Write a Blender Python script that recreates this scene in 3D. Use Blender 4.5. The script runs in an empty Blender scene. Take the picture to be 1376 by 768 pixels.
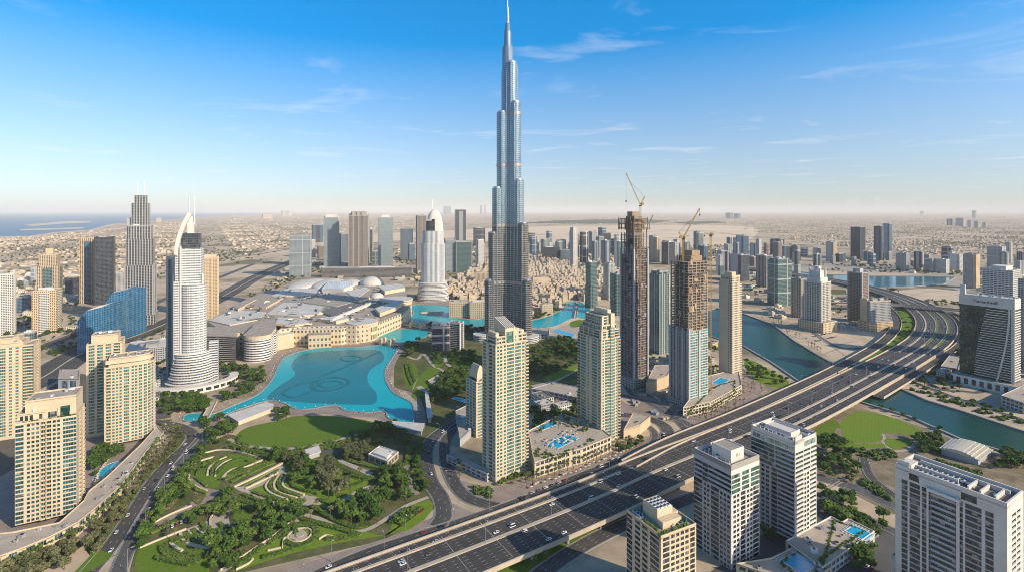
import bpy, math, random
import numpy as np
R = math.radians
rnd = random.Random(7)
scene = bpy.context.scene
C = scene.collection
F, HC, HY, CX = 700.0, 260.0, 283.0, 688.0      # focal length in photo pixels, camera height, horizon row, centre column

# ---------------------------------------------------------------- camera
cam = bpy.data.cameras.new('camera'); camo = bpy.data.objects.new('camera', cam); C.objects.link(camo)
camo.location = (0, 0, HC); camo.rotation_euler = (R(90), 0, 0)
cam.sensor_width = 36; cam.lens = 36 * F / 1376; cam.shift_y = -(384 - HY) / 1376
cam.clip_start = 1; cam.clip_end = 400000
scene.camera = camo

# ---------------------------------------------------------------- light, sky, exposure
SUN_EL, SUN_AZ = 28.0, 119.5
sun = bpy.data.lights.new('sun', 'SUN'); suno = bpy.data.objects.new('sun', sun); C.objects.link(suno)
sun.energy = 5.0; sun.angle = R(0.5); sun.color = (1.0, 0.86, 0.66)
suno.rotation_euler = (R(90 - SUN_EL), 0, R(180 - SUN_AZ))
world = bpy.data.worlds.new('World'); scene.world = world; world.use_nodes = True
class NB:
    """tiny node helper"""
    def __init__(s, n, l): s.n, s.l = n, l
    def put(s, sock, v):
        if hasattr(v, 'is_output') or hasattr(v, 'links'): s.l.new(v, sock)
        else: sock.default_value = v
    def math(s, op, a, b=0.0, c=None):
        q = s.n.new('ShaderNodeMath'); q.operation = op; s.put(q.inputs[0], a); s.put(q.inputs[1], b)
        if c is not None: s.put(q.inputs[2], c)
        return q.outputs[0]
    def mix(s, f, a, b):
        q = s.n.new('ShaderNodeMix'); q.data_type = 'RGBA'; s.put(q.inputs['Factor'], f)
        s.put(q.inputs['A'], a if not isinstance(a, tuple) else (*a[:3], 1)); s.put(q.inputs['B'], b if not isinstance(b, tuple) else (*b[:3], 1)); return q.outputs['Result']
    def fmix(s, f, a, b):
        q = s.n.new('ShaderNodeMix'); s.put(q.inputs[0], f); s.put(q.inputs[2], a); s.put(q.inputs[3], b); return q.outputs[0]
    def noise(s, vec, scale, detail=4, rough=.55, dist=0.0):
        q = s.n.new('ShaderNodeTexNoise'); q.inputs['Scale'].default_value = scale; q.inputs['Detail'].default_value = detail; q.inputs['Roughness'].default_value = rough; q.inputs['Distortion'].default_value = dist
        s.l.new(vec, q.inputs['Vector']); return q.outputs[0]
    def ramp(s, f, stops, const=False):
        q = s.n.new('ShaderNodeValToRGB'); e = q.color_ramp.elements
        if const: q.color_ramp.interpolation = 'CONSTANT'
        while len(e) < len(stops): e.new(0.5)
        for k, (p, c) in enumerate(stops): e[k].position = p; e[k].color = (*c[:3], 1) if isinstance(c, tuple) else (c, c, c, 1)
        s.l.new(f, q.inputs[0]); return q.outputs[0]
    def pos(s): return s.n.new('ShaderNodeNewGeometry').outputs['Position']
    def white(s, vec):
        q = s.n.new('ShaderNodeTexWhiteNoise'); s.l.new(vec, q.inputs['Vector']); return q.outputs['Value']
def build_world():
    n, l = world.node_tree.nodes, world.node_tree.links
    bg = n['Background']; bg.inputs[1].default_value = 0.118
    sky = n.new('ShaderNodeTexSky'); sky.sky_type = 'NISHITA'; sky.sun_disc = False
    sky.sun_elevation = R(SUN_EL); sky.sun_rotation = R(SUN_AZ); sky.altitude = 0
    sky.air_density = 1.0; sky.dust_density = 1.2; sky.ozone_density = 2.0
    tc = n.new('ShaderNodeTexCoord')
    sep = n.new('ShaderNodeSeparateXYZ'); l.new(tc.outputs['Generated'], sep.inputs[0])
    # the wide lens sees only the lowest 25 degrees: take the sky's colours from a steeper slice, bluer and purer with height
    st = n.new('ShaderNodeMath'); st.operation = 'MULTIPLY_ADD'; l.new(sep.outputs[2], st.inputs[0]); st.inputs[1].default_value = 1.5; st.inputs[2].default_value = 0.035
    cs = n.new('ShaderNodeCombineXYZ'); l.new(sep.outputs[0], cs.inputs[0]); l.new(sep.outputs[1], cs.inputs[1]); l.new(st.outputs[0], cs.inputs[2])
    nm = n.new('ShaderNodeVectorMath'); nm.operation = 'NORMALIZE'; l.new(cs.outputs[0], nm.inputs[0]); l.new(nm.outputs[0], sky.inputs['Vector'])
    sr = n.new('ShaderNodeMapRange'); sr.inputs['From Min'].default_value = 0.03; sr.inputs['From Max'].default_value = 0.36; sr.inputs['To Min'].default_value = 0.85; sr.inputs['To Max'].default_value = 1.68; l.new(sep.outputs[2], sr.inputs['Value'])
    hs = n.new('ShaderNodeHueSaturation'); l.new(sr.outputs[0], hs.inputs['Saturation']); hs.inputs['Hue'].default_value = 0.494; k = NB(n, l)
    vr = k.ramp(sep.outputs[2], [(0.0, 0.50), (0.06, 0.56), (0.14, 0.69), (0.24, 0.86), (0.38, 0.98), (0.7, 0.5)]); l.new(k.math('MULTIPLY', vr, 2.3), hs.inputs['Value'])
    l.new(sky.outputs[0], hs.inputs['Color'])
    # thin cirrus: noise on the cloud plane (direction divided by its height), stretched along the wind
    zc = n.new('ShaderNodeMath'); zc.operation = 'MAXIMUM'; l.new(sep.outputs[2], zc.inputs[0]); zc.inputs[1].default_value = 0.02
    dx = n.new('ShaderNodeMath'); dx.operation = 'DIVIDE'; l.new(sep.outputs[0], dx.inputs[0]); l.new(zc.outputs[0], dx.inputs[1])
    dy = n.new('ShaderNodeMath'); dy.operation = 'DIVIDE'; l.new(sep.outputs[1], dy.inputs[0]); l.new(zc.outputs[0], dy.inputs[1])
    cb = n.new('ShaderNodeCombineXYZ'); l.new(dx.outputs[0], cb.inputs[0]); l.new(dy.outputs[0], cb.inputs[1])
    mp = n.new('ShaderNodeMapping'); mp.inputs['Scale'].default_value = (0.55, 0.62, 1); mp.inputs['Rotation'].default_value = (0, 0, R(-12)); mp.inputs['Location'].default_value = (3.1, 0.4, 0)
    l.new(cb.outputs[0], mp.inputs[0])
    n1 = n.new('ShaderNodeTexNoise'); n1.inputs['Scale'].default_value = 1.25; n1.inputs['Detail'].default_value = 9; n1.inputs['Roughness'].default_value = 0.6; n1.inputs['Distortion'].default_value = 0.7
    l.new(mp.outputs[0], n1.inputs['Vector'])
    r1 = n.new('ShaderNodeValToRGB'); r1.color_ramp.elements[0].position = 0.56; r1.color_ramp.elements[1].position = 0.9
    l.new(n1.outputs[0], r1.inputs[0])
    amt = n.new('ShaderNodeMath'); amt.operation = 'MULTIPLY'; l.new(r1.outputs[0], amt.inputs[0]); amt.inputs[1].default_value = 0.6
    mx = n.new('ShaderNodeMix'); mx.data_type = 'RGBA'
    l.new(amt.outputs[0], mx.inputs['Factor']); l.new(hs.outputs[0], mx.inputs['A']); mx.inputs['B'].default_value = (8.3, 8.3, 8.5, 1)
    l.new(mx.outputs['Result'], bg.inputs[0])
build_world()
scene.view_settings.view_transform = 'Standard'; scene.view_settings.look = 'None'
scene.view_settings.exposure = 0.12; scene.view_settings.gamma = 1.0
cy = scene.cycles
cy.max_bounces = 5; cy.diffuse_bounces = 2; cy.glossy_bounces = 3; cy.transmission_bounces = 2; cy.volume_bounces = 1; cy.transparent_max_bounces = 6
cy.caustics_reflective = False; cy.caustics_refractive = False
cy.use_denoising = True; cy.use_adaptive_sampling = False; cy.filter_width = 0.95; cy.sample_clamp_indirect = 2.5
try: cy.denoiser = 'OPENIMAGEDENOISE'; cy.denoising_prefilter = 'ACCURATE'
except Exception: pass

# ---------------------------------------------------------------- pixel -> ground plan
def G(px, py, z=0.0):
    Y = F * (HC - z) / (py - HY)
    return ((px - CX) * Y / F, Y)
def Zm(ox, oy, s):                                   # the plan was measured on enlarged crops
    def f(*pts, z=0.0): return [G(ox + x * s, oy + y * s, z) for x, y in pts]
    return f
PX = Zm(0, 0, 1)
Z3 = Zm(250, 350, .3256); Z4 = Zm(170, 540, .327); Z5 = Zm(350, 250, .2604); Z6 = Zm(540, 380, .3647)
ZA = Zm(960, 270, .3255); ZB = Zm(960, 480, .375); ZR = Zm(500, 560, .3488); ZL = Zm(0, 430, .44)

# ---------------------------------------------------------------- objects
def prop(o, label=None, cat=None, group=None, kind=None):
    if label: o['label'] = label
    if cat: o['category'] = cat
    if group: o['group'] = group
    if kind: o['kind'] = kind
    return o
def empty(name, loc=(0, 0, 0), rz=0.0):
    o = bpy.data.objects.new(name, None); C.objects.link(o); o.location = loc; o.rotation_euler = (0, 0, rz); o.empty_display_size = 2
    return o
def link(name, me, parent=None, loc=(0, 0, 0), rz=0.0):
    o = bpy.data.objects.new(name, me); C.objects.link(o); o.location = loc; o.rotation_euler = (0, 0, rz)
    if parent: o.parent = parent
    return o
def copy_tree(o, parent=None):
    c = o.copy(); C.objects.link(c)
    if parent: c.parent = parent
    for ch in list(o.children): copy_tree(ch, c)
    return c

class MB:
    """collects faces for ONE mesh object"""
    def __init__(s): s.v = []; s.f = []; s.m = []; s.uv = []
    def face(s, pts, m=0, uv=None):
        k = len(s.v); s.v.extend(pts); s.f.append(tuple(range(k, k + len(pts)))); s.m.append(m)
        s.uv.append(uv if uv else [(0, 0)] * len(pts))
    def box(s, c, d, rz=0.0, m=0, bottom=False, mt=None):
        x, y, z = d[0] / 2, d[1] / 2, d[2]
        ca, sa = math.cos(rz), math.sin(rz)
        p = [(c[0] + ca * a * x - sa * b * y, c[1] + sa * a * x + ca * b * y) for a, b in ((-1, -1), (1, -1), (1, 1), (-1, 1))]
        s.prism(p, c[2], c[2] + z, m, m if mt is None else mt, bottom=bottom)
    def prism(s, poly, z0, z1, m=0, mt=None, bottom=False, poly2=None, v0=None, u0=0.0):
        q = poly2 or poly; u = u0; N = len(poly); v0 = z0 if v0 is None else v0
        for i in range(N):
            a, b = poly[i], poly[(i + 1) % N]; a2, b2 = q[i], q[(i + 1) % N]
            L = math.hypot(b[0] - a[0], b[1] - a[1])
            s.face([(a[0], a[1], z0), (b[0], b[1], z0), (b2[0], b2[1], z1), (a2[0], a2[1], z1)], m, [(u, z0 - v0), (u + L, z0 - v0), (u + L, z1 - v0), (u, z1 - v0)]); u += L
        if mt is not False: s.face([(x, y, z1) for x, y in q], m if mt is None else mt, [(x, y) for x, y in q])
        if bottom: s.face([(x, y, z0) for x, y in reversed(poly)], m)
    def ring(s, poly, t, z0, z1, m=0):
        inn = inset(poly, t); N = len(poly)
        for i in range(N):
            j = (i + 1) % N; a, b, c, d = poly[i], poly[j], inn[j], inn[i]
            s.face([(*a, z0), (*b, z0), (*b, z1), (*a, z1)], m); s.face([(*c, z0), (*d, z0), (*d, z1), (*c, z1)], m)
            s.face([(*a, z1), (*b, z1), (*c, z1), (*d, z1)], m)
    def bar(s, a, b, t, m=0, t2=None):
        a, b = np.array(a, float), np.array(b, float); d = b - a; L = np.linalg.norm(d)
        if L < 1e-6: return
        d /= L; up = np.array((0, 0, 1.0)) if abs(d[2]) < .95 else np.array((1.0, 0, 0))
        u = np.cross(d, up); u /= np.linalg.norm(u); w = np.cross(u, d); t2 = t if t2 is None else t2
        A = [a + (u * i + w * j) * t / 2 for i, j in ((-1, -1), (1, -1), (1, 1), (-1, 1))]; B = [b + (u * i + w * j) * t2 / 2 for i, j in ((-1, -1), (1, -1), (1, 1), (-1, 1))]
        for i in range(4):
            j = (i + 1) % 4; s.face([tuple(A[i]), tuple(A[j]), tuple(B[j]), tuple(B[i])], m)
        s.face([tuple(x) for x in reversed(A)], m); s.face([tuple(x) for x in B], m)
    def add(s, proto, pos, rz, sc=1.0):
        ca, sa = math.cos(rz), math.sin(rz); k = len(s.v)
        s.v.extend((pos[0] + sc * (ca * x - sa * y), pos[1] + sc * (sa * x + ca * y), pos[2] + sc * z) for x, y, z in proto.v)
        s.f.extend(tuple(i + k for i in f) for f in proto.f); s.m.extend(proto.m); s.uv.extend(proto.uv)
    def mesh(s, name, mats, smooth=False):
        me = bpy.data.meshes.new(name); me.from_pydata(s.v, [], s.f)
        for mt in (mats if isinstance(mats, (list, tuple)) else [mats]): me.materials.append(mt)
        if s.f:
            me.polygons.foreach_set('material_index', s.m)
            ul = me.uv_layers.new(name='UVMap'); ul.data.foreach_set('uv', np.array([c for f in s.uv for c in f], np.float32).ravel())
            if smooth: me.polygons.foreach_set('use_smooth', [True] * len(s.f))
        me.update(); return me
    def build(s, name, mats, parent=None, loc=(0, 0, 0), rz=0.0, smooth=False):
        return link(name, s.mesh(name, mats, smooth), parent, loc, rz)

def area2(p): return sum(p[i][0] * p[(i + 1) % len(p)][1] - p[(i + 1) % len(p)][0] * p[i][1] for i in range(len(p)))
def ccw(p): return list(p) if area2(p) > 0 else list(reversed(p))
def inset(poly, t):
    N = len(poly); out = []
    for i in range(N):
        p0, p1, p2 = poly[i - 1], poly[i], poly[(i + 1) % N]
        d1 = (p1[0] - p0[0], p1[1] - p0[1]); d2 = (p2[0] - p1[0], p2[1] - p1[1])
        l1, l2 = math.hypot(*d1) or 1, math.hypot(*d2) or 1
        n1, n2 = (-d1[1] / l1, d1[0] / l1), (-d2[1] / l2, d2[0] / l2)
        k = 1 + n1[0] * n2[0] + n1[1] * n2[1]; k = max(k, .35)
        out.append((p1[0] + t * (n1[0] + n2[0]) / k, p1[1] + t * (n1[1] + n2[1]) / k))
    return out
def rect(w, d, x=0.0, y=0.0): return [(x, y), (x + w, y), (x + w, y + d), (x, y + d)]
def crect(w, d, x=0.0, y=0.0): return rect(w, d, x - w / 2, y - d / 2)
def ngon(r, n=24, x=0.0, y=0.0, ry=None, a0=0.0): return [(x + r * math.cos(a0 + 2 * math.pi * i / n), y + (ry or r) * math.sin(a0 + 2 * math.pi * i / n)) for i in range(n)]
def cat(pts, k=6, closed=False):
    out = []; N = len(pts)
    for i in range(N if closed else N - 1):
        if closed: p0, p1, p2, p3 = (pts[(i + q) % N] for q in (-1, 0, 1, 2))
        else: p1, p2 = pts[i], pts[i + 1]; p0 = pts[i - 1] if i else p1; p3 = pts[i + 2] if i + 2 < N else p2
        for j in range(k):
            t = j / k
            out.append(tuple(.5 * (2 * b + (c - a) * t + (2 * a - 5 * b + 4 * c - d) * t * t + (3 * b - a - 3 * c + d) * t ** 3) for a, b, c, d in zip(p0, p1, p2, p3)))
    if not closed: out.append(tuple(pts[-1]))
    return out
def inside(p, poly):
    x, y = p; c = False; j = len(poly) - 1
    for i in range(len(poly)):
        a, b = poly[i], poly[j]
        if (a[1] > y) != (b[1] > y) and x < (b[0] - a[0]) * (y - a[1]) / (b[1] - a[1]) + a[0]: c = not c
        j = i
    return c
def normals2(pts):
    out = []
    for i in range(len(pts)):
        a, b = pts[max(i - 1, 0)], pts[min(i + 1, len(pts) - 1)]; dx, dy = b[0] - a[0], b[1] - a[1]; L = math.hypot(dx, dy) or 1
        out.append((-dy / L, dx / L))
    return out
def offset(pts, d): return [(p[0] + n[0] * d, p[1] + n[1] * d) for p, n in zip(pts, normals2(pts))]
def walk(pts, step, start=0.0):
    """points every `step` metres along a polyline, with heading"""
    out = []; need = start
    for a, b in zip(pts, pts[1:]):
        L = math.hypot(b[0] - a[0], b[1] - a[1])
        while need <= L:
            t = need / L; out.append((a[0] + (b[0] - a[0]) * t, a[1] + (b[1] - a[1]) * t, math.atan2(b[1] - a[1], b[0] - a[0]))); need += step
        need -= L
    return out

# ---------------------------------------------------------------- materials
def newmat(name):
    m = bpy.data.materials.new(name); m.use_nodes = True
    return m, m.node_tree.nodes, m.node_tree.links, m.node_tree.nodes['Principled BSDF']
def M(name, c1, c2=None, scale=.3, rough=.85, metal=0.0, lo=.35, hi=.65, fine=0.0, bump=0.0, spec=.35, fscale=4.0):
    m, n, l, b = newmat(name); k = NB(n, l)
    b.inputs['Roughness'].default_value = rough; b.inputs['Metallic'].default_value = metal; b.inputs['Specular IOR Level'].default_value = spec
    if c2 is None: c2 = tuple(x * .86 for x in c1)
    p = k.pos(); nz = k.noise(p, scale, 5)
    col = k.ramp(nz, [(lo, c1), (hi, c2)])
    if fine:
        f2 = k.noise(p, fscale, 3); g = k.math('MULTIPLY_ADD', f2, 2 * fine, 1 - fine)
        q = n.new('ShaderNodeMix'); q.data_type = 'RGBA'; q.blend_type = 'MULTIPLY'; q.inputs['Factor'].default_value = 1
        l.new(col, q.inputs['A']); l.new(g, q.inputs['B']); col = q.outputs['Result']
    l.new(col, b.inputs['Base Color'])
    if bump:
        bp = n.new('ShaderNodeBump'); bp.inputs['Strength'].default_value = bump; bp.inputs['Distance'].default_value = 1.0
        l.new(k.noise(p, fscale, 4), bp.inputs['Height']); l.new(bp.outputs[0], b.inputs['Normal'])
    return m
def FAC(name, wall, glass, bay=3.2, fl=3.5, wf=.6, hf=.55, metal=.0, grough=.12, spand=None, fin=None, wrough=.8, vary=.55, big=None):
    """facade pattern in metres from the wall's UV: u along the wall, v up; panes vary one by one"""
    m, n, l, b = newmat(name); k = NB(n, l)
    uv = n.new('ShaderNodeUVMap'); sp = n.new('ShaderNodeSeparateXYZ'); l.new(uv.outputs[0], sp.inputs[0])
    u, v = k.math('DIVIDE', sp.outputs[0], bay), k.math('DIVIDE', sp.outputs[1], fl)
    fu, fv = k.math('FRACT', u), k.math('FRACT', v)
    mu = k.math('LESS_THAN', k.math('ABSOLUTE', k.math('SUBTRACT', fu, .5)), wf / 2); mv = k.math('LESS_THAN', k.math('ABSOLUTE', k.math('SUBTRACT', fv, .5)), hf / 2)
    mask = k.math('MULTIPLY', mu, mv)
    cb = n.new('ShaderNodeCombineXYZ'); l.new(k.math('FLOOR', u), cb.inputs[0]); l.new(k.math('FLOOR', v), cb.inputs[1])
    rv = k.white(cb.outputs[0])
    g = k.ramp(rv, [(0, tuple(x * (1 - vary) for x in glass)), (.55, glass), (.93, tuple(min(1, x * (1 + vary)) for x in glass)), (1.0, tuple(.5 * x + .18 for x in glass))])
    w = k.ramp(k.noise(k.pos(), .06, 3), [(.3, wall), (.7, tuple(x * .88 for x in wall))])
    if spand: w = k.mix(mu, w, spand)
    if big:                                              # every `period` floors a band of another colour
        per, frac, bc = big; fb = k.math('LESS_THAN', k.math('FRACT', k.math('DIVIDE', v, per)), frac); w = k.mix(fb, w, bc)
    col = k.mix(mask, w, g); l.new(col, b.inputs['Base Color'])
    l.new(k.fmix(mask, wrough, grough), b.inputs['Roughness']); l.new(k.fmix(mask, 0.0, metal), b.inputs['Metallic']); l.new(k.fmix(mask, .25, .8), b.inputs['Specular IOR Level'])
    return m
def GLASS(name, c, metal=.2, rough=.08, vary=.6, cell=3.0):
    m, n, l, b = newmat(name); k = NB(n, l)
    sn = n.new('ShaderNodeVectorMath'); sn.operation = 'SNAP'; l.new(k.pos(), sn.inputs[0]); sn.inputs[1].default_value = (cell,) * 3
    rv = k.white(sn.outputs[0])
    l.new(k.ramp(rv, [(0, tuple(x * (1 - vary) for x in c)), (.5, c), (.8, tuple(min(1, x * (1 + vary)) for x in c)), (.86, tuple(.5 * x + .10 for x in c)), (1, tuple(.4 * x + .34 for x in c))]), b.inputs['Base Color'])
    b.inputs['Metallic'].default_value = metal; b.inputs['Roughness'].default_value = rough; b.inputs['Specular IOR Level'].default_value = .8
    return m
def FOL(name, a, b2, c):
    m, n, l, b = newmat(name); k = NB(n, l)
    oi = n.new('ShaderNodeObjectInfo'); ge = n.new('ShaderNodeNewGeometry')
    q = k.math('MULTIPLY_ADD', ge.outputs['Random Per Island'], .32, k.math('MULTIPLY_ADD', oi.outputs['Random'], .34, k.math('MULTIPLY', k.noise(k.pos(), .05, 3), .5)))
    l.new(k.ramp(q, [(.22, a), (.5, b2), (.82, c)]), b.inputs['Base Color']); b.inputs['Roughness'].default_value = .7; b.inputs['Specular IOR Level'].default_value = .15
    b.inputs['Subsurface Weight'].default_value = 0
    return m
asphalt = M('asphalt', (.046, .043, .041), (.098, .09, .081), .03, .85, lo=.3, hi=.7, fine=.32, fscale=.35)
asphalt_old = M('asphalt_old', (.085, .082, .078), (.11, .105, .1), .04, .85, fine=.15, fscale=.7)
concrete = M('concrete', (.5, .42, .32), (.42, .35, .27), .1, .85, fine=.1, fscale=1)
concrete_grey = M('concrete_grey', (.34, .33, .31), (.27, .26, .25), .12, .85, fine=.12, fscale=1)
paint = M('road_paint', (.58, .57, .54), rough=.6)
paving = M('paving', (.34, .27, .22), (.26, .2, .17), .08, .85, fine=.4, fscale=.9)
paving_pale = M('paving_pale', (.46, .39, .31), (.38, .32, .26), .1, .85, fine=.22, fscale=.9)
sand = M('sand', (.62, .49, .34), (.52, .41, .29), .012, .95, fine=.15, fscale=.15)
def LAWN(name, a, b2, dry, ang):
    m, n, l, b = newmat(name); k = NB(n, l); p = k.pos(); mp = n.new('ShaderNodeMapping'); mp.inputs['Rotation'].default_value = (0, 0, R(ang)); l.new(p, mp.inputs[0])
    w = n.new('ShaderNodeTexWave'); w.inputs['Scale'].default_value = .09; w.inputs['Distortion'].default_value = .6; l.new(mp.outputs[0], w.inputs['Vector'])
    c = k.mix(k.math('MULTIPLY', w.outputs['Fac'], .55), a, b2); c = k.mix(k.ramp(k.noise(p, .07, 6, .68), [(.54, 0.0), (.70, .75)]), c, dry); c = k.mix(k.ramp(k.noise(p, .5, 4, .7), [(.4, 0.0), (.75, .5)]), c, tuple(x * .5 for x in b2))
    l.new(c, b.inputs['Base Color']); b.inputs['Roughness'].default_value = .95; b.inputs['Specular IOR Level'].default_value = .1; return m
lawn = LAWN('lawn_grass', (.13, .21, .022), (.10, .17, .018), (.20, .19, .06), 20)
lawn_bright = LAWN('lawn_bright', (.17, .26, .026), (.135, .215, .022), (.24, .23, .08), 35)
scrub = M('scrub', (.07, .10, .025), (.16, .14, .07), .05, .95, fine=.45, fscale=.5, spec=.1)
hedge_m = FOL('hedge_leaf', (.04, .08, .013), (.08, .14, .024), (.14, .20, .04))
leaf_m = FOL('tree_leaf', (.026, .062, .010), (.062, .122, .020), (.14, .205, .038))
leaf_olive = FOL('olive_leaf', (.06, .07, .03), (.11, .12, .05), (.19, .19, .085))
palm_m = FOL('palm_leaf', (.05, .065, .02), (.10, .11, .04), (.17, .17, .065))
bark = M('bark', (.12, .085, .055), rough=.9)
tanw = M('tan_wall', (.59, .46, .30), (.51, .39, .25), .05, .85, fine=.12, fscale=.5)
tanl = M('tan_light', (.62, .50, .34), (.55, .43, .29), .05, .85, fine=.12, fscale=.5)
creamw = M('cream_wall', (.63, .52, .36), (.55, .45, .31), .05, .85, fine=.12, fscale=.5)
whitew = M('white_wall', (.68, .63, .56), (.60, .55, .49), .05, .8, fine=.1, fscale=.5)
greyw = M('grey_wall', (.43, .43, .43), (.36, .36, .365), .05, .8, fine=.08, fscale=.5)
whitem = M('white_metal', (.8, .8, .8), rough=.35, metal=.2)
darkm = M('dark_metal', (.05, .05, .055), rough=.5, metal=.3)
steel = M('steel', (.5, .52, .55), rough=.35, metal=.7)
yellow = M('crane_yellow', (.48, .28, .06), rough=.6)
roofg = M('roof_gravel', (.42, .36, .29), (.30, .26, .22), .15, .9, fine=.25, fscale=.8)
roofd = M('roof_dark', (.20, .19, .18), (.14, .135, .13), .2, .9, fine=.25, fscale=.8)
roofw = M('roof_pale', (.62, .58, .52), (.52, .48, .43), .1, .7, fine=.12, fscale=.6)
gl_green = GLASS('green_glass', (.09, .24, .19), .4)
gl_dark = GLASS('dark_glass', (.04, .065, .075), .4)
gl_teal = GLASS('teal_glass', (.03, .12, .115), .45)
gl_blue = GLASS('blue_glass', (.05, .13, .22), .5)
gl_pale = GLASS('pale_glass', (.26, .36, .33), .45)
frame_m = M('window_frame', (.5, .5, .46), rough=.5)
frame_d = M('window_frame_dark', (.09, .1, .1), rough=.5)
def WATER(name, a, b2, rough=.06, bump=.03, bs=.25, spec=.5):
    m, n, l, b = newmat(name); k = NB(n, l)
    l.new(k.ramp(k.noise(k.pos(), .006, 4), [(.35, a), (.65, b2)]), b.inputs['Base Color']); b.inputs['Roughness'].default_value = rough; b.inputs['Specular IOR Level'].default_value = spec
    bp = n.new('ShaderNodeBump'); bp.inputs['Strength'].default_value = bump; bp.inputs['Distance'].default_value = 1; l.new(k.noise(k.pos(), bs, 3), bp.inputs['Height']); l.new(bp.outputs[0], b.inputs['Normal'])
    return m
turq = WATER('turquoise_water', (.0, .40, .44), (.0, .31, .36), .25, .12, .3, .12)
turq_deep = WATER('deep_turquoise_water', (.0, .20, .24), (.012, .14, .165), .25, .12, .3, .12)
pool_m = WATER('pool_water', (.02, .42, .62), (.02, .36, .58), .1, .04, .6)
canal_m = WATER('canal_water', (.012, .075, .062), (.010, .056, .05), .28, .14, .12, .10)
creek_m = WATER('creek_water', (.03, .17, .18), (.025, .14, .16), .12, .1, .08)
sea_m = WATER('sea_water', (.012, .085, .15), (.015, .10, .17), .35, .1, .02, .3)
# ---------------------------------------------------------------- the setting: ground, sea, water, roads, lawns
_layer = [0]
def sheet(name, poly, m, z=.05, kind='structure'):
    _layer[0] += 1; z += .0015 * _layer[0] % .04
    mb = MB(); mb.face([(x, y, z) for x, y in ccw(poly)]); o = mb.build(name, m); o['kind'] = kind; return o
def ground_mat():
    m, n, l, b = newmat('city_ground'); k = NB(n, l); p = k.pos()
    a = k.ramp(k.noise(p, .0011, 6, .6), [(.32, (.42, .33, .23)), (.5, (.56, .44, .31)), (.68, (.67, .53, .38))])
    g = k.ramp(k.noise(p, .0032, 7, .65), [(.50, 0.0), (.62, .8)])
    c = k.mix(g, a, (.12, .115, .07))
    d = k.ramp(k.noise(p, .025, 4, .7), [(.3, .72), (.7, 1.12)])
    q = n.new('ShaderNodeMix'); q.data_type = 'RGBA'; q.blend_type = 'MULTIPLY'; q.inputs['Factor'].default_value = 1; l.new(c, q.inputs['A']); l.new(d, q.inputs['B'])
    l.new(q.outputs['Result'], b.inputs['Base Color']); b.inputs['Roughness'].default_value = .95; b.inputs['Specular IOR Level'].default_value = .1
    return m
mb = MB(); mb.face([(-88000, -2000, 0), (88000, -2000, 0), (88000, 86000, 0), (-88000, 86000, 0)]); o = mb.build('ground', ground_mat()); o['kind'] = 'structure'
coast = PX((-420, 331), (-150, 324), (0, 318), (40, 317), (75, 312), (120, 309), (150, 301), (200, 298), (260, 292.5), (330, 289), (400, 286.6))
sheet('sea', coast + [(-20000, 85000), (-87000, 85000), (-87000, 4000)], sea_m, .6)
sheet('beach', coast + [(x + 160, y - 130) for x, y in reversed(coast)], M('beach_sand', (.62, .54, .43), rough=.95), .3)
island_sand = M('island_sand', (.60, .52, .42), rough=.95)
sheet('island', PX((32, 302.5), (81, 298), (118, 297), (123, 299.2), (85, 300.6), (44, 304)), island_sand, 1.2)
sheet('island', PX((27, 308), (80, 306.6), (112, 305.4), (112, 307.4), (60, 309.2), (27, 310)), island_sand, 1.2)
mb = MB(); mb.box((-9000, 42000, 0), (9000, 900, 3)); o = mb.build('island', island_sand); o['kind'] = 'structure'
mb = MB(); bpts = PX((700, 300), (745, 297), (800, 295.4), (862, 295), (900, 297), (880, 300), (800, 301)); mb.prism(ccw(bpts), .2, 9); o = mb.build('woodland', M('far_wood', (.05, .075, .04), (.035, .05, .03), .004, .95)); o['kind'] = 'stuff'
mb = MB(); bpts = PX((905, 299), (960, 297.5), (975, 299.5), (930, 301.5)); mb.prism(ccw(bpts), .2, 9); o = mb.build('woodland', bpy.data.materials['far_wood']); o['kind'] = 'stuff'
desert = M('desert_sand', (.74, .58, .40), (.62, .48, .33), .0016, .95, fine=.12, fscale=.012)
sheet('desert', cat(PX((440, 318), (620, 309), (700, 305), (840, 303), (1000, 304), (1000, 325), (860, 331), (720, 326), (560, 322), (440, 330)), 5, True), desert, .1)
sheet('sand_lot', PX((1192, 391), (1250, 387), (1292, 391), (1294, 407), (1240, 408), (1205, 404)), sand, .1)
sheet('sand_lot', PX((1084, 450), (1122, 446), (1150, 455), (1172, 464), (1130, 483), (1104, 474)), sand, .1)
sheet('sand_lot', PX((1140, 437), (1200, 442), (1195, 460), (1165, 456)), sand, .1)
sheet('sand_lot', PX((1000, 352), (1300, 352), (1376, 372), (1376, 392), (1290, 392), (1240, 366), (1000, 362)), M('dusty_lot', (.42, .36, .28), (.33, .29, .24), .01, .95), .06)
# --- canal and creek
canal = PX((880, 444), (930, 424), (962, 414), (997, 421), (1038, 436), (1067, 458), (1097, 476), (1123, 491), (1196, 516), (1245, 538), (1297, 554), (1376, 580), (1480, 612),
           (1480, 650), (1365, 612), (1290, 590), (1222, 560), (1155, 540), (1110, 528), (1071, 511), (1035, 486), (1000, 466), (955, 452), (905, 452))
sheet('canal', canal, canal_m, .12)
creek = PX((1060, 364), (1113, 369), (1168, 370.5), (1240, 371), (1284, 372.5), (1268, 382), (1220, 386), (1168, 387), (1120, 380), (1085, 378))
sheet('creek', creek, creek_m, .12)
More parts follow.
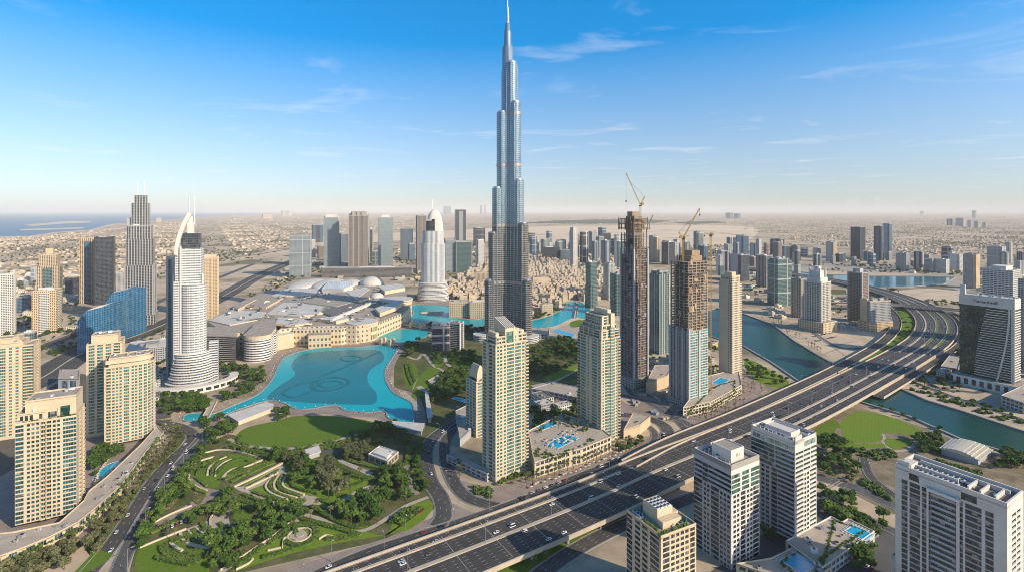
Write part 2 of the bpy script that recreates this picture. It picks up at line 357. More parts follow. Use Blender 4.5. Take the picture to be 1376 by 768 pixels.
# --- fountain lake and the upper lake
lake = cat(Z3((0, 634), (75, 628), (110, 632), (200, 595), (290, 555), (342, 508), (365, 470), (385, 425), (410, 398), (460, 378), (550, 361), (700, 358), (800, 349), (868, 360), (852, 400), (826, 440), (822, 485), (850, 540), (902, 570), (936, 595), (938, 668), (885, 665), (835, 648), (818, 622), (740, 626), (655, 618), (630, 600), (572, 600), (525, 610), (455, 612), (405, 588), (335, 578), (205, 618), (120, 652), (0, 664)), 4, True)
prom = inset(ccw(lake), -17)
sheet('promenade', cat(Z3((60, 640), (330, 540), (335, 440), (330, 400), (480, 360), (600, 350), (900, 335), (905, 360), (875, 400), (845, 480), (860, 520), (960, 560), (985, 690), (830, 690), (790, 650), (660, 640), (560, 630), (440, 645), (390, 610), (210, 645), (100, 690)), 4, True), paving, .045)
sheet('fountain_lake', lake, turq, .13)
sheet('deep_basin', cat(Z3((335, 570), (380, 520), (450, 470), (435, 430), (480, 385), (600, 372), (730, 366), (800, 372), (815, 410), (760, 450), (750, 500), (785, 545), (775, 590), (680, 592), (560, 588), (440, 580)), 4, True), turq_deep, .19)
up1 = cat(Z5((780, 615), (870, 612), (968, 620), (985, 668), (1080, 690), (1170, 680), (1230, 690), (1230, 735), (1100, 732), (1040, 730), (900, 712), (800, 712), (770, 690), (790, 655)), 3, True)
sheet('upper_lake', up1, turq, .14)
up2 = cat(Z6((440, 150), (475, 138), (540, 122), (598, 92), (606, 72), (650, 68), (690, 95), (705, 130), (650, 128), (615, 135), (560, 160), (475, 168), (430, 168)), 3, True)
sheet('upper_lake', up2, turq, .145)
low3 = cat(Z3((795, 318), (835, 296), (890, 282), (985, 284), (1000, 306), (920, 338), (860, 334)), 3, True)
sheet('lower_basin', low3, turq, .142)
sheet('souk_court', Z5((560, 720), (760, 600), (1000, 560), (1400, 560), (1500, 640), (1240, 760), (700, 760)), paving, .03)
def quay(poly, label, closed=True, h=.9, w=1.6):
    pts = list(poly) + ([poly[0]] if closed else []); a, b = offset(pts, w / 2), offset(pts, -w / 2); mb = MB()
    for i in range(len(pts) - 1): mb.prism(ccw([a[i], a[i + 1], b[i + 1], b[i]]), .02, h)
    return prop(mb.build('quay_wall', concrete_grey), label, 'quay wall')
quay(lake, 'pale stone edging around the turquoise fountain lake'); quay(up1, 'pale stone edging around the lake between the mall and the old town'); quay(up2, 'pale stone edging around the lake right of the tallest tower'); quay(canal[1:13], 'stone quay wall along the far bank of the dark canal', False, 2, 3); quay(canal[13:23], 'stone quay wall along the near bank of the dark canal', False, 2, 3); quay(creek, 'low quay edging around the distant creek basin', True, 2, 5)
# fountain pipes lying in the lake
fm = M('fountain_pipe', (.008, .15, .175), rough=.5)
_ring = [0.0]
def flatring(pts, w, label, closed=True):
    pts = list(pts) + ([pts[0]] if closed else []); a, b = offset(pts, w / 2), offset(pts, -w / 2); mb = MB(); _ring[0] += .06
    for i in range(len(pts) - 1): mb.prism(ccw([a[i], a[i + 1], b[i + 1], b[i]]), .2, .36 + _ring[0])
    return prop(mb.build('fountain_pipe', fm), label, 'fountain pipe')
flatring(cat(Z3((520, 510), (560, 488), (620, 482), (665, 492), (662, 512), (620, 530), (560, 536), (525, 528)), 4, True), 5, 'dark oval ring of fountain nozzles in the middle of the lake')
flatring(cat(Z3((548, 510), (580, 498), (620, 496), (642, 504), (620, 516), (575, 523)), 4, True), 3, 'smaller dark ring of nozzles inside the oval fountain ring')
flatring(cat(Z3((400, 545), (430, 524), (480, 506), (528, 499), (548, 508), (522, 533), (480, 556), (435, 563)), 4, True), 4, 'dark looped fountain pipe at the near left of the lake')
flatring(cat(Z3((550, 480), (640, 445), (720, 410), (800, 374)), 5), 5, 'long dark fountain pipe reaching toward the mall steps', False)
flatring(cat(Z3((640, 400), (680, 392), (725, 400), (700, 412), (655, 412)), 4, True), 3, 'small dark fountain ring nearest the mall facade')

# --- roads
def road(pts, w, z=.1, m=None, lanes=2, name='road', kerb=.25, dash=True, edge=True, elev=0.0, k=6, parapet=0.0, pm=None, divided=False):
    c = cat(pts, k) if k else pts; L, Rr = offset(c, w / 2), offset(c, -w / 2)
    _layer[0] += 1; z = z + .0015 * _layer[0] % .04 + elev; root = empty(name, (0, 0, 0)); root['kind'] = 'structure'
    mb = MB()
    for i in range(len(c) - 1):
        if elev: mb.prism([Rr[i], Rr[i + 1], L[i + 1], L[i]], z - 1.8, z, 1, 0, bottom=True)
        else: mb.face([(*Rr[i], z), (*Rr[i + 1], z), (*L[i + 1], z), (*L[i], z)], 0)
    mb.build('carriageway', [m or asphalt, concrete], root)
    pk = MB()
    for sgn in (1, -1):
        hh, ww = (parapet, .8) if parapet else (kerb, .5)
        if not hh: continue
        a, b = offset(c, sgn * (w / 2 - .05)), offset(c, sgn * (w / 2 + ww))
        pk = MB()
        for i in range(len(c) - 1): pk.prism(ccw([a[i], a[i + 1], b[i + 1], b[i]]), z - (1.9 if elev else .12), z + hh, 0)
        pk.build('parapet' if parapet else 'kerb', pm or (concrete if parapet else concrete_grey), root)
    if divided:
        a, b = offset(c, 1.1), offset(c, -1.1); pk = MB()
        for i in range(len(c) - 1): pk.prism(ccw([a[i], a[i + 1], b[i + 1], b[i]]), z + .001, z + .5, 0)
        pk.build('median', concrete, root)
    mk = MB()
    if dash:
        for j in range(1, lanes):
            o = -w / 2 + w * j / lanes
            if divided and abs(o) < 1.5: continue
            for x, y, h in walk(offset(c, o), 13): mk.box((x, y, z + .004), (3.2, .2, .006), h)
    if edge:
        for sgn in (1, -1):
            q = offset(c, sgn * (w / 2 - .7)); a, b = offset(q, .08), offset(q, -.08)
            for i in range(len(q) - 1): mk.face([(*b[i], z + .008), (*b[i + 1], z + .008), (*a[i + 1], z + .008), (*a[i], z + .008)])
    if mk.v: mk.build('lane_marking', paint, root)
    return c, z
HW = [(-353, 189), (-183, 295), (-13, 401), (76, 459), (152, 514), (337, 638), (550, 800), (700, 918), (804, 1007), (890, 1095), (970, 1195), (1035, 1300), (1110, 1450), (1160, 1650), (1170, 1850), (1120, 2080), (1000, 2400)]
HWW = [58, 58, 58, 58, 58, 60, 62, 63, 65, 69, 73, 75, 70, 60, 54, 50, 45]
HZ = 8.0
hw = cat([(x, y, w) for (x, y), w in zip(HW, HWW)], 8); hwc = [(x, y) for x, y, w in hw]; hww = [w for x, y, w in hw]; hwn = normals2(hwc)
def hoff(t):                                     # t in -1..1 across the deck
    return [(p[0] + n[0] * w / 2 * t, p[1] + n[1] * w / 2 * t) for p, n, w in zip(hwc, hwn, hww)]
def build_highway():
    root = empty('highway'); root['kind'] = 'structure'
    L, Rr = hoff(1), hoff(-1); mb = MB()
    for i in range(len(hwc) - 1): mb.prism([Rr[i], Rr[i + 1], L[i + 1], L[i]], HZ - 2, HZ, 1, 0, bottom=True)
    mb.build('deck', [asphalt, concrete], root)
    def wall(t, w, h, nm, m, i0=0, i1=None):
        mb = MB(); base = hoff(t)[i0:i1]; a, b = offset(base, w / 2), offset(base, -w / 2)
        for i in range(len(base) - 1): mb.prism(ccw([a[i], a[i + 1], b[i + 1], b[i]]), HZ - (2.1 if abs(t) > .98 else -.001), HZ + h, 0)
        mb.build(nm, m, root)
    wall(1.0, 1.2, 1.7, 'parapet', concrete); wall(-1.0, 1.0, 1.4, 'parapet', concrete); wall(-.02, 3.2, .7, 'median', concrete); wall(.66, 2.2, 1.0, 'divider', concrete, 0, 30); wall(-.55, 3.4, .7, 'divider', concrete, 38, 100); wall(.5, 3.0, .7, 'divider', concrete, 56, 100); wall(-.07, 3.5, .9, 'planted_strip', hedge_m, 62, 96); wall(-.60, 3.2, .9, 'planted_strip', hedge_m, 62, 92)
    mk = MB(); z = HZ + .012
    for t in (-.87, -.74, -.61, -.48, -.35, -.22, .13, .26, .39, .52, .79, .9):
        for x, y, h in walk(hoff(t), 9.0, (t * 37) % 5): mk.box((x, y, z), (3.0, .19, .006), h)
    for t in (-.965, -.075, .035, .62, .955):
        q = hoff(t); a, b = offset(q, .13), offset(q, -.13)
        for i in range(len(q) - 1): mk.face([(*b[i], z + .006), (*b[i + 1], z + .006), (*a[i + 1], z + .006), (*a[i], z + .006)])
    mk.build('lane_marking', paint, root); wr = MB()
    for t in (-.93, -.8, -.67, -.54, -.41, -.28, -.14, .08, .2, .32, .45, .57, .72, .85):
        for o in (-.85, .85):
            q = offset(hoff(t), o); a, b = offset(q, .38), offset(q, -.38)
            for i in range(len(q) - 1): wr.face([(*b[i], HZ + .006), (*b[i + 1], HZ + .006), (*a[i + 1], HZ + .006), (*a[i], HZ + .006)])
    wr.build('tyre_wear', M('worn_asphalt', (.028, .026, .025), (.048, .044, .041), .05, .65, fine=.3, fscale=.5), root); jn = MB()
    for x, y, h in walk(hwc, 34, 27)[:60]: jn.box((x, y, HZ + .009), (.5, 50, .004), h)
    jn.build('expansion_joint', concrete_grey, root)
    for x, y, h in walk(hwc, 34, 10)[:46]:
        for t in (-.82, -.3, .3, .82):
            if t > 0 and y < 640 : continue
            px, py = x - math.sin(h) * 30 * t, y + math.cos(h) * 30 * t
            p = MB(); p.prism(ngon(1.3, 10), -.1, HZ - 1.95); p.box((0, 0, HZ - 3.4), (3, 7, 1.42), h); p.build('pier', concrete_grey, root, (px, py, 0))
    return root
build_highway()
ramp_pts = PX((560, 722), (700, 670), z=8)
ramp, rz = road(PX((845, 623), (905, 592), (985, 559), (1052, 529), (1120, 497), (1176, 466), (1197, 449), (1205, 434), (1199, 420), (1180, 406), (1150, 394), z=8), 17, lanes=3, elev=8.0, parapet=1.5, name='ramp')
rightramp, _ = road(PX((1180, 532), (1225, 505), (1262, 482), (1290, 462), (1300, 444), (1291, 428), (1275, 418), z=4), 12, lanes=2, elev=4.0, parapet=1.2, name='ramp')
over, oz = road(PX((1120, 407), (1180, 408), (1232, 411), (1295, 417), (1420, 429), z=16), 26, lanes=6, elev=16, parapet=1.5, name='overpass')
front, _ = road(PX((380, 800), (430, 772), (500, 742), (615, 704), (700, 674), (797, 634), (850, 614), (884, 598), (897, 583), (889, 569), (862, 560), (830, 556)), 15, lanes=3)
loopr, _ = road(PX((830, 618), (868, 602), (880, 586), (872, 573), (850, 566)), 8, lanes=2, m=asphalt_old)
rA, _ = road(PX((690, 532), (650, 548), (615, 566), (584, 586), (572, 610), (578, 645), (592, 668), (596, 690), (588, 706)), 15, lanes=3)
rB, _ = road(PX((840, 512), (780, 520), (720, 530), (662, 546), (629, 562), (604, 582), (597, 605), (606, 640), (628, 668), (668, 680)), 13, lanes=3)
rC, _ = road(PX((800, 525), (860, 536), (905, 560), (960, 585), (930, 575)) , 10, lanes=2, m=asphalt_old)
rD, _ = road(PX((1110, 540), (1060, 562), (1000, 582), (940, 590), (890, 545), (850, 530), (836, 498), (842, 470)), 9, lanes=2, m=asphalt_old)
st1, _ = road(PX((100, 790), (145, 738), (178, 690), (209, 641), (236, 612), (258, 590), (252, 577), (222, 568), (190, 566), (150, 575)), 13, lanes=3)
st2, _ = road(PX((150, 790), (172, 735), (196, 690), (222, 648), (250, 612), (285, 575), (330, 562)), 11, lanes=2, m=asphalt_old)
szr, _ = road([G(-120, 600), G(0, 535), G(60, 505), G(115, 472), G(200, 444), G(292, 402), G(345, 372), G(390, 352), G(432, 335), G(455, 323), G(440, 313), G(400, 306)], 62, lanes=14, divided=True)
road([(x - 60, y - 16) for x, y in PX((-60, 548), (60, 484), (200, 424), (300, 380), (360, 354))], 26, lanes=6, m=asphalt_old)
road(PX((1376, 470), (1330, 520), (1292, 525), (1258, 520), (1236, 503), (1235, 485), (1270, 470)), 9, lanes=2, m=asphalt_old)
road(PX((1225, 512), (1290, 536), (1376, 564), (1450, 588)), 8, lanes=2, m=asphalt_old)
road(PX((1095, 640), (1150, 655), (1205, 680), (1260, 700), (1376, 740)), 14, lanes=4, m=asphalt_old)
road(PX((1095, 662), (1150, 690), (1205, 715)), 10, lanes=2, m=asphalt_old)
road(PX((1160, 614), (1170, 640), (1205, 668)), 8, lanes=2)
road(PX((700, 790), (770, 740), (840, 704), (930, 668), (1100, 600)), 14, lanes=4, m=asphalt)
road(PX((1085, 440), (1110, 458), (1140, 468), (1185, 462), (1210, 446)), 9, lanes=2, m=asphalt_old)
for pts, w in (((( -100, 372), (120, 352), (260, 333), (420, 312)), 26), (((480, 340), (560, 326), (640, 318), (840, 312)), 24), (((660, 322), (740, 315), (840, 317), (1000, 322), (1200, 318)), 26), (((700, 300), (900, 309), (1100, 325), (1376, 338)), 30), (((250, 350), (330, 344), (415, 330)), 24), (((860, 312), (930, 309), (1010, 318)), 20)):
    road(PX(*pts), w, lanes=6, m=asphalt_old, edge=False, dash=False, kerb=0)
def dirt(pts, w):
    for o in (-w / 2, w / 2):
        q = offset(cat(pts, 5), o); a, b = offset(q, .7), offset(q, -.7); mb = MB()
        for i in range(len(q) - 1): mb.face([(*b[i], .16), (*b[i + 1], .16), (*a[i + 1], .16), (*a[i], .16)])
        mb.build('dirt_track', dirt_m)['kind'] = 'structure'
dirt_m = M('wheel_rut', (.36, .28, .2), (.30, .23, .16), .1, .95)
for p in (((1090, 455), (1120, 462), (1150, 458)), ((1105, 476), (1130, 468), (1165, 466)), ((1095, 448), (1125, 470), (1140, 480)), ((1210, 392), (1250, 398), (1290, 396)), ((1205, 402), (1245, 392), (1280, 390)), ((1220, 405), (1260, 402), (1290, 406)), ((1112, 655), (1140, 640), (1150, 622)), ((1160, 470), (1180, 460), (1195, 448)), ((300, 395), (340, 380), (380, 360)), ((150, 585), (120, 600), (60, 620))): dirt(PX(*p), 2.6)
# --- lawns and paths
def strip(pts, w, m, name='path', z=.08, k=5, kind='structure'):
    c = cat(pts, k); a, b = offset(c, w / 2), offset(c, -w / 2); _layer[0] += 1; z += .0015 * _layer[0] % .04; mb = MB()
    for i in range(len(c) - 1): mb.face([(*b[i], z), (*b[i + 1], z), (*a[i + 1], z), (*a[i], z)])
    o = mb.build(name, m); o['kind'] = kind; return c
# park between the left street and the highway
sheet('planted_ground', Z4((40, 590), (140, 430), (300, 180), (420, 130), (660, 175), (1040, 90), (1200, 100), (1230, 360), (1270, 430), (1150, 545), (480, 697), (0, 740)), scrub, .02)
sheet('lawn', cat(Z4((450, 150), (490, 105), (620, 75), (700, 56), (860, 58), (1005, 78), (1028, 103), (960, 125), (800, 165), (640, 182), (520, 176)), 4, True), lawn, .1)
sheet('lawn', cat(Z4((50, 604), (150, 563), (230, 545), (330, 505), (345, 560), (330, 600), (340, 690), (300, 720), (60, 720)), 3, True), lawn, .09)
sheet('lawn', cat(Z4((270, 308), (288, 255), (335, 226), (368, 225), (440, 212), (545, 228), (548, 243), (480, 262), (400, 310), (370, 350), (320, 345)), 4, True), lawn, .09)
sheet('lawn', cat(Z4((470, 350), (625, 265), (700, 230), (820, 240), (870, 280), (1010, 300), (1000, 330), (900, 390), (830, 440), (740, 400), (640, 425)), 3, True), lawn_bright, .09)
sheet('lawn', cat(Z4((1075, 545), (1110, 455), (1240, 400), (1258, 440), (1160, 525), (940, 565), (700, 615), (520, 670), (430, 694), (560, 600), (740, 495), (880, 520), (980, 530)), 2, True), lawn_bright, .085)
sheet('path', Z4((440, 350), (480, 345), (640, 255), (650, 265), (660, 300), (500, 362), (640, 420), (730, 380), (790, 390), (800, 420), (640, 432), (590, 430)), paving_pale, .15)
sheet('path', cat(Z4((350, 480), (372, 452), (445, 432), (450, 448), (420, 470), (440, 505), (530, 480), (542, 492), (470, 522), (420, 545), (340, 545), (310, 510)), 3, True), paving_pale, .15)
sheet('lawn', cat(Z4((436, 440), (450, 430), (526, 465), (470, 486), (438, 474)), 3, True), lawn, .2)
sheet('path', cat(Z4((255, 340), (275, 305), (320, 350), (380, 360), (360, 390), (290, 430), (230, 460), (100, 520), (110, 500), (210, 440), (290, 390)), 2, True), paving, .14)
sheet('car_park', Z4((140, 520), (180, 495), (330, 440), (340, 452), (200, 510), (150, 530)), asphalt_old, .19)
sheet('path', ngon(1, 4) and cat(Z4((672, 545), (690, 526), (720, 522), (742, 538), (738, 556), (712, 568), (684, 564)), 3, True), paving_pale, .17)
strip(Z4((420, 150), (470, 175), (560, 185), (660, 190), (800, 172), (900, 145), (1050, 100)), 5, paving_pale)
strip(Z4((385, 697), (480, 635), (600, 555), (700, 485), (735, 455)), 6, paving_pale, z=.2)
strip(Z4((730, 460), (790, 478), (860, 505), (930, 530), (1000, 518), (1080, 470), (1150, 425), (1240, 390)), 4.5, paving_pale, z=.2)
strip(Z4((40, 600), (250, 522), (360, 480)), 2.5, paving_pale, z=.2)
strip(Z4((1150, 250), (1165, 320), (1190, 380)), 7, paving, z=.2)
strip(Z4((870, 235), (930, 262), (1005, 295)), 6, paving_pale, z=.2)
strip(Z4((640, 235), (700, 225), (780, 205), (880, 200)), 7, asphalt_old, 'road', z=.2)
sheet('path', PX((480, 752), (600, 708), (640, 690), (600, 672), (590, 690), (520, 722), (300, 790), (400, 790)), paving, .05)
sheet('forecourt', Z4((860, 400), (900, 390), (960, 352), (1030, 332), (1020, 372), (990, 395), (930, 425), (890, 425)), paving_pale, .2)
sheet('planted_ground', ZL((255, 690), (330, 600), (420, 500), (505, 400), (540, 345), (570, 352), (520, 430), (440, 530), (340, 660), (290, 740)), scrub, .07); sheet('planted_ground', ZL((20, 790), (70, 752), (160, 712), (240, 668), (250, 690), (180, 740), (60, 800)), scrub, .07)
# park right of the lake
sheet('planted_ground', PX((528, 545), (530, 480), (560, 455), (660, 445), (720, 450), (770, 450), (790, 520), (700, 525), (640, 545), (570, 600), (545, 590)), scrub, .015)
sheet('lawn', cat(Z6((0, 320), (20, 290), (48, 300), (60, 340), (45, 385), (20, 380)), 3, True), lawn, .09)
sheet('lawn', cat(Z6((110, 265), (150, 262), (152, 300), (125, 310)), 3, True), lawn, .09)
sheet('lawn', cat(Z6((165, 270), (200, 258), (270, 262), (275, 290), (240, 310), (190, 300)), 3, True), lawn, .09)
sheet('lawn', cat(Z6((60, 350), (110, 310), (150, 330), (110, 380), (60, 420), (30, 440)), 3, True), lawn, .088)
sheet('lawn', cat(Z6((620, 145), (650, 135), (668, 140), (660, 158), (625, 162)), 3, True), lawn, .12)
sheet('lawn', cat(Z6((520, 350), (640, 300), (655, 310), (560, 360)), 2, True), lawn_bright, .12)
for pts, w in ((((20, 270), (55, 280), (80, 262), (120, 305), (160, 325)), 6), (((45, 390), (70, 345), (130, 318)), 5), (((160, 265), (165, 295), (210, 318), (280, 310)), 6), (((0, 400), (40, 440), (60, 470)), 10), (((60, 380), (100, 400), (110, 380)), 9), (((480, 380), (560, 360), (650, 310), (700, 280)), 10)): strip(Z6(*pts), w, paving_pale)
sheet('promenade', Z6((470, 170), (560, 170), (640, 140), (690, 130), (660, 180), (620, 210), (560, 200), (480, 215)), paving_pale, .06)
# canal-side park on the right
sheet('planted_ground', PX((1085, 570), (1150, 545), (1230, 570), (1300, 596), (1420, 640), (1420, 700), (1200, 690), (1100, 640)), M('dry_planting', (.16, .13, .075), (.30, .23, .15), .06, .95, fine=.4, fscale=.4), .02)
sheet('lawn', cat(ZB((455, 228), (500, 195), (540, 192), (640, 215), (745, 262), (735, 280), (650, 270), (600, 272), (590, 300), (480, 300), (455, 260)), 3, True), lawn_bright, .1)
sheet('lawn', cat(ZB((362, 255), (420, 222), (450, 240), (430, 270), (500, 300), (470, 330), (390, 315), (362, 290)), 3, True), lawn, .1)
sheet('lawn', cat(ZB((612, 290), (700, 295), (708, 308), (650, 328), (620, 315)), 3, True), lawn_bright, .1)
sheet('lawn', cat(ZB((480, 310), (605, 308), (600, 322), (490, 325)), 2, True), lawn_bright, .1)
for pts, w in ((((590, 262), (610, 285), (605, 305), (640, 325), (720, 300)), 3), (((360, 320), (440, 330), (560, 335), (690, 330), (730, 290)), 4), (((500, 155), (640, 195), (760, 240), (880, 300), (1000, 340)), 7)): strip(ZB(*pts), w, paving_pale)
strip(PX((1000, 462), (1040, 484), (1080, 506)), 8, paving_pale); strip(PX((1048, 452), (1075, 470), (1105, 489), (1125, 497)), 6, paving_pale); strip(PX((1215, 515), (1300, 545), (1400, 580)), 7, paving_pale)
sheet('lawn', cat(PX((1000, 486), (1012, 484), (1040, 500), (1060, 512), (1052, 520), (1025, 516), (1008, 503)), 3, True), lawn_bright, .1)
sheet('lawn', PX((1114, 388), (1136, 389), (1138, 395), (1118, 395)), scrub, .1)
va = [p for p in offset(ramp, -9.8) if 700 < p[1] < 1330]; vb = [p for p in hoff(1.05) if 700 < p[1] < 1330]; sheet('verge', va + vb[::-1], lawn, 6.6); sheet('verge', PX((640, 768), (720, 742), (840, 690), (850, 700), (720, 768)), lawn, .09)
sheet('verge', PX((100, 768), (130, 737), (155, 745), (120, 768)), lawn, .1)
sheet('forecourt', PX((600, 640), (660, 655), (760, 636), (860, 588), (905, 575), (900, 590), (850, 612), (780, 640), (690, 676), (640, 676), (615, 668)), paving, .06)
sheet('forecourt', PX((715, 520), (800, 515), (840, 540), (880, 560), (840, 590), (720, 570)), paving, .03)
sheet('building_plot', PX((838, 495), (900, 500), (960, 540), (920, 570), (850, 555)), M('site_dust', (.30, .24, .18), (.22, .18, .14), .06, .95, fine=.4, fscale=.5), .04)
sheet('forecourt', PX((960, 500), (1010, 500), (1030, 520), (1000, 548), (940, 575), (915, 560)), paving, .045)
sheet('building_plot', PX((1085, 660), (1150, 690), (1210, 720), (1230, 800), (900, 800), (1000, 740)), asphalt_old, .03)
sheet('building_plot', PX((-80, 720), (0, 640), (130, 560), (230, 590), (190, 650), (100, 740), (0, 790)), paving, .03)
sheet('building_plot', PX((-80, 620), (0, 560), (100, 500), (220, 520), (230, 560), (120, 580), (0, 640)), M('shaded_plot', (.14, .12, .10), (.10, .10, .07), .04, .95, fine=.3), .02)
sheet('desert', PX((85, 425), (105, 420), (108, 440), (60, 458), (50, 450)), sand, .1)
# ---------------------------------------------------------------- building machinery
_win = {}
def win_proto(w, h, g, fr, div):
    key = (round(w, 1), round(h, 1), g.name, fr.name, div)
    if key not in _win:
        mb = MB(); t = .12
        mb.face([(-w / 2, 0, 0), (w / 2, 0, 0), (w / 2, 0, h), (-w / 2, 0, h)], 0)
        def fb(x0, x1, z0, z1):
            mb.face([(x0, -.1, z0), (x1, -.1, z0), (x1, -.1, z1), (x0, -.1, z1)], 1)
            mb.face([(x0, 0, z0), (x0, -.1, z0), (x0, -.1, z1), (x0, 0, z1)], 1); mb.face([(x1, -.1, z0), (x1, 0, z0), (x1, 0, z1), (x1, -.1, z1)], 1)
        fb(-w / 2, -w / 2 + t, 0, h); fb(w / 2 - t, w / 2, 0, h); fb(-w / 2 + t, w / 2 - t, 0, t); fb(-w / 2 + t, w / 2 - t, h - t, h)
        for j in range(1, div): x = -w / 2 + w * j / div; fb(x - t / 2, x + t / 2, t, h - t)
        _win[key] = (mb, mb.mesh('window', [g, fr]))
    return _win[key]
_balc = {}
def balc_proto(w, m, pm, proj=1.1):
    key = (round(w, 1), m.name, pm.name, proj)
    if key not in _balc:
        mb = MB(); mb.box((0, -proj / 2 + .02, 0), (w, proj, .28), 0, 0, True)
        mb.box((0, -proj + .1, .28), (w, .12, 1.0), 0, 1); mb.box((-w / 2 + .06, -proj / 2 + .07, .28), (.12, proj - .16, 1.0), 0, 1); mb.box((w / 2 - .06, -proj / 2 + .07, .28), (.12, proj - .16, 1.0), 0, 1)
        _balc[key] = (mb, mb.mesh('balcony', [m, pm]))
    return _balc[key]
class Bld:
    def __init__(s, name, label, loc, rz, group=None, cat='tower'):
        s.root = prop(empty(name, (loc[0], loc[1], 0), rz), label, cat, group); s.loc = loc; s.rz = rz; s.wall = MB(); s.wins = []; s.balcs = []; s.mats = None
    def toloc(s, p):
        dx, dy = p[0] - s.loc[0], p[1] - s.loc[1]; c, q = math.cos(-s.rz), math.sin(-s.rz); return (c * dx - q * dy, q * dx + c * dy)
    def facade(s, p0, p1, z0, nfl, fh, cols, glass=None, frame=None, wi=0, si=0, bal=None, depth=.35, top=0.0):
        """cols: 'w2 p3 g4 b5 h9' = kind + relative width; wi/si wall and spandrel material index"""
        glass = glass or gl_dark; frame = frame or frame_m
        items = []
        for t in cols.split():
            rep = 1
            if '*' in t: t, rep = t.split('*'); rep = int(rep)
            items += [(t[0], float(t[1:]))] * rep
        tot = sum(w for _, w in items); L = math.hypot(p1[0] - p0[0], p1[1] - p0[1]); a = math.atan2(p1[1] - p0[1], p1[0] - p0[0]); ux, uy = math.cos(a), math.sin(a); nx, ny = uy, -ux
        P = lambda u, z, d=0.0: (p0[0] + ux * u - nx * d, p0[1] + uy * u - ny * d, z)
        W = s.wall; q = lambda u0, u1, za, zb, m, d=0.0: W.face([P(u0, za, d), P(u1, za, d), P(u1, zb, d), P(u0, zb, d)], m)
        u = 0.0; H = z0 + nfl * fh
        for kd, w in items:
            w = w / tot * L; u0, u1 = u, u + w; u = u1
            if kd == 'w': q(u0, u1, z0, H + top, wi); continue
            if top: q(u0, u1, H, H + top, wi)
            for k in range(nfl):
                zb = z0 + k * fh; zt = zb + fh
                if kd in 'pgh':
                    if kd == 'p': mx = .13 * w; zs, ze = zb + .22 * fh, zb + .84 * fh; dd = depth
                    elif kd == 'g': mx = .12; zs, ze = zb + .24 * fh, zt; dd = .12
                    else: mx = 0.0; zs, ze = zb + .42 * fh, zt; dd = .8
                    a0, a1 = u0 + mx, u1 - mx; m_ = wi if kd == 'p' else si
                    q(u0, u1, zb, zs, m_)
                    if ze < zt: q(u0, u1, ze, zt, m_)
                    if mx: q(u0, a0, zs, ze, m_); q(a1, u1, zs, ze, m_)
                    W.face([P(a0, zs), P(a1, zs), P(a1, zs, dd), P(a0, zs, dd)], m_); W.face([P(a0, ze, dd), P(a1, ze, dd), P(a1, ze), P(a0, ze)], m_)
                    W.face([P(a0, zs, dd), P(a0, ze, dd), P(a0, ze), P(a0, zs)], m_); W.face([P(a1, zs), P(a1, ze), P(a1, ze, dd), P(a1, zs, dd)], m_)
                    ww, hh = a1 - a0, ze - zs
                    s.wins.append((P((a0 + a1) / 2, zs, dd - .015), a, ww, hh, glass, frame, max(1, round(ww / 1.8))))
                elif kd in 'bB':
                    dd = 1.5; z2 = zb + .14 * fh
                    q(u0, u1, zb, z2, si)
                    W.face([P(u0, z2), P(u1, z2), P(u1, z2, dd), P(u0, z2, dd)], si); W.face([P(u0, zt, dd), P(u1, zt, dd), P(u1, zt), P(u0, zt)], si)
                    W.face([P(u0, z2, dd), P(u0, zt, dd), P(u0, zt), P(u0, z2)], wi); W.face([P(u1, z2), P(u1, zt), P(u1, zt, dd), P(u1, z2, dd)], wi)
                    s.wins.append((P((u0 + u1) / 2, z2 + .02, dd - .015), a, w, zt - z2 - .02, glass, frame, max(1, round(w / 1.6))))
                    bm = bal or (whitew, whitew)
                    s.balcs.append((P((u0 + u1) / 2, zb + .05, 0), a, w * (.9 if kd == 'b' else 1.0), bm))
    def plain(s, poly, z0, z1, m=0, mt=None): s.wall.prism(poly, z0, z1, m, mt)
    def part(s, name, mb, mats, label=None):
        o = mb.build(name, mats, s.root)
        if label: o['label'] = label
        return o
    def _emit(s, name, items, protof, cap=100):
        c, q = math.cos(s.rz), math.sin(s.rz); sc = []
        for it in items:
            (x, y, z), a = it[0], it[1]; wx, wy = s.loc[0] + c * x - q * y, s.loc[1] + q * x + c * y
            nx, ny = math.sin(a + s.rz), -math.cos(a + s.rz); d = math.sqrt(wx * wx + wy * wy + (z - HC) ** 2)
            face = (-wx * nx - wy * ny) / d
            px, py = CX + F * wx / max(wy, 1), HY + F * (HC - z) / max(wy, 1)
            vis = 1.0 if -5 < px < 1381 and -5 < py < 773 else .05
            sc.append((face / d / d * vis * it[2], it))
        sc.sort(key=lambda t: -t[0]); rest = MB(); rm = None; groups = {}
        for i, (v, it) in enumerate(sc):
            mb, me = protof(it)
            if i < cap and v > 0: link(name, me, s.root, it[0], it[1])
            else:
                k = tuple(m.name for m in me.materials)
                groups.setdefault(k, (MB(), list(me.materials)))[0].add(mb, it[0], it[1])
        if groups:                                        # one object holding all that is beyond the hundred
            allm = MB(); mats = []
            for k, (g, ms) in groups.items():
                idx = []
                for m in ms:
                    if m not in mats: mats.append(m)
                    idx.append(mats.index(m))
                o = len(allm.v); allm.v += g.v; allm.f += [tuple(i + o for i in f) for f in g.f]; allm.m += [idx[i] for i in g.m]; allm.uv += g.uv
            ob = allm.build(name, mats, s.root); ob['kind'] = 'stuff'
    def finish(s, mats):
        s.wall.build('wall', mats, s.root)
        if s.wins: s._emit('window', s.wins, lambda it: win_proto(it[2], it[3], it[4], it[5], it[6]))
        if s.balcs: s._emit('balcony', s.balcs, lambda it: balc_proto(it[2], *it[3]))
        return s.root
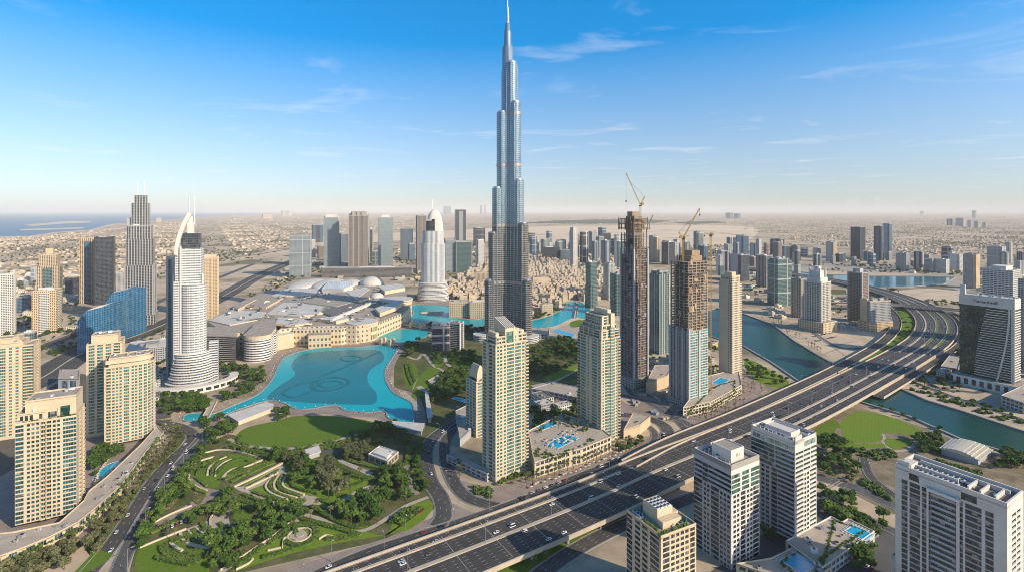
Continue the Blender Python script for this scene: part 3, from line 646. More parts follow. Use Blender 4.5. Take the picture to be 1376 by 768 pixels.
def roof_kit(b, poly, z, par=1.2, pm=None, rm=None, n=5, seed=1, tall=3.0, thick=.5, clutter=True):
    """roof sheet, parapet and plant standing on it, each a part"""
    rg = random.Random(seed); pm = pm or tanl; rm = rm or roofg
    r = MB(); r.face([(x, y, z) for x, y in ccw(inset(ccw(poly), .05))]); ro = r.build('roof', rm, b.root)
    p = MB(); p.ring(ccw(poly), thick, z - .6, z + par); p.build('parapet', pm, b.root)
    xs = [q[0] for q in poly]; ys = [q[1] for q in poly]; inn = inset(ccw(poly), 2.2)
    for k in range(n * 3):
        if n <= 0: break
        x, y = rg.uniform(min(xs), max(xs)), rg.uniform(min(ys), max(ys))
        if not inside((x, y), inn): continue
        n -= 1; w, d, h = rg.uniform(1.5, 4.5), rg.uniform(1.5, 4), rg.uniform(.8, tall); m = MB()
        m.box((0, 0, 0), (w, d, h * .9)); m.box((0, 0, h * .9 + .01), (w + .2, d + .2, .15))
        if rg.random() < .5: m.prism(ngon(min(w, d) * .35, 10), h * .9 + .16, h * .9 + .7, 1)
        m.build('roof_plant', [rg.choice([whitem, greyw, steel, concrete_grey]), darkm], b.root, (x, y, z), 0)
    return ro
def chiller_row(b, x, y, z, nx, ny, step=3.0, m=None):
    for i in range(nx):
        for j in range(ny):
            mb = MB(); mb.box((0, 0, .3), (2.3, 2.3, 1.5)); mb.prism(ngon(.85, 12), 1.81, 2.1, 1); mb.box((0, 0, 0), (1.9, 1.9, .29), 0, 1)
            mb.build('cooling_unit', [m or whitem, darkm], b.root, (x + i * step, y + j * step, z))
def pool(name_label, poly, z, deck=None):
    c = (sum(p[0] for p in poly) / len(poly), sum(p[1] for p in poly) / len(poly)); r = prop(empty('swimming_pool', (*c, z)), name_label, 'swimming pool')
    q = [(x - c[0], y - c[1]) for x, y in ccw(poly)]
    w = MB(); w.face([(x, y, .16) for x, y in q]); w.build('water', pool_m, r)
    k = MB(); k.ring(inset(q, -1.0), .99, .0, .28); k.build('coping', whitew, r)
    return r
def footprint(b, x, y, w, d): return rect(w, d, x, y)
# ---------------------------------------------------------------- near towers (front corner, e1 = +x along the sunlit face, e2 = +y along the shaded one)
def corners(w, d): return (0, 0), (w, 0), (w, d), (0, d)
def hero_frame(b, w, d, z0, nfl, fh, front, left, right=None, back=None, **kw):
    A, B_, C_, D = corners(w, d); kl = dict(kw)
    for p0, p1, cols in ((A, B_, front), (B_, C_, right or front), (C_, D, back or left), (D, A, left)):
        b.facade(p0, p1, z0, nfl, fh, cols, **kw)
# ---- white tower with the roof block and small sign (near right)
def tower_white_near():
    w, d = 32.8, 33.6; b = Bld('residential_tower', 'white tower with a plain pale roof block, right of the small tan-roofed tower', (158.7, 377.0), R(30.5))
    A, B_, C_, D = corners(w, d); fh = 3.62; n = 16
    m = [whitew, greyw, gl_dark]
    b.facade(A, B_, -4, n, fh, 'w1.6 p3.4 p3.4 w.8 g5 w.8 p3.4 p3.4 g6 w.6', gl_dark, frame_d)
    b.facade(D, A, -4, n, fh, 'g8 w.8 p3 p3 w.8 g7 w.6 p3 p3 p3 w.8', gl_dark, frame_d, wi=1, si=1)  # face away from the sun painted grey, imitating shade on white walls
    zt = -4 + n * fh
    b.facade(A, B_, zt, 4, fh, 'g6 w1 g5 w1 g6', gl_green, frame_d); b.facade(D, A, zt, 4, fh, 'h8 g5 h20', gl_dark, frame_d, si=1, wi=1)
    z2 = zt + 4 * fh
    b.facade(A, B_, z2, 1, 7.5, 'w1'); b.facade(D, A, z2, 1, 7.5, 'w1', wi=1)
    b.facade(B_, C_, -4, n + 4, fh, 'p3*9', gl_dark, frame_d); b.facade(C_, D, -4, n + 4, fh, 'p3*9', gl_dark, frame_d); zr = z2 + 4.2
    b.plain([C_, D, (0, d - .3), (w, d - .3)], z2, z2 + 7.5); b.facade(B_, C_, z2, 1, 7.5, 'w1')
    roof_kit(b, rect(w, d), zr, 3.3, whitew, roofg, 9, 3, 2.2, .7)
    pl = MB(); pl.prism(rect(15, 17, 9, 7), zr, zr + 8.5); pl.prism(rect(14, 16, 9.5, 7.5), zr + 8.5, zr + 8.6, 1); pl.ring(rect(15, 17, 9, 7), .5, zr + 8.5, zr + 9.2)
    b.part('lift_overrun', pl, [whitew, roofg]); tx = bpy.data.curves.new('sign_text', 'FONT'); tx.body = 'Fi.e'; tx.size = 3.4; tx.extrude = .04
    tx.materials.append(M('faded_sign', (.32, .27, .2))); o = link('sign_text', tx, b.root, (15, 6.9, zr + 3.4)); o.rotation_euler = (R(90), 0, 0)
    fin = MB(); fin.prism(rect(.9, 17, 23, 7), zr, zr + 7.5); fin.prism(rect(w - 24, .8, 24, 24), zr, zr + 6); b.part('roof_screen', fin, whitew)
    for k in range(9):
        g = MB(); g.box((0, 0, 0), (.16, .16, 2.6)); g.build('roof_post', whitem, b.root, (.6, 2 + k * 3.6, zr + 3.3))
    b.finish(m)
    return b
tower_white_near()
# ---- taller white/glass tower with a pool terrace
def tower_glass_corner():
    w, d = 30.5, 37; b = Bld('residential_tower', 'tall pale tower with dark glass upper floors, nearest the highway bridge on the right', (218, 401), R(32))
    A, B_, C_, D = corners(w, d); fh = 3.6; n = 14
    b.facade(A, B_, 5, n, fh, 'h9 w.6 p3 p3 w.6 h7 w.5', gl_dark, frame_d); b.facade(D, A, 5, n, fh, 'w.6 p3 p3 p3 p3 w1 g4 h11', gl_dark, frame_d, wi=1, si=1)  # left face takes the grey wall: shade painted into its colour
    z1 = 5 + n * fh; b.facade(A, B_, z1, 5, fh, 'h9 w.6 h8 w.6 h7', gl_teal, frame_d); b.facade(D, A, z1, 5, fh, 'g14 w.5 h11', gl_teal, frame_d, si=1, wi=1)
    z2 = z1 + 5 * fh
    b.facade(A, B_, z2, 1, 9.4, 'w9 g12 w1', gl_pale, frame_m); b.facade(D, A, z2, 2, 4.7, 'w1 g3*9 w1', gl_pale, frame_m, wi=0, si=0)
    for P, Q in ((B_, C_), (C_, D)): b.facade(P, Q, 5, n + 5, fh, 'p3*8', gl_dark, frame_d); b.facade(P, Q, z2, 1, 9.4, 'w1')
    zr = z2 + 7
    roof_kit(b, rect(w, d), zr, 2.4, whitew, roofg, 12, 5, 2.4, .6)
    pl = MB(); pl.prism(rect(13, 22, 8, 8), zr, zr + 3.6); pl.ring(rect(13, 22, 8, 8), .5, zr + 3.6, zr + 4.4); b.part('lift_overrun', pl, [whitew])
    fr = MB()
    for k in range(11): fr.box((0.25, 1.5 + k * 3.4, zr + 2.4), (.3, .3, 2.0)); 
    fr.box((.25, d / 2, zr + 4.41), (.3, d - 2, .3)); b.part('roof_railing', fr, whitem)
    f = MB(); f.prism(rect(9, .6, 1, .3), zr + 2.4, zr + 5.5); b.part('roof_screen', f, whitew)
    b.finish([whitew, greyw])
    return b
tower_glass_corner()
# podiums of the near right group
def podium(name, label, poly, z0, z1, m, fac_cols=None, glass=None, par=1.0, rm=None, fh=None, clut=3):
    poly = ccw(poly); o = poly[0]; b = Bld(name, label, o, 0, cat='podium'); P = [(x - o[0], y - o[1]) for x, y in poly]; N = len(P)
    for i in range(N):
        L = math.hypot(P[(i + 1) % N][0] - P[i][0], P[(i + 1) % N][1] - P[i][1]); nf = max(1, round((z1 - z0) / (fh or 4.2)))
        cols = ('w1 ' + 'p4 ' * max(1, round(L / (fac_cols or 5.0))) + 'w1') if fac_cols != 0 and L > 6 else 'w1'
        b.facade(P[i], P[(i + 1) % N], z0, nf, (z1 - z0) / nf, cols, glass or gl_dark, frame_m)
    roof_kit(b, P, z1 - .2, par, m, rm or paving_pale, clut); b.finish([m, m]); return b
podium('podium', 'pale podium with a pool terrace at the foot of the tall glass-cornered tower', [(208, 396), (262, 428), (266, 420), (274, 425), (284, 408), (218, 366)], 0, 9, whitew, 6, clut=9)
pool('turquoise rooftop pool on the podium right of the tall glass-cornered tower', [(262, 409), (273, 416), (280, 404), (269, 397)], 9.0)
podium('podium', 'low podium with a blue pool behind the white tower with the roof block', [(188, 378), (212, 391), (226, 368), (196, 350), (160, 372)], 0, 8, creamw, 6, clut=8)
pool('deep blue pool on the podium beside the white tower with the roof block', [(194, 376), (209, 384.5), (217, 371), (202, 362.5)], 8.0)
# ---- small tan-roofed tower, lower right
def tower_tan_small():
    w, d = 30, 33; b = Bld('residential_tower', 'tan tower with a stepped rooftop crowded with air-conditioning units, cut off by the lower edge', (93, 325), R(27))
    A, B_, C_, D = corners(w, d); fh = 3.5; n = 16; z0 = 0
    b.facade(A, B_, z0, n, fh, 'w1 g4 w.5 p2.8 p2.8 p2.8 p2.8 w.5 g3 w.8', gl_dark, frame_d); b.facade(D, A, z0, n, fh, 'g4 w1.2 p5 p5 w1 g6 w1', gl_dark, frame_d)
    b.facade(B_, C_, z0, n, fh, 'p3*8', gl_dark, frame_d); b.facade(C_, D, z0, n, fh, 'p3*8', gl_dark, frame_d); z = n * fh
    roof_kit(b, rect(w, d), z, 1.4, tanl, roofg, 12, 8, 2)
    b2 = MB(); b2.prism(rect(13, 14, 8, 12), z, z + 8); b2.ring(rect(13, 14, 8, 12), .5, z + 8, z + 9.2); b2.prism(rect(16, 5, 7, 6), z, z + 4.5); b2.prism(rect(6, 10, 21.01, 13), z, z + 3.5); b.part('lift_overrun', b2, [tanl])
    f = MB()
    for x, y, sx, sy in ((4, 2, 8, 2.4), (18, 2, 12, 2), (25, 9, 3, 9), (2.4, 12, 2, 12)):
        for _ in range(int(sx * sy * 14)): leaf(f, x + rnd.uniform(-sx, sx) / 2, y + rnd.uniform(-sy, sy) / 2, z + rnd.uniform(.3, 1.6), .6)
    b.part('roof_planting', f, hedge_m); chiller_row(b, 9.5, 13.5, z + 8.05, 4, 4, 3.1); chiller_row(b, 3, 22, z + .1, 1, 3, 3.1); chiller_row(b, 23, 25, z + .1, 2, 2, 3.1)
    g = MB(); g.prism(rect(5, 3.5, 22, 5), z + .1, z + 2.6); b.part('roof_skylight', g, gl_teal)
    b.finish([tanl, tanw]); return b
def leaf(mb, x, y, z, s, m=0):
    a, t = rnd.uniform(0, 6.283), rnd.uniform(-.9, .9); ca, sa, ct, st = math.cos(a), math.sin(a), math.cos(t), math.sin(t); q = rnd.uniform(.6, 1.2) * s
    u = (ca * q, sa * q, 0); v = (-sa * ct * q, ca * ct * q, st * q)
    mb.face([(x - u[0] - v[0], y - u[1] - v[1], z - v[2]), (x + u[0] - v[0], y + u[1] - v[1], z - v[2]), (x + u[0] + v[0], y + u[1] + v[1], z + v[2]), (x - u[0] + v[0], y - u[1] + v[1], z + v[2])], m)
tower_tan_small()
# ---- broad white slab, lower right
def tower_slab():
    w, d = 27, 57; zr = 90; b = Bld('apartment_slab', 'broad white slab tower with dark glass balcony bays at the lower right', (289, 304), R(31))
    A, B_, C_, D = corners(w, d); fh = 3.55; n = 21; z0 = 80.5 - n * fh
    b.facade(D, A, z0, n, fh, 'w3.6 g3.6 w1 g6 w.9 g5 h8 h4.5 g4 w1 g8 w1.6 g4 w6', gl_dark, frame_d, wi=0, si=1); b.facade(A, B_, z0, n, fh, 'w7 h7 w1 h6 w5', gl_dark, frame_d)
    b.facade(B_, C_, z0, n, fh, 'p3*14', gl_dark, frame_d); b.facade(C_, D, z0, n, fh, 'w5 p3*5 w5', gl_dark, frame_d); zt = z0 + n * fh
    b.facade(D, A, zt, 1, 6.5, 'w8 g6 w1 w20 w1 g8 w14', gl_dark, frame_d); b.facade(A, B_, zt, 1, 6.5, 'w1'); b.facade(B_, C_, zt, 1, 6.5, 'w1'); b.facade(C_, D, zt, 1, 6.5, 'w1')
    roof_kit(b, rect(w, d), zt + 6.5, 2.6, whitew, roofd, 16, 12, 1.8, .9)
    rib = MB(); rib.prism(rect(.9, 1.6, -1.0, 22), z0, zt + 2); rib.prism(rect(.9, 1.0, -1.0, 38), z0, zt + 2); b.part('facade_rib', rib, whitew)
    can = MB(); can.box((-1.3, 30, zt - .6), (2.6, 17, 2.0)); b.part('roof_terrace', can, whitew)
    zz = zt + 6.5; bm = MB()
    for y in (6, 13, 19): bm.prism(rect(14, .9, 4, y), zz, zz + 2.8)
    bm.prism(rect(1.0, 24, 9, 26), zz, zz + 2.4); bm.prism(rect(1, 46, 19, 4), zz, zz + 2.7); b.part('roof_beam', bm, whitew)
    wd = MB(); wd.prism(rect(10, 6, 3, 49), zz, zz + 3.6); wd.prism(rect(.8, 7, .8, 49), zz + 2.61, zz + 5.5); b.part('lift_overrun', wd, whitew)
    chiller_row(b, 4, 25, zz + .1, 1, 9, 2.7); chiller_row(b, 13, 22, zz + .1, 1, 10, 2.9)
    b.finish([whitew, greyw]); return b
tower_slab()
podium('podium', 'low white annex with an open courtyard left of the broad white slab tower', [(262, 360), (275, 368), (296, 336), (284, 326)], 0, 22, whitew, 7, fh=5)
# ---- cream residential tower by the highway with the sloped crown
def tower_cream_crown():
    w, d = 39, 24; b = Bld('residential_tower', 'slender cream tower with a central green glass strip and louvred slanted crown', (-15.7, 498.6), R(35))
    A, B_, C_, D = corners(w, d); fh = 3.42; n = 37; z0 = 4
    b.facade(A, B_, z0, n, fh, 'w.8 p2.6 p2.6 w.5 p2.6 w.4 g6.2 w.8 g5.2 w.7 p2.8 w.6 b2.4', gl_green, frame_m, bal=(creamw, creamw)); b.facade(D, A, z0, n, fh, 'w1 g4 w3 b4 w1 p2.6 w.6', gl_green, frame_m, bal=(creamw, creamw))
    b.facade(B_, C_, z0, n, fh, 'p3*7'); b.facade(C_, D, z0, n, fh, 'p3*10'); b.plain([(0, -.05), (w + .05, -.05), (w + .05, d), (-.05, d)], 0, z0 + .02); z = z0 + n * fh
    b.facade((9, 3), (w, 3), z, 2, fh, 'p2.6 p2.6 g5 w1 p3 p3'); b.facade((3, d - 3), (3, 3), z, 2, fh, 'w1 g4 w1'); b.facade((3, 3), (9, 3), z, 2, fh, 'p2.6 p2.6'); b.plain([(w, 3), (w, d - 2), (3, d - 2), (3, d - 2.2)], z, z + 2 * fh); roof_kit(b, rect(w, d), z, 1.1, creamw, roofg, 3, 2)
    z2 = z + 2 * fh
    cr = MB(); x0, x1, ya, yb = 13, 25, 2.5, d - 2
    cr.prism(rect(x1 - x0, yb - ya, x0, ya), z, z2 + 8, 0, False)
    P = [(x0, ya, z2 + 8), (x1, ya, z2 + 8), (x1, yb, z2 + 15), (x0, yb, z2 + 15)]
    cr.face([P[0], P[1], P[2], P[3]], 1); cr.face([(x1, ya, z2 + 8), (x1, yb, z2 + 8), (x1, yb, z2 + 15)], 0); cr.face([(x0, yb, z2 + 8), (x0, ya, z2 + 8), (x0, yb, z2 + 15)], 0); cr.face([(x1, yb, z2 + 8), (x0, yb, z2 + 8), (x0, yb, z2 + 15), (x1, yb, z2 + 15)], 0)
    crown = b.part('crown', cr, [creamw, darkm])
    lv = MB()
    for k in range(6):
        x = x0 + .8 + k * 2.1; lv.bar((x, ya, z2 + 8.35), (x, yb, z2 + 15.35), .9)
    lv.build('louvre', whitew, crown)
    st = MB(); st.prism(rect(8, 5, 14.5, 2.1), z, z2 + 4.6); b.part('glass_bay', st, gl_green)
    sh = MB(); sh.prism(rect(9, 10, w - 10, 6), z2 - 2, z2 + 3.5); sh.prism(rect(4, 14, 4, 6), z2, z2 + 4); sh.prism(rect(6, 12, x1 + .01, 5), z, z2 + 6); b.part('roof_wall', sh, creamw)
    roof_kit(b, rect(w - 3, d - 5, 3, 3), z2, 1.0, creamw, roofg, 5, 7)
    b.finish([creamw, tanl]); return b
tower_cream_crown()
def tower_cream_stepped():
    w, d = 28, 42; b = Bld('residential_tower', 'cream tower with terraced glass penthouse storeys and a flat-topped wall crown, right of the pools', (100, 583), R(31))
    A, B_, C_, D = corners(w, d); fh = 3.45; n = 33
    b.facade(A, B_, 2, n, fh, 'w.8 p2.2 w.4 g5.4 w.6 p2.3 p2.3 p2.3 b2.5', gl_green, frame_m, bal=(creamw, creamw)); b.facade(D, A, 2, n, fh, 'b2.4 w.6 g5 w1.4 p2 w1.4 w.8 g5 w1 p2 w1.2', gl_green, frame_m, bal=(creamw, creamw))
    b.facade(B_, C_, 2, n, fh, 'p3*10'); b.facade(C_, D, 2, n, fh, 'p3*8'); b.plain([(-.1, -.1), (w, -.1), (w, d), (-.1, d)], 0, 2.05); z = 2 + n * fh
    roof_kit(b, rect(w, d), z, 1.0, creamw, roofg, 4, 3)
    for k, (i, h, c1, c2) in enumerate(((1.2, 9, 'w1.5 g3 w1 g5 w1.5 g4', 'g3 w.5 g3 w.5 g3 w.5 g4 w1.5'), (4.0, 5, 'w1 g3 w1 g4 w2 g3', 'g5 w.6 g5 w1 g4'), (6, 10, 'w2 g4 w1 g5 w1', 'w.5 g2*7 w1'))):
        nf = max(1, round(h / 3.4)); x0, y0, x1, y1 = i, i, w - i * .6, d - i
        b.facade((x0, y0), (x1, y0), z, nf, h / nf, c1, gl_teal); b.facade((x1, y0), (x1, y1), z, nf, h / nf, 'w1'); b.facade((x1, y1), (x0, y1), z, nf, h / nf, 'w1'); b.facade((x0, y1), (x0, y0), z, nf, h / nf, c2, gl_teal); z += h
        roof_kit(b, rect(x1 - x0, y1 - y0, x0, y0), z, .9, creamw, roofg, 2, k)
    cr = MB(); cr.prism(rect(5, 24, 17, 9), z - 8, z + 6.5); cr.prism(rect(5.5, 6, 17.2, 3.2), z - 16, z + 3); b.part('crown', cr, [creamw])
    gb = MB(); gb.prism(rect(6, 2, 13, -.6), 2, z - 12); gb2 = b.part('glass_bay', gb, FAC('bay_glass', (.5, .5, .42), (.12, .24, .2), 1.5, 3.45, .86, .74, .3))
    b.finish([creamw, tanl]); return b
tower_cream_stepped()
def tower_behind():
    w, d = 22, 24; x, y = G(640, 588); b = Bld('residential_tower', 'short shaded tower with a curved crown just behind the slender cream tower', (x, y), R(35))
    A, B_, C_, D = corners(w, d); n = 18; fh = 3.5
    b.facade(A, B_, 0, n, fh, 'w1 p3 g4 w1 g4 p3 w1', gl_green); b.facade(D, A, 0, n, fh, 'w1 g4 w1 g4 w1 g4 w1', gl_green); b.facade(B_, C_, 0, n, fh, 'p3*6'); b.facade(C_, D, 0, n, fh, 'p3*6'); z = n * fh
    roof_kit(b, rect(w, d), z, 1.2, creamw, roofg, 4, 5)
    cr = MB(); pts = [(x_, z + 3 + 15 * math.sin(math.pi * min(1, t)) ** .6) for t, x_ in ((i / 10, 3 + 1.0 * i) for i in range(11))]
    for (xa, za), (xb, zb) in zip(pts, pts[1:]):
        cr.face([(xa, 4, z), (xb, 4, z), (xb, 4, zb), (xa, 4, za)]); cr.face([(xb, d - 4, z), (xa, d - 4, z), (xa, d - 4, za), (xb, d - 4, zb)]); cr.face([(xa, 4, za), (xb, 4, zb), (xb, d - 4, zb), (xa, d - 4, za)])
    b.part('crown', cr, creamw); c2 = MB(); c2.prism(rect(7, 14, 14, 5), z, z + 7); b.part('roof_wall', c2, creamw); b.finish([creamw, tanl])
tower_behind()
podium('podium', 'long cream podium with square windows and a pool deck between the two cream towers', [(20.5, 526), (22, 507), (60, 531), (72, 537), (108, 566), (96, 600), (60, 630), (18, 580)], 0, 15, creamw, 5.5, gl_dark, fh=5)
pool('long bright blue pool on the deck between the two cream towers', PX((733, 597), (760, 583.5), (777, 588), (750, 601.5), z=15), 15.0)
pool('small blue pool on the far end of the cream pool deck', PX((722, 573), (742, 565), (750, 569), (729, 577), z=15), 15.0)
podium('gatehouse', 'grey stone forecourt walls left of the slender cream tower', [(-62, 545), (-20, 505), (-24, 500), (-68, 540)], 0, 7, greyw, 7)
podium('gatehouse', 'small stone pavilion in front of the short shaded tower', PX((612, 560), (628, 552), (640, 580), (618, 600)), 0, 8, greyw, 0)
podium('utility_building', 'plain tan block beside the road loop right of the stepped cream tower', PX((838, 590), (860, 583), (874, 571), (850, 567)), 0, 11, tanw, 0)
# ---- tan towers at the left
def tower_tan_front():
    w, d = 39, 32; b = Bld('residential_tower', 'tan tower with teal corner glass and a solid raised crown, nearest at the left edge', (-404.6, 424), R(29.5))
    A, B_, C_, D = corners(w, d); fh = 3.55; n = 23; z0 = 4
    b.facade(A, B_, z0, n, fh, 'g4.6 w1 p2.4 p2.4 p2.4 w.4 b2.6 w.4 b2.6 w.4 p2.4 p2.4 w1 g7.5', gl_teal, frame_m, bal=(tanl, tanl)); b.facade(B_, C_, z0, n, fh, 'g6 w1 b3.5 w1 p2.6 p2.6 b3 w1', gl_teal, frame_m, bal=(tanl, tanl))
    b.facade(C_, D, z0, n, fh, 'p3*10'); b.facade(D, A, z0, n, fh, 'p3*8'); z = z0 + n * fh
    roof_kit(b, rect(w, d), z, 1.1, tanl, roofg, 6, 2)
    def prism_fac(x, y, ww, dd, h, c, m=0):
        b.plain(rect(ww, dd, x, y), z, z + h, m); roof_kit(b, rect(ww, dd, x, y), z + h + .02, 1.2, tanl, roofg, 5, 9)
    b.facade((1, 2), (26, 2), z, 1, 7, 'w1 p3 p3 p3 w3 p3 w3 g6'); b.facade((26, 2), (26, 20), z, 1, 7, 'w1'); b.facade((1, 20), (1, 2), z, 1, 7, 'w1'); b.plain([(26, 20), (1, 20), (1, 19.8), (26, 19.8)], z, z + 7); roof_kit(b, rect(25, 18, 1, 2), z + 7, 1.0, tanl, roofg, 3, 4)
    prism_fac(5, 5, 33, 25, 16, None); gb = MB(); gb.prism(rect(6, 2, 28, 4), z, z + 9); b.part('glass_bay', gb, gl_teal)
    f = MB()
    for _ in range(160): leaf(f, rnd.uniform(4, 38), rnd.uniform(1.2, 3), z + rnd.uniform(.3, 1.8), .6)
    b.part('roof_planting', f, hedge_m); b.finish([tanl, tanl]); return b
tower_tan_front()
def tower_tan_mid():
    w, d = 45, 30; b = Bld('residential_tower', 'broad tan tower with a rounded green glass bay beside the left street', (-446.6, 570.5), R(33))
    fh = 3.5; n = 24; z0 = 3; arc = [(30 + 15 * math.sin(t), 15 - 15 * math.cos(t)) for t in [i * math.pi / 2 / 5 for i in range(6)]]
    b.facade((0, 0), (30, 0), z0, n, fh, 'w1.2 b3 w.6 p2.4 p2.4 p2.4 w.8 g4 w1 p2.4 p2.4', gl_green, frame_m, bal=(tanl, tanl))
    for a, c in zip(arc, arc[1:]): b.facade(a, c, z0, n, fh, 'w.5 g4 w.5', gl_green, frame_m)
    b.facade((45, 15), (45, d), z0, n, fh, 'b4 w1 p3 p3 w1'); b.facade((45, d), (0, d), z0, n, fh, 'p3*11'); b.facade((0, d), (0, 0), z0, n, fh, 'p3*8'); z = z0 + n * fh
    poly = [(0, 0)] + arc + [(45, d), (0, d)]; roof_kit(b, poly, z, 1.2, tanl, roofg, 5, 6)
    in2 = inset(poly, 3.5); b.plain(in2, z, z + 9); roof_kit(b, in2, z + 9.02, 1.2, tanl, roofg, 9, 8); 
    cr = MB(); cr.ring(inset(poly, 1.0), .8, z + 4, z + 8); b.part('roof_screen', cr, tanl); b.finish([tanl, tanl]); return b
tower_tan_mid()
def simple_hero(name, label, loc, rz, w, d, fh, n, z0, cf, cs, wall, glass, crown, seed=1, bal=None, grp=None):
    b = Bld(name, label, loc, R(rz), grp); A, B_, C_, D = corners(w, d)
    b.facade(A, B_, z0, n, fh, cf, glass, bal=bal); b.facade(B_, C_, z0, n, fh, cs, glass, bal=bal); b.facade(C_, D, z0, n, fh, 'p3*9', glass); b.facade(D, A, z0, n, fh, cs, glass, bal=bal); z = z0 + n * fh
    if z0 > .5: b.plain(rect(w + .3, d + .3, -.15, -.15), 0, z0 + .01)
    roof_kit(b, rect(w, d), z, 1.2, wall, roofg, 5, seed)
    for x, y, ww, dd, h in crown:
        b.plain(rect(ww, dd, x, y), z, z + h); roof_kit(b, rect(ww, dd, x, y), z + h + .02, 1.1, wall, roofg, 3, seed + 2)
    b.finish([wall, wall]); return b
simple_hero('residential_tower', 'tan tower with shaded lower floors standing behind the rounded-bay tan tower', (-488, 597), 30, 33, 28, 3.55, 29, 3, 'w1 g3 w1 g3 w1 g3 w1 b3 w1', 'w1 p2.5 p2.5 w1 p2.5 p2.5 w1', tanl, gl_green, ((4, 3, 25, 20, 9),), 3, (tanl, tanl))
simple_hero('residential_tower', 'tan tower with a green glass strip cut off by the left edge', (-598, 580), 30, 49, 30, 3.5, 29, 3, 'p2.5 p2.5 p2.5 w1 g5 w1 p2 w1 p2 w1.5 b5', 'w1 p2.6 p2.6 w1 b4 w1 p2.6', tanl, gl_green, ((8, 5, 28, 18, 9), (0, 2, 40, 26, 4)), 5, (tanl, tanl))
podium('podium', 'long curving tan podium with arched glass shopfronts wrapping the nearest left tower', ZL((-60, 790), (13, 762), (66, 742), (155, 704), (235, 660), (285, 618), (370, 540), (440, 440), (500, 372), (480, 352), (430, 410), (330, 510), (270, 560), (255, 590), (180, 660), (40, 690), (-60, 700)), 0, 11, tanl, 8, gl_teal, fh=5.5, clut=26)
sheet('pool_terrace', ZL((265, 560), (300, 440), (350, 405), (440, 400), (400, 450), (330, 510)), paving, .2)
pool('curved blue garden pool behind the tan podium at the left street', cat(ZL((285, 488), (310, 455), (345, 435), (385, 432), (383, 450), (340, 468), (310, 495)), 3, True), .3)
podium('depot_building', 'grey box building with a square blue window beside the shaded dark road', PX((78, 527), (106, 527), (107, 514), (80, 514)), 0, 20, greyw, 12, gl_blue, fh=20)
# ---------------------------------------------------------------- landmarks
f_burj = FAC('silver_curtain_wall', (.36, .42, .46), (.13, .22, .29), 3.0, 4.2, .80, .8, .75, .18, wrough=.3, vary=.3)
f_burjlow = FAC('slatted_painted_reflection_wall', (.29, .255, .22), (.06, .07, .08), 3.0, 4.2, .84, .66, .55, .18, wrough=.4, vary=.5)  # lower storeys: visible floor slabs, ground's dark reflection painted into the tone
f_fins = FAC('grey_fin_wall', (.36, .355, .345), (.045, .065, .085), 5.2, 3.6, .64, .86, .5, vary=.4)
f_bands = FAC('white_band_wall', (.68, .66, .63), (.06, .09, .12), 4.0, 3.6, .94, .52, .2)
f_white = FAC('white_grid_wall', (.66, .63, .57), (.09, .12, .15), 3.4, 3.6, .66, .62, .3)
f_whitefin = FAC('white_fin_wall', (.72, .70, .67), (.20, .25, .30), 3.6, 4.0, .5, .97, .3, vary=.2)
f_tan = FAC('tan_grid_wall', (.62, .46, .28), (.07, .075, .07), 3.2, 3.5, .5, .55, .1)
f_tand = FAC('tan_strip_wall', (.55, .42, .28), (.07, .08, .085), 4.4, 3.5, .46, .8, .1)
f_cream = FAC('cream_grid_wall', (.64, .54, .40), (.07, .08, .08), 3.0, 3.5, .55, .62, .1)
f_glassg = FAC('green_curtain_wall', (.19, .26, .25), (.05, .125, .135), 2.6, 3.6, .84, .74, .55, vary=.4)
f_glassb = FAC('blue_curtain_wall', (.15, .23, .31), (.05, .12, .20), 2.6, 3.6, .86, .78, .55, vary=.4)
f_glassl = FAC('pale_curtain_wall', (.40, .44, .44), (.17, .24, .26), 3.0, 3.6, .76, .72, .5, vary=.3)
f_dark = FAC('dark_curtain_wall', (.10, .11, .13), (.035, .05, .07), 2.8, 3.6, .85, .75, .4, vary=.5)
f_brown = FAC('brown_grid_wall', (.26, .20, .16), (.045, .05, .055), 3.2, 3.5, .6, .62, .15)
f_greyg = FAC('grey_grid_wall', (.42, .42, .41), (.07, .09, .11), 3.2, 3.5, .62, .62, .25)
f_darkband = FAC('dark_band_wall', (.36, .34, .32), (.025, .03, .035), 6.0, 3.4, 1.2, .62, .15)
f_old = FAC('old_town_wall', (.66, .53, .38), (.07, .06, .05), 3.6, 3.6, .34, .42, .0, .4)
f_arcade = FAC('arcade_wall', (.62, .49, .33), (.10, .08, .06), 5.2, 5.2, .42, .62, .0, .4)
f_mall = FAC('mall_stone_wall', (.64, .52, .35), (.10, .10, .10), 9.0, 9.0, .34, .4, .1)

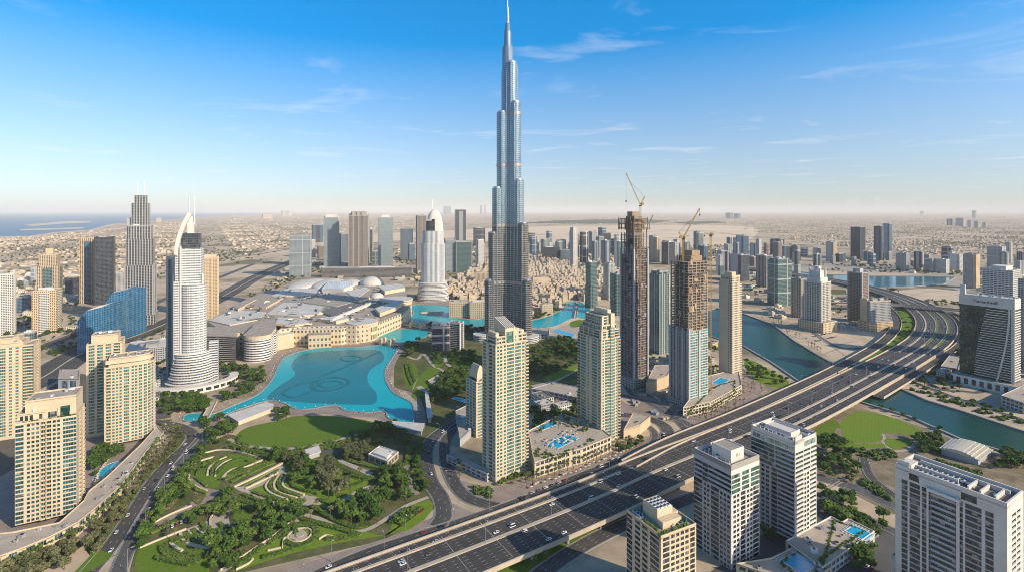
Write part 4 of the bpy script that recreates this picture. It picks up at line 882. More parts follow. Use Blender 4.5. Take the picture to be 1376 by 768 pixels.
bronze = M('bronze_louvre', (.42, .35, .30), rough=.45, metal=.4)
def burj():
    b = prop(empty('supertall_tower', (-9, 1075, 0)), 'tapering silver supertall tower with stepped wings and a needle spire, tallest in the city', 'skyscraper')
    def lobe(r0, r1, hw, ang):
        pts = [(r0, -hw)] + [(r1 - hw * .8 + hw * .8 * math.cos(t), hw * math.sin(t)) for t in [-math.pi / 2 + math.pi * i / 10 for i in range(11)]] + [(r0, hw)]
        c, s = math.cos(ang), math.sin(ang); return [(c * x - s * y, s * x + c * y) for x, y in pts]
    wings = ((203, ((50, 10.0, 119), (41.5, 10.5, 214), (33.5, 11.0, 306), (23.5, 11.4, 461), (13, 11.8, 546))),
             (322, ((60, 10.0, 121), (50, 10.5, 234), (38.5, 11.0, 322), (31, 11.4, 480), (22, 11.8, 562))),
             (82, ((54, 10.0, 170), (44, 10.5, 268), (34, 11.0, 390), (25, 11.4, 515))))
    for ang, tiers in wings:
        wg = MB()
        for r1, hw, top in tiers:
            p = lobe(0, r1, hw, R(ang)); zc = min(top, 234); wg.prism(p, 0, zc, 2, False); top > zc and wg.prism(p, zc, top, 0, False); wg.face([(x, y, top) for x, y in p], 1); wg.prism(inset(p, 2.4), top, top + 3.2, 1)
            for q in (1, -1): wg.prism([(math.cos(R(ang)) * (r1 - 6) - math.sin(R(ang)) * q * (hw - 1.5) + x, math.sin(R(ang)) * (r1 - 6) + math.cos(R(ang)) * q * (hw - 1.5) + y) for x, y in ngon(2.2, 8)], 0, top - 2.6, 0, 1)
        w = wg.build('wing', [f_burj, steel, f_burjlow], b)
        for r1, hw, top in tiers:
            for zz in (112, 228, 350, 455):
                if zz < top - 14: mb = MB(); mb.prism(lobe(0, r1 + .5, hw + .5, R(ang)), zz, zz + 5.5, 0, 0, True); mb.build('mechanical_band', bronze, w)
    core = MB(); core.prism(ngon(11.3, 18), 0, 597, 0, 1); core.prism(ngon(7.6, 14), 597, 630, 0, 1); core.prism(ngon(5.2, 12), 630, 645, 0, 1); core.build('core', [f_burj, steel], b)
    sp = MB(); sp.prism(ngon(3.4, 12), 645, 662, 0, 0); sp.prism(ngon(2.1, 10), 662, 678, 0, 0); sp.prism(ngon(1.1, 8), 678, 699, 0, 0, poly2=ngon(.3, 8)); sp.build('spire', steel, b)
    pd = MB()
    for a in (203, 322, 82):
        pd.prism(lobe(0, 74, 20 , R(a)), 0, 12, 0, 1)
    pd.prism(ngon(40, 24), 0, 14, 0, 1); pd.build('podium', [f_bands, roofw], b)
burj()
def plan_tower(x0, x1, ytop, ybase, rot=31, asp=1.0):
    """footprint and height of a block from where its edges meet the ground plan"""
    Yc = F * HC / (ybase - HY); r = R(rot)
    for _ in range(5):
        t = ((x0 + x1) / 2 - CX) / F; k = abs(math.cos(r) - t * math.sin(r)) + asp * abs(math.sin(r) + t * math.cos(r)); w = (x1 - x0) * Yc / F / k; d = asp * w
        Yc = F * HC / (ybase - HY) + .5 * (w * math.sin(r) + d * math.cos(r))
    return t * Yc, Yc, w, d, HC - (ytop - HY) * Yc / F
def roofkit2(root, w, d, z, wm, seed, plant=True):
    rg = random.Random(seed); p = MB(); p.ring(crect(w + .02, d + .02), .5, z - .5, z + 1.3); p.build('parapet', wm, root)
    if plant:
        k = MB()
        for _ in range(rg.randint(2, 4)):
            a, c = w * rg.uniform(.15, .4), d * rg.uniform(.15, .4); k.box((rg.uniform(-1, 1) * (w - a) * .35, rg.uniform(-1, 1) * (d - c) * .35, z), (a, c, rg.uniform(2, 5)))
        k.build('roof_plant', [rg.choice([greyw, concrete_grey, whitew])], root)
def trim(root, w, d, h, wm, fac, seed, style):
    r = random.Random(seed); s = r.randrange(5) if style is None else style; m = MB(); tm = r.choice([wm, greyw, concrete_grey, whitew]) if wm is greyw else wm
    if h < 45 or s == 9: return
    if s == 0:
        for a in (-1, 1):
            for c in (-1, 1): m.box((a * (w / 2 - .6), c * (d / 2 - .6), 0), (2.6, 2.6, h + 2.5))
        m.build('corner_pier', tm, root)
    elif s == 1:
        for a in (-1, 1): m.box((a * w / 2, d * .08, 0), (1.8, d * .62, h + 5))
        m.build('side_wall', tm, root)
    elif s == 2:
        for a in (-1, 1): m.prism(crect(w * .42, 2.4, 0, a * d / 2), 0, h * .96, 0, 1); m.prism(crect(2.4, d * .42, a * w / 2, 0), 0, h * .96, 0, 1)
        m.build('bay', [r.choice([f_glassg, f_glassb, f_greyg, f_white, f_dark]), roofg], root)
    elif s == 3:
        n = max(3, int(w / 5))
        for i in range(n + 1):
            for a in (-1, 1): m.box((-w / 2 + w * i / n, a * d / 2, 0), (.9, 1.2, h + (3 if i % 2 else 0))); m.box((a * w / 2, -d / 2 + d * i / n, 0), (1.2, .9, h + (3 if i % 2 else 0)))
        m.build('rib', tm, root)
    else:
        for k in (.28, .58, .9): m.prism(crect(w + .8, d + .8), h * k, h * k + 3.2, 0, 0, True)
        for a in (-1, 1): m.box((a * w / 2, -d * .2, 0), (1.3, 3.2, h + 3)); m.box((w * .15, a * d / 2, 0), (3.2, 1.3, h + 3))
        m.build('storey_band', tm, root)
def tower(x0, x1, ytop, ybase, fac, label, wm=None, rot=31, asp=1.0, steps=(), top=None, group=None, name='tower', pod=None, seed=None, roofm=None, cat='tower', style=None):
    X, Y, w, d, h = plan_tower(x0, x1, ytop, ybase, rot, asp); wm = wm or greyw; seed = seed or int(x0 * 7 + ytop)
    root = prop(empty(name, (X, Y, 0), R(rot)), label, cat, group); mb = MB(); z = 0; levels = [(1.0, 1.0)] if not steps else list(steps)
    for fr, sc in levels:                                   # (height fraction, width scale)
        z1 = h * fr; p = crect(w * sc, d * sc); mb.prism(p, z, z1, 0, 1, v0=0); z = z1
    mb.build('wall', [fac, roofm or roofg], root); trim(root, w * levels[0][1], d * levels[0][1], h * levels[0][0], wm, fac, seed, style); sc = levels[-1][1]; roofkit2(root, w * sc, d * sc, z, wm, seed)
    if pod: q = MB(); q.prism(crect(w * pod[0], d * pod[0]), 0, pod[1], 0, 1); q.build('podium', [pod[2] if len(pod) > 2 else fac, roofg], root)
    if top: top(root, w * sc, d * sc, z)
    return root, w, d, h
def mast(root, x, y, z0, z1, r=.9, m=None):
    k = MB(); k.prism(ngon(r, 8, x, y), z0, z1, 0, 0, poly2=ngon(r * .5, 8, x, y)); k.build('mast', m or whitem, root)
# ---- white hotel tower by the lake
def lake_hotel():
    X, Y = G(255, 515); root = prop(empty('hotel_tower', (X, Y, 0), R(24)), 'white ribbed hotel tower with a curved crown and two thin masts', 'hotel')
    mb = MB(); mb.prism(crect(37, 30), 0, 156, 0, 1); mb.prism(crect(33, 27), 156, 204, 0, 1, v0=0); mb.prism(crect(24, 20, 2, 1), 204, 226, 2, 1, v0=0)
    mb.prism([(x, y) for x, y in ngon(17, 16, 6, -9, 13)], 0, 150, 0, 1); mb.build('wall', [FAC('hotel_balcony_wall', (.66, .64, .61), (.16, .20, .24), 3.2, 3.6, .78, .46, .3), roofw, f_dark], root)
    rb = MB()
    for x in (-18.8, -9.5, 18.8): rb.box((x, -15.4 if x > -18 else -6, 0), (2.2, 2.0, 166 if x != -9.5 else 208))
    for y in (-8, 2, 12): rb.box((-18.9, y, 0), (1.6, 2.0, 166))
    rb.build('rib', whitew, root)
    cr = MB(); n = 14
    for k in range(n):                                       # curved sail on the left, rising to the top
        t0, t1 = k / n, (k + 1) / n; f0 = lambda t: -17.5 + 17.5 * t ** 1.9; g0 = lambda t: 196 + 62 * t
        a, c = (f0(t0), g0(t0)), (f0(t1), g0(t1)); wv = 4.6
        for y0, y1 in ((-15.6, -9.0),):
            cr.face([(a[0], y0, a[1]), (c[0], y0, c[1]), (c[0] + wv, y0, c[1] - 3), (a[0] + wv, y0, a[1] - 3)][::-1]); cr.face([(a[0], y1, a[1]), (c[0], y1, c[1]), (c[0] + wv, y1, c[1] - 3), (a[0] + wv, y1, a[1] - 3)])
            cr.face([(a[0], y0, a[1]), (c[0], y0, c[1]), (c[0], y1, c[1]), (a[0], y1, a[1])]); cr.face([(a[0] + wv, y0, a[1] - 3), (c[0] + wv, y0, c[1] - 3), (c[0] + wv, y1, c[1] - 3), (a[0] + wv, y1, a[1] - 3)])
    cr.prism(rect(8, 9, -2, -8), 226, 242, 0, 0); cr.prism(rect(5.5, 6, -.6, -6), 242, 251, 0, 0); cr.build('crown', whitew, root)
    mast(root, -.5, -3, 250, 281, 1.0); mast(root, 6.5, -3, 240, 281, 1.0)
    pd = MB(); z = 0
    for r, h in ((34, 8), (30, 15), (28, 22), (26.5, 29), (25.5, 36), (24.5, 43), (24, 50)):
        pd.prism(ngon(r, 40, 4, -6, r * .8), z, h - .9, 0, 1, v0=0); pd.prism(ngon(r + .8, 40, 4, -6, r * .8 + .8), h - .9, h, 2, 2, True); z = h
    pd.prism(rect(12, 14, 26, -10), 0, 62, 0, 1); pd.build('podium', [f_bands, roofw, whitew], root)
    lo = MB(); arc = [(4 + 62 * math.cos(t), -8 + 46 * math.sin(t)) for t in [R(-150 + 10 * i) for i in range(18)]]; inn = offset(arc, 12)
    for i in range(len(arc) - 1): lo.prism(ccw([arc[i], arc[i + 1], inn[i + 1], inn[i]]), 0, 9, 0, 0)
    lo.build('terrace', whitew, root); wn = MB()
    for i in range(0, len(arc) - 1): m_ = ((arc[i][0] + arc[i + 1][0]) / 2, (arc[i][1] + arc[i + 1][1]) / 2); wn.box((*m_, 2.5), (7, 1.0, 4), math.atan2(arc[i + 1][1] - arc[i][1], arc[i + 1][0] - arc[i][0]))
    wn.build('terrace_window', gl_dark, root)
lake_hotel()
tower(224, 234, 348, 505, f_glassg, 'narrow dark glass slab hugging the left side of the white hotel tower', rot=24)
# ---- tall grey tower with two masts
def twin_mast():
    root, w, d, h = tower(168, 211, 303, 438, f_fins, 'tall grey finned tower with stepped shoulders and two thin masts, far left', rot=30, steps=((.60, 1.0), (.86, .92), (1.0, .78)), pod=(1.12, 22))
    mb = MB(); mb.prism(crect(w * .6, d * .6), h, h + 52, 0, 1, v0=0); mb.prism(crect(w * .42, d * .42), h + 52, h + 70, 0, 1); mb.prism(rect(w * .2, d * .5, -w * .46, -d * .2), h * .8, h + 18, 2, 2); mb.build('crown', [f_fins, roofg, greyw], root)
    mast(root, -6, -4, h + 70, h + 103, 1.3); mast(root, 7, -4, h + 70, h + 103, 1.3)
twin_mast()
# ---- curved blue glass building
def blue_wave():
    root = prop(empty('office_block', (0, 0, 0)), 'curved blue mirror-glass building with a sloping wave roof, below the tall grey mast tower', 'office building')
    A, B_ = G(104, 476), G(170, 452); nx, ny = 10, 44; mb = MB(); n = 16
    P = [(A[0] + (B_[0] - A[0]) * i / n, A[1] + (B_[1] - A[1]) * i / n) for i in range(n + 1)]
    hh = lambda t: 96 - 6 * t + (30 if t > .55 else 0) + 18 * max(0, (t - .55)) * (1 if t > .55 else 0)
    for lo, hi, dz in ((0, 9, 0), (9, 16, 1)):
        fr = P[lo:hi + 1]; bow = lambda i: (nx * .25 * math.sin(i / n * math.pi * 2), -ny * .08 * math.sin(i / n * math.pi))
        fq = [(p[0] + bow(lo + i)[0], p[1] + bow(lo + i)[1]) for i, p in enumerate(fr)]; bk = [(p[0] + nx, p[1] + ny) for p in fq]
        u = 0
        for i in range(len(fq) - 1):
            z0, z1 = (76, 80) if not dz else (98, 102); t0 = i / (len(fq) - 1); t1 = (i + 1) / (len(fq) - 1); za = z0 + (z1 - z0) * math.sin(t0 * 3.14) + (-6 * t0 if dz else 0); zb = z0 + (z1 - z0) * math.sin(t1 * 3.14) + (-6 * t1 if dz else 0); L = 9
            mb.face([(*fq[i], 0), (*fq[i + 1], 0), (*fq[i + 1], zb * .8), (*fq[i], za * .8)], 0, [(u, 0), (u + L, 0), (u + L, zb * .8), (u, za * .8)])
            m1, m2 = [(fq[j][0] + nx * .35, fq[j][1] + ny * .35) for j in (i, i + 1)]
            mb.face([(*fq[i], za * .8), (*fq[i + 1], zb * .8), (*m2, zb), (*m1, za)], 0, [(u, za * .8), (u + L, zb * .8), (u + L, zb + 12), (u, za + 12)]); mb.face([(*m1, za), (*m2, zb), (*bk[i + 1], zb + 2), (*bk[i], za + 2)], 1)
            mb.face([(*bk[i + 1], 0), (*bk[i], 0), (*bk[i], za + 2), (*bk[i + 1], zb + 2)], 0, [(u + L, 0), (u, 0), (u, za), (u + L, zb)]); u += L
        for e in (0, -1):
            zq = (76 if not dz else (98 if e == 0 else 92)); f, k = fq[e], bk[e]; m1 = (f[0] + nx * .35, f[1] + ny * .35); q = [(*f, 0), (*k, 0), (*k, zq + 2), (*m1, zq), (*f, zq * .8)]
            mb.face(q if e else q[::-1], 0, [(0, 0), (60, 0), (60, zq), (20, zq), (0, zq * .8)] if e else [(0, zq * .8), (20, zq), (60, zq), (60, 0), (0, 0)])
    mb.build('wall', [FAC('blue_mirror_wall', (.09, .24, .38), (.035, .18, .35), 4.2, 4.2, .8, .9, .6, .1, vary=.3), roofw], root)
blue_wave()
# ---- far left towers
tower(-8, 22, 368, 452, f_white, 'white tower with dark strips cut off by the left edge, beyond the tan towers', whitew, asp=.8)
tower(43, 84, 389, 450, f_tan, 'square tan apartment block with regular windows, in front of the taller grey-brown tower', tanl, rot=28)
tower(49, 85, 342, 424, f_tand, 'grey-brown tower with a square rooftop tower, behind the square tan block', tanw, steps=((.82, 1), (1, .8)), top=lambda r, w, d, z: (lambda m: (m.box((0, 0, z), (w * .4, d * .4, 16)), m.build('crown', tanw, r)))(MB()))
tower(107, 131, 320, 408, f_tand, 'tan slab tower joined by shadow to a navy glass twin', tanw, asp=.9); tower(127, 155, 319, 410, f_dark, 'navy glass slab tower right beside the tan slab tower', darkm, asp=.9)
tower(88, 110, 373, 396, f_dark, 'small dark cube block left of the tan slab tower', darkm); tower(150, 169, 366, 392, f_greyg, 'small grey block left of the tall grey mast tower', asp=.7); tower(22, 44, 398, 420, f_glassb, 'low blue glass block behind the tan apartment block', asp=1.4); tower(272, 294, 346, 428, f_tan, 'golden tan tower right behind the white hotel tower', tanl, rot=24, top=lambda r, w, d, z: (lambda m: (m.prism(crect(w * .8, d * .8), z, z + 8), m.build('crown', creamw, r)))(MB()))
tower(-10, 46, 478, 500, f_dark, 'low dark glass office behind the left edge tan tower', rot=25, asp=.5)
tower(28, 50, 446, 470, f_glassg, 'small teal glass office box beside the square tan block', asp=.8, rot=25)
# ---- row of towers behind the mall
grp = None
tower(389, 419, 317, 373, f_glassl, 'squat pale glass office block with stone ends, leftmost behind the mall', rot=12, asp=.6)
tower(419, 434, 302, 326, f_glassb, 'small blue glass tower far behind the squat office block', asp=.7)
tower(435, 456, 292, 360, f_glassl, 'pale rounded glass tower with a white crown left of the dark striped tower', whitew, rot=15, top=lambda r, w, d, z: (lambda m: (m.prism(crect(w * .75, d * .75), z, z + 14), m.build('crown', whitew, r)))(MB()))
def dark_striped():
    root, w, d, h = tower(469, 496, 290, 362, f_brown, 'dark striped tower with a notched crown of grey fins, behind the mall domes', rot=12)
    mb = MB()
    for i in range(5):
        x = -w / 2 + w * i / 4
        for y in (-d / 2 - .4, d / 2 + .4): mb.box((x, y, 0), (2.6, 2.0, h + (8 if i in (0, 4) else 22)))
        mb.box((w / 2 + .4 if i % 2 else -w / 2 - .4, -d / 2 + d * i / 4, 0), (2.0, 2.6, h + 10))
    mb.prism(crect(w * .8, d * .8), h, h + 20); mb.build('fin', M('grey_stone_fin', (.42, .38, .34)), root)
dark_striped()
tower(494, 502, 307, 352, f_greyg, 'thin grey tower tucked right of the dark striped tower'); tower(456, 470, 314, 352, f_glassb, 'blue glass tower tucked left of the dark striped tower'); tower(410, 424, 322, 346, f_white, 'white low tower between the squat office block and the pale rounded tower', whitew)
tower(508, 528, 292, 360, f_glassl, 'pale green tower with a white stepped crown and small roof crane', whitew, rot=15, top=lambda r, w, d, z: (lambda m: (m.prism(crect(w * .55, d * .55), z, z + 12), m.bar((2, 0, z + 10), (12, 0, z + 30), 1), m.build('crown', whitew, r)))(MB()))
tower(538, 555, 307, 348, f_glassb, 'plain blue glass box tower right of the white-crowned tower', rot=14, asp=.6); tower(559, 573, 290, 366, f_brown, 'slender brown tower half hidden by the white domed hotel', rot=20)
tower(433, 556, 359, 373, f_darkband, 'long low dark hotel block stretching behind the mall domes', rot=3, asp=.12, cat='hotel')
tower(611, 626, 282, 323, f_dark, 'dark glass tower with lit fins right behind the white domed hotel', darkm, rot=15); tower(636, 652, 306, 330, f_dark, 'dark curved tower left of the supertall tower', rot=20); tower(597, 612, 322, 366, f_glassl, 'pale glass tower immediately right of the white domed hotel', rot=15, asp=.8); tower(612, 634, 325, 366, f_glassg, 'framed green glass tower with a pale portal', rot=10, asp=.5); tower(639, 650, 322, 360, f_white, 'slim white tower just left of the supertall tower', whitew); tower(656, 664, 312, 332, f_glassb, 'tiny blue tower against the left flank of the supertall tower')
# ---- white domed hotel by the upper lake
def domed_hotel():
    X, Y = G(582, 402); root = prop(empty('hotel_tower', (X, Y, 0), R(10)), 'white hotel tower with a quarter-dome top beside the upper lake', 'hotel'); k = Y / F
    def P(hw, d=1.0, n=28): return [(hw * k * math.copysign(abs(math.cos(t)) ** .7, math.cos(t)), hw * k * d * math.copysign(abs(math.sin(t)) ** .7, math.sin(t))) for t in [2 * math.pi * i / n for i in range(n)]]
    H = lambda y: HC - (y - HY) * k; mb = MB()
    mb.prism(P(16.0, .8), 0, H(327), 0, 1); mb.prism(P(14.2, .8), H(327), H(310), 0, 1, v0=0); mb.prism(P(9.5, .8), H(310), H(297), 2, 1); mb.build('wall', [f_whitefin, roofw, f_dark], root)
    cr = MB(); n = 14
    for j in range(n):
        t0, t1 = j / n * math.pi / 2, (j + 1) / n * math.pi / 2; a, c = [[(x * math.cos(t) * 1.0 + 2 * k, y * math.cos(t), H(310) + (H(281) - H(310)) * math.sin(t)) for x, y in P(11.5, .8)] for t in (t0, t1)]
        N = len(a)
        for i in range(N):
            if t0 < .45 and a[i][0] < 0 : continue
            cr.face([a[i], a[(i + 1) % N], c[(i + 1) % N], c[i]])
    cr.build('crown', whitew, root, smooth=True); mast(root, -1 * k, 0, H(283), H(268), 1.3)
    pd = MB(); z = 0
    for i, y in enumerate((398, 394, 390, 386, 382, 378)): pd.prism(P(21 - i * .5, .9), z, H(y) - 1.4, 0, 1, v0=0); pd.prism(P(21.5 - i * .5, .9), H(y) - 1.4, H(y), 2, 2, True); z = H(y)
    pd.build('podium', [f_bands, roofw, whitew], root)
domed_hotel()
# ---- office by the lake
tower(580, 604, 436, 471, f_dark, 'dark glass lakeside office with a rounded end, left half', rot=12, asp=.6, roofm=roofd); tower(602, 623, 433, 468, f_darkband, 'dark louvred lakeside office, right half facing the supertall tower', rot=-20, asp=.6)
# ---- right of the supertall tower
for a in ((706, 719, 313, 340, f_dark, 'dark glass pair of slabs right of the supertall tower'), (721, 731, 326, 342, f_white, 'small white tower between the dark slab and a low dark block'), (734, 742, 311, 333, f_glassb, 'thin blue tower with a pointed top above the low dark block'), (766, 776, 306, 362, f_white, 'tall thin pale tower, left of a shorter dark twin'), (779, 790, 312, 358, f_dark, 'dark glass tower right of the tall thin pale tower'), (795, 804, 324, 356, f_glassl, 'pale green slab between two dark towers in the far row'), (808, 820, 323, 360, f_glassb, 'blue-grey tower in the far row left of the bare concrete tower'), (825, 838, 324, 364, f_glassg, 'teal tower partly behind the tall bare concrete tower'),
          (875, 890, 319, 352, f_tan, 'tan tower with a rounded top between the two towers under construction'), (889, 907, 325, 356, f_dark, 'dark blue slab between the two towers under construction'), (905, 914, 322, 350, f_white, 'thin pale tower left behind the shorter construction tower'), (938, 952, 330, 356, f_glassb, 'blue slab behind the shorter construction tower'), (855, 866, 360, 400, f_glassl, 'pale glass tower glimpsed through the taller construction tower')): tower(*a[:6])
tower(728, 752, 332, 352, f_dark, 'broad low dark office block in front of the desert', darkm, rot=8, asp=.4); tower(752, 768, 336, 352, f_glassb, 'broad low blue block right of the low dark office block', rot=8, asp=.5)
tower(786, 803, 352, 414, f_glassg, 'teal and cream stepped tower at the right end of the turquoise lake', steps=((.5, 1), (1, .9))); tower(811, 826, 354, 403, f_glassl, 'slim pale and blue tower behind the cream stepped tower'); tower(820, 838, 367, 424, f_glassg, 'teal glass tower with a cream edge beside the bare concrete tower')
tower(873, 899, 364, 476, f_glassg, 'tall dark green glass tower between the two towers under construction', steps=((.97, 1), (1, .85)))
# ---- towers under construction
def bare_tower():
    X, Y = G(856, 522); Y += 18; w, d = 27, 27; rz = R(31); root = prop(empty('unfinished_tower', (X, Y, 0), rz), 'taller unfinished tower of grey concrete floors with a ragged steel top', 'construction tower'); k = Y / F; H = HC - (287 - HY) * k; fh = 3.6; n = int((H - 26) / fh)
    sl = MB(); co = MB(); gl = MB(); z = 0
    cor = MB(); cor.prism(crect(w * .62, d * .62), 0, H - 4); cor.build('core', M('raw_concrete', (.27, .24, .21), (.2, .18, .16), .1, .9, fine=.2), root)
    for i in range(n):
        z = i * fh; sl.prism(crect(w, d), z, z + .5, 0, 0, True)
    for x in (-1, -.5, 0, .5, 1):
        for y in (-1, -.5, 0, .5, 1):
            if max(abs(x), abs(y)) < 1: continue
            co.box((x * (w / 2 - .6), y * (d / 2 - .6), 0), (1.2, 1.2, n * fh + (8 if (x, y) in ((-1, -1), (1, 1), (1, -1)) else 0)))
    sl.build('floor_slab', M('raw_slab', (.36, .33, .30), rough=.9), root); co.build('column', bpy.data.materials['raw_concrete'], root)
    gl.prism(crect(w - 2.4, d - 2.4), 0, n * fh * .86, 0, False); gl.build('glazing', FAC('half_built_wall', (.30, .20, .17), (.05, .045, .05), 3.2, 3.6, .62, .7, .1), root)
    fi = MB()
    for s1, s2 in ((-1, -1), (1, -1), (-1, 1)): fi.box((s1 * (w / 2 + .3), s2 * (d / 2 + .3), 0), (2.4, 2.4, n * fh * .9))
    fi.build('corner_fin', greyw, root)
    sms = [M('red_screen', (.20, .12, .10)), M('grey_screen', (.30, .29, .28)), M('black_screen', (.05, .05, .055))]; rg = random.Random(5)
    for _ in range(95):
        zz = 16 + rg.randrange(0, n - 8) * 3.6 + .6; q = rg.uniform(-.45, .45); ww = rg.uniform(2, 6); hh = rg.choice((2.8, 2.8, 6.4))
        if rg.random() < .5: sc = MB(); sc.box((q * w, -d / 2 - .2, zz), (ww, .2, hh), 0, 0, True)
        else: sc = MB(); sc.box((-w / 2 - .2, q * d, zz), (.2, ww, hh), 0, 0, True)
        sc.build('safety_screen', rg.choice(sms), root)
    st = MB(); rg = random.Random(4)
    for zz, s_ in ((H - 22, 1.22), (H - 15, 1.2), (H - 8, 1.05)):
        for s1 in (-1, 1): st.bar((-w / 2 * s_, s1 * d / 2 * s_, zz), (w / 2 * s_, s1 * d / 2 * s_, zz), 1.1); st.bar((s1 * w / 2 * s_, -d / 2 * s_, zz), (s1 * w / 2 * s_, d / 2 * s_, zz), 1.1)
        st.prism(crect(w * .9, d * .9), zz - .6, zz, 0, 0, True)
    for _ in range(26):
        x, y = rg.choice([(-1, rg.uniform(-1, 1)), (1, rg.uniform(-1, 1)), (rg.uniform(-1, 1), -1)]); st.bar((x * w * .6, y * d * .6, H - 24), (x * w * .6, y * d * .6, H - rg.uniform(3, 16)), .7)
    for x in (-1, 1): st.bar((x * w * .6, -d * .6, H - 12), (x * w * .72, -d * .72, H - 2), 1.2)
    st.build('steel_frame', M('rust_steel', (.24, .15, .09), rough=.8), root)
    tc = MB(); tc.prism(crect(w * .5, d * .4, -2, 0), H - 8, H + 3); tc.build('top_form', M('form_ply', (.33, .25, .16)), root)
    pd = MB(); pd.prism(crect(w + 6, d + 6), 0, 14, 0, 1); pd.build('podium', [f_greyg, roofg], root)
    return X, Y, H, k
cX, cY, cH, ck = bare_tower()
def lattice(mb, a, b, wd, seg):
    a, b = np.array(a, float), np.array(b, float); d = b - a; L = np.linalg.norm(d); d /= L; up = np.array((0, 0, 1.)) if abs(d[2]) < .9 else np.array((1., 0, 0)); u = np.cross(d, up); u /= np.linalg.norm(u); v = np.cross(u, d); t = max(.24, wd * .13)
    cs = [(u * i + v * j) * wd / 2 for i, j in ((-1, -1), (1, -1), (1, 1), (-1, 1))]
    for c in cs: mb.bar(a + c, b + c, t)
    n = max(2, int(L / seg))
    for i in range(n):
        p, q = a + d * L * i / n, a + d * L * (i + 1) / n
        for j in range(4): mb.bar(p + cs[j], q + cs[(j + 1) % 4], t * .7)
def crane(label, base, z0, ztop, jib, back, grp=None, hook=20):
    root = prop(empty('tower_crane', (base[0], base[1], 0)), label, 'crane', grp); m = MB(); lattice(m, (0, 0, z0), (0, 0, ztop), 1.8, 3.5); m.build('mast', yellow, root)
    s = MB(); s.prism(ngon(2.2, 12), ztop, ztop + 1.4); s.build('slewing_ring', darkm, root)
    c = MB(); c.box((2.2, -1.5, ztop + 1.41), (2, 2, 2.6)); c.build('cab', yellow, root)
    j = MB(); tip = (jib[0], jib[1], ztop + 2 + jib[2]); lattice(j, (0, 0, ztop + 2), tip, 1.05, 3.5); j.build('jib', yellow, root)
    q = MB(); bt = (back[0], back[1], ztop + 2 + back[2]); lattice(q, (0, 0, ztop + 2), bt, 1.1, 3.5); q.box((back[0] * .45, back[1] * .45, ztop + 2), (4, 3, 3)); q.build('counter_jib', yellow, root)
    w = MB(); w.bar(bt, tuple(.75 * a + .25 * b for a, b in zip(tip, (0, 0, ztop))), .25); w.bar(tip, (tip[0], tip[1], tip[2] - hook), .22); w.box((tip[0], tip[1], tip[2] - hook - 2), (1.6, 1.6, 2)); w.build('cable', darkm, root)
HH = lambda y, Y: HC - (y - HY) * Y / F
px_ = lambda x, Y: (x - CX) * Y / F
crane('yellow luffing crane rising from the taller unfinished tower', (px_(860.5, cY - 20), cY - 20), 120, HH(277, cY - 20), ((840.5 - 860) * ck, -4, 46), (6 * ck, 1, 12), hook=40)
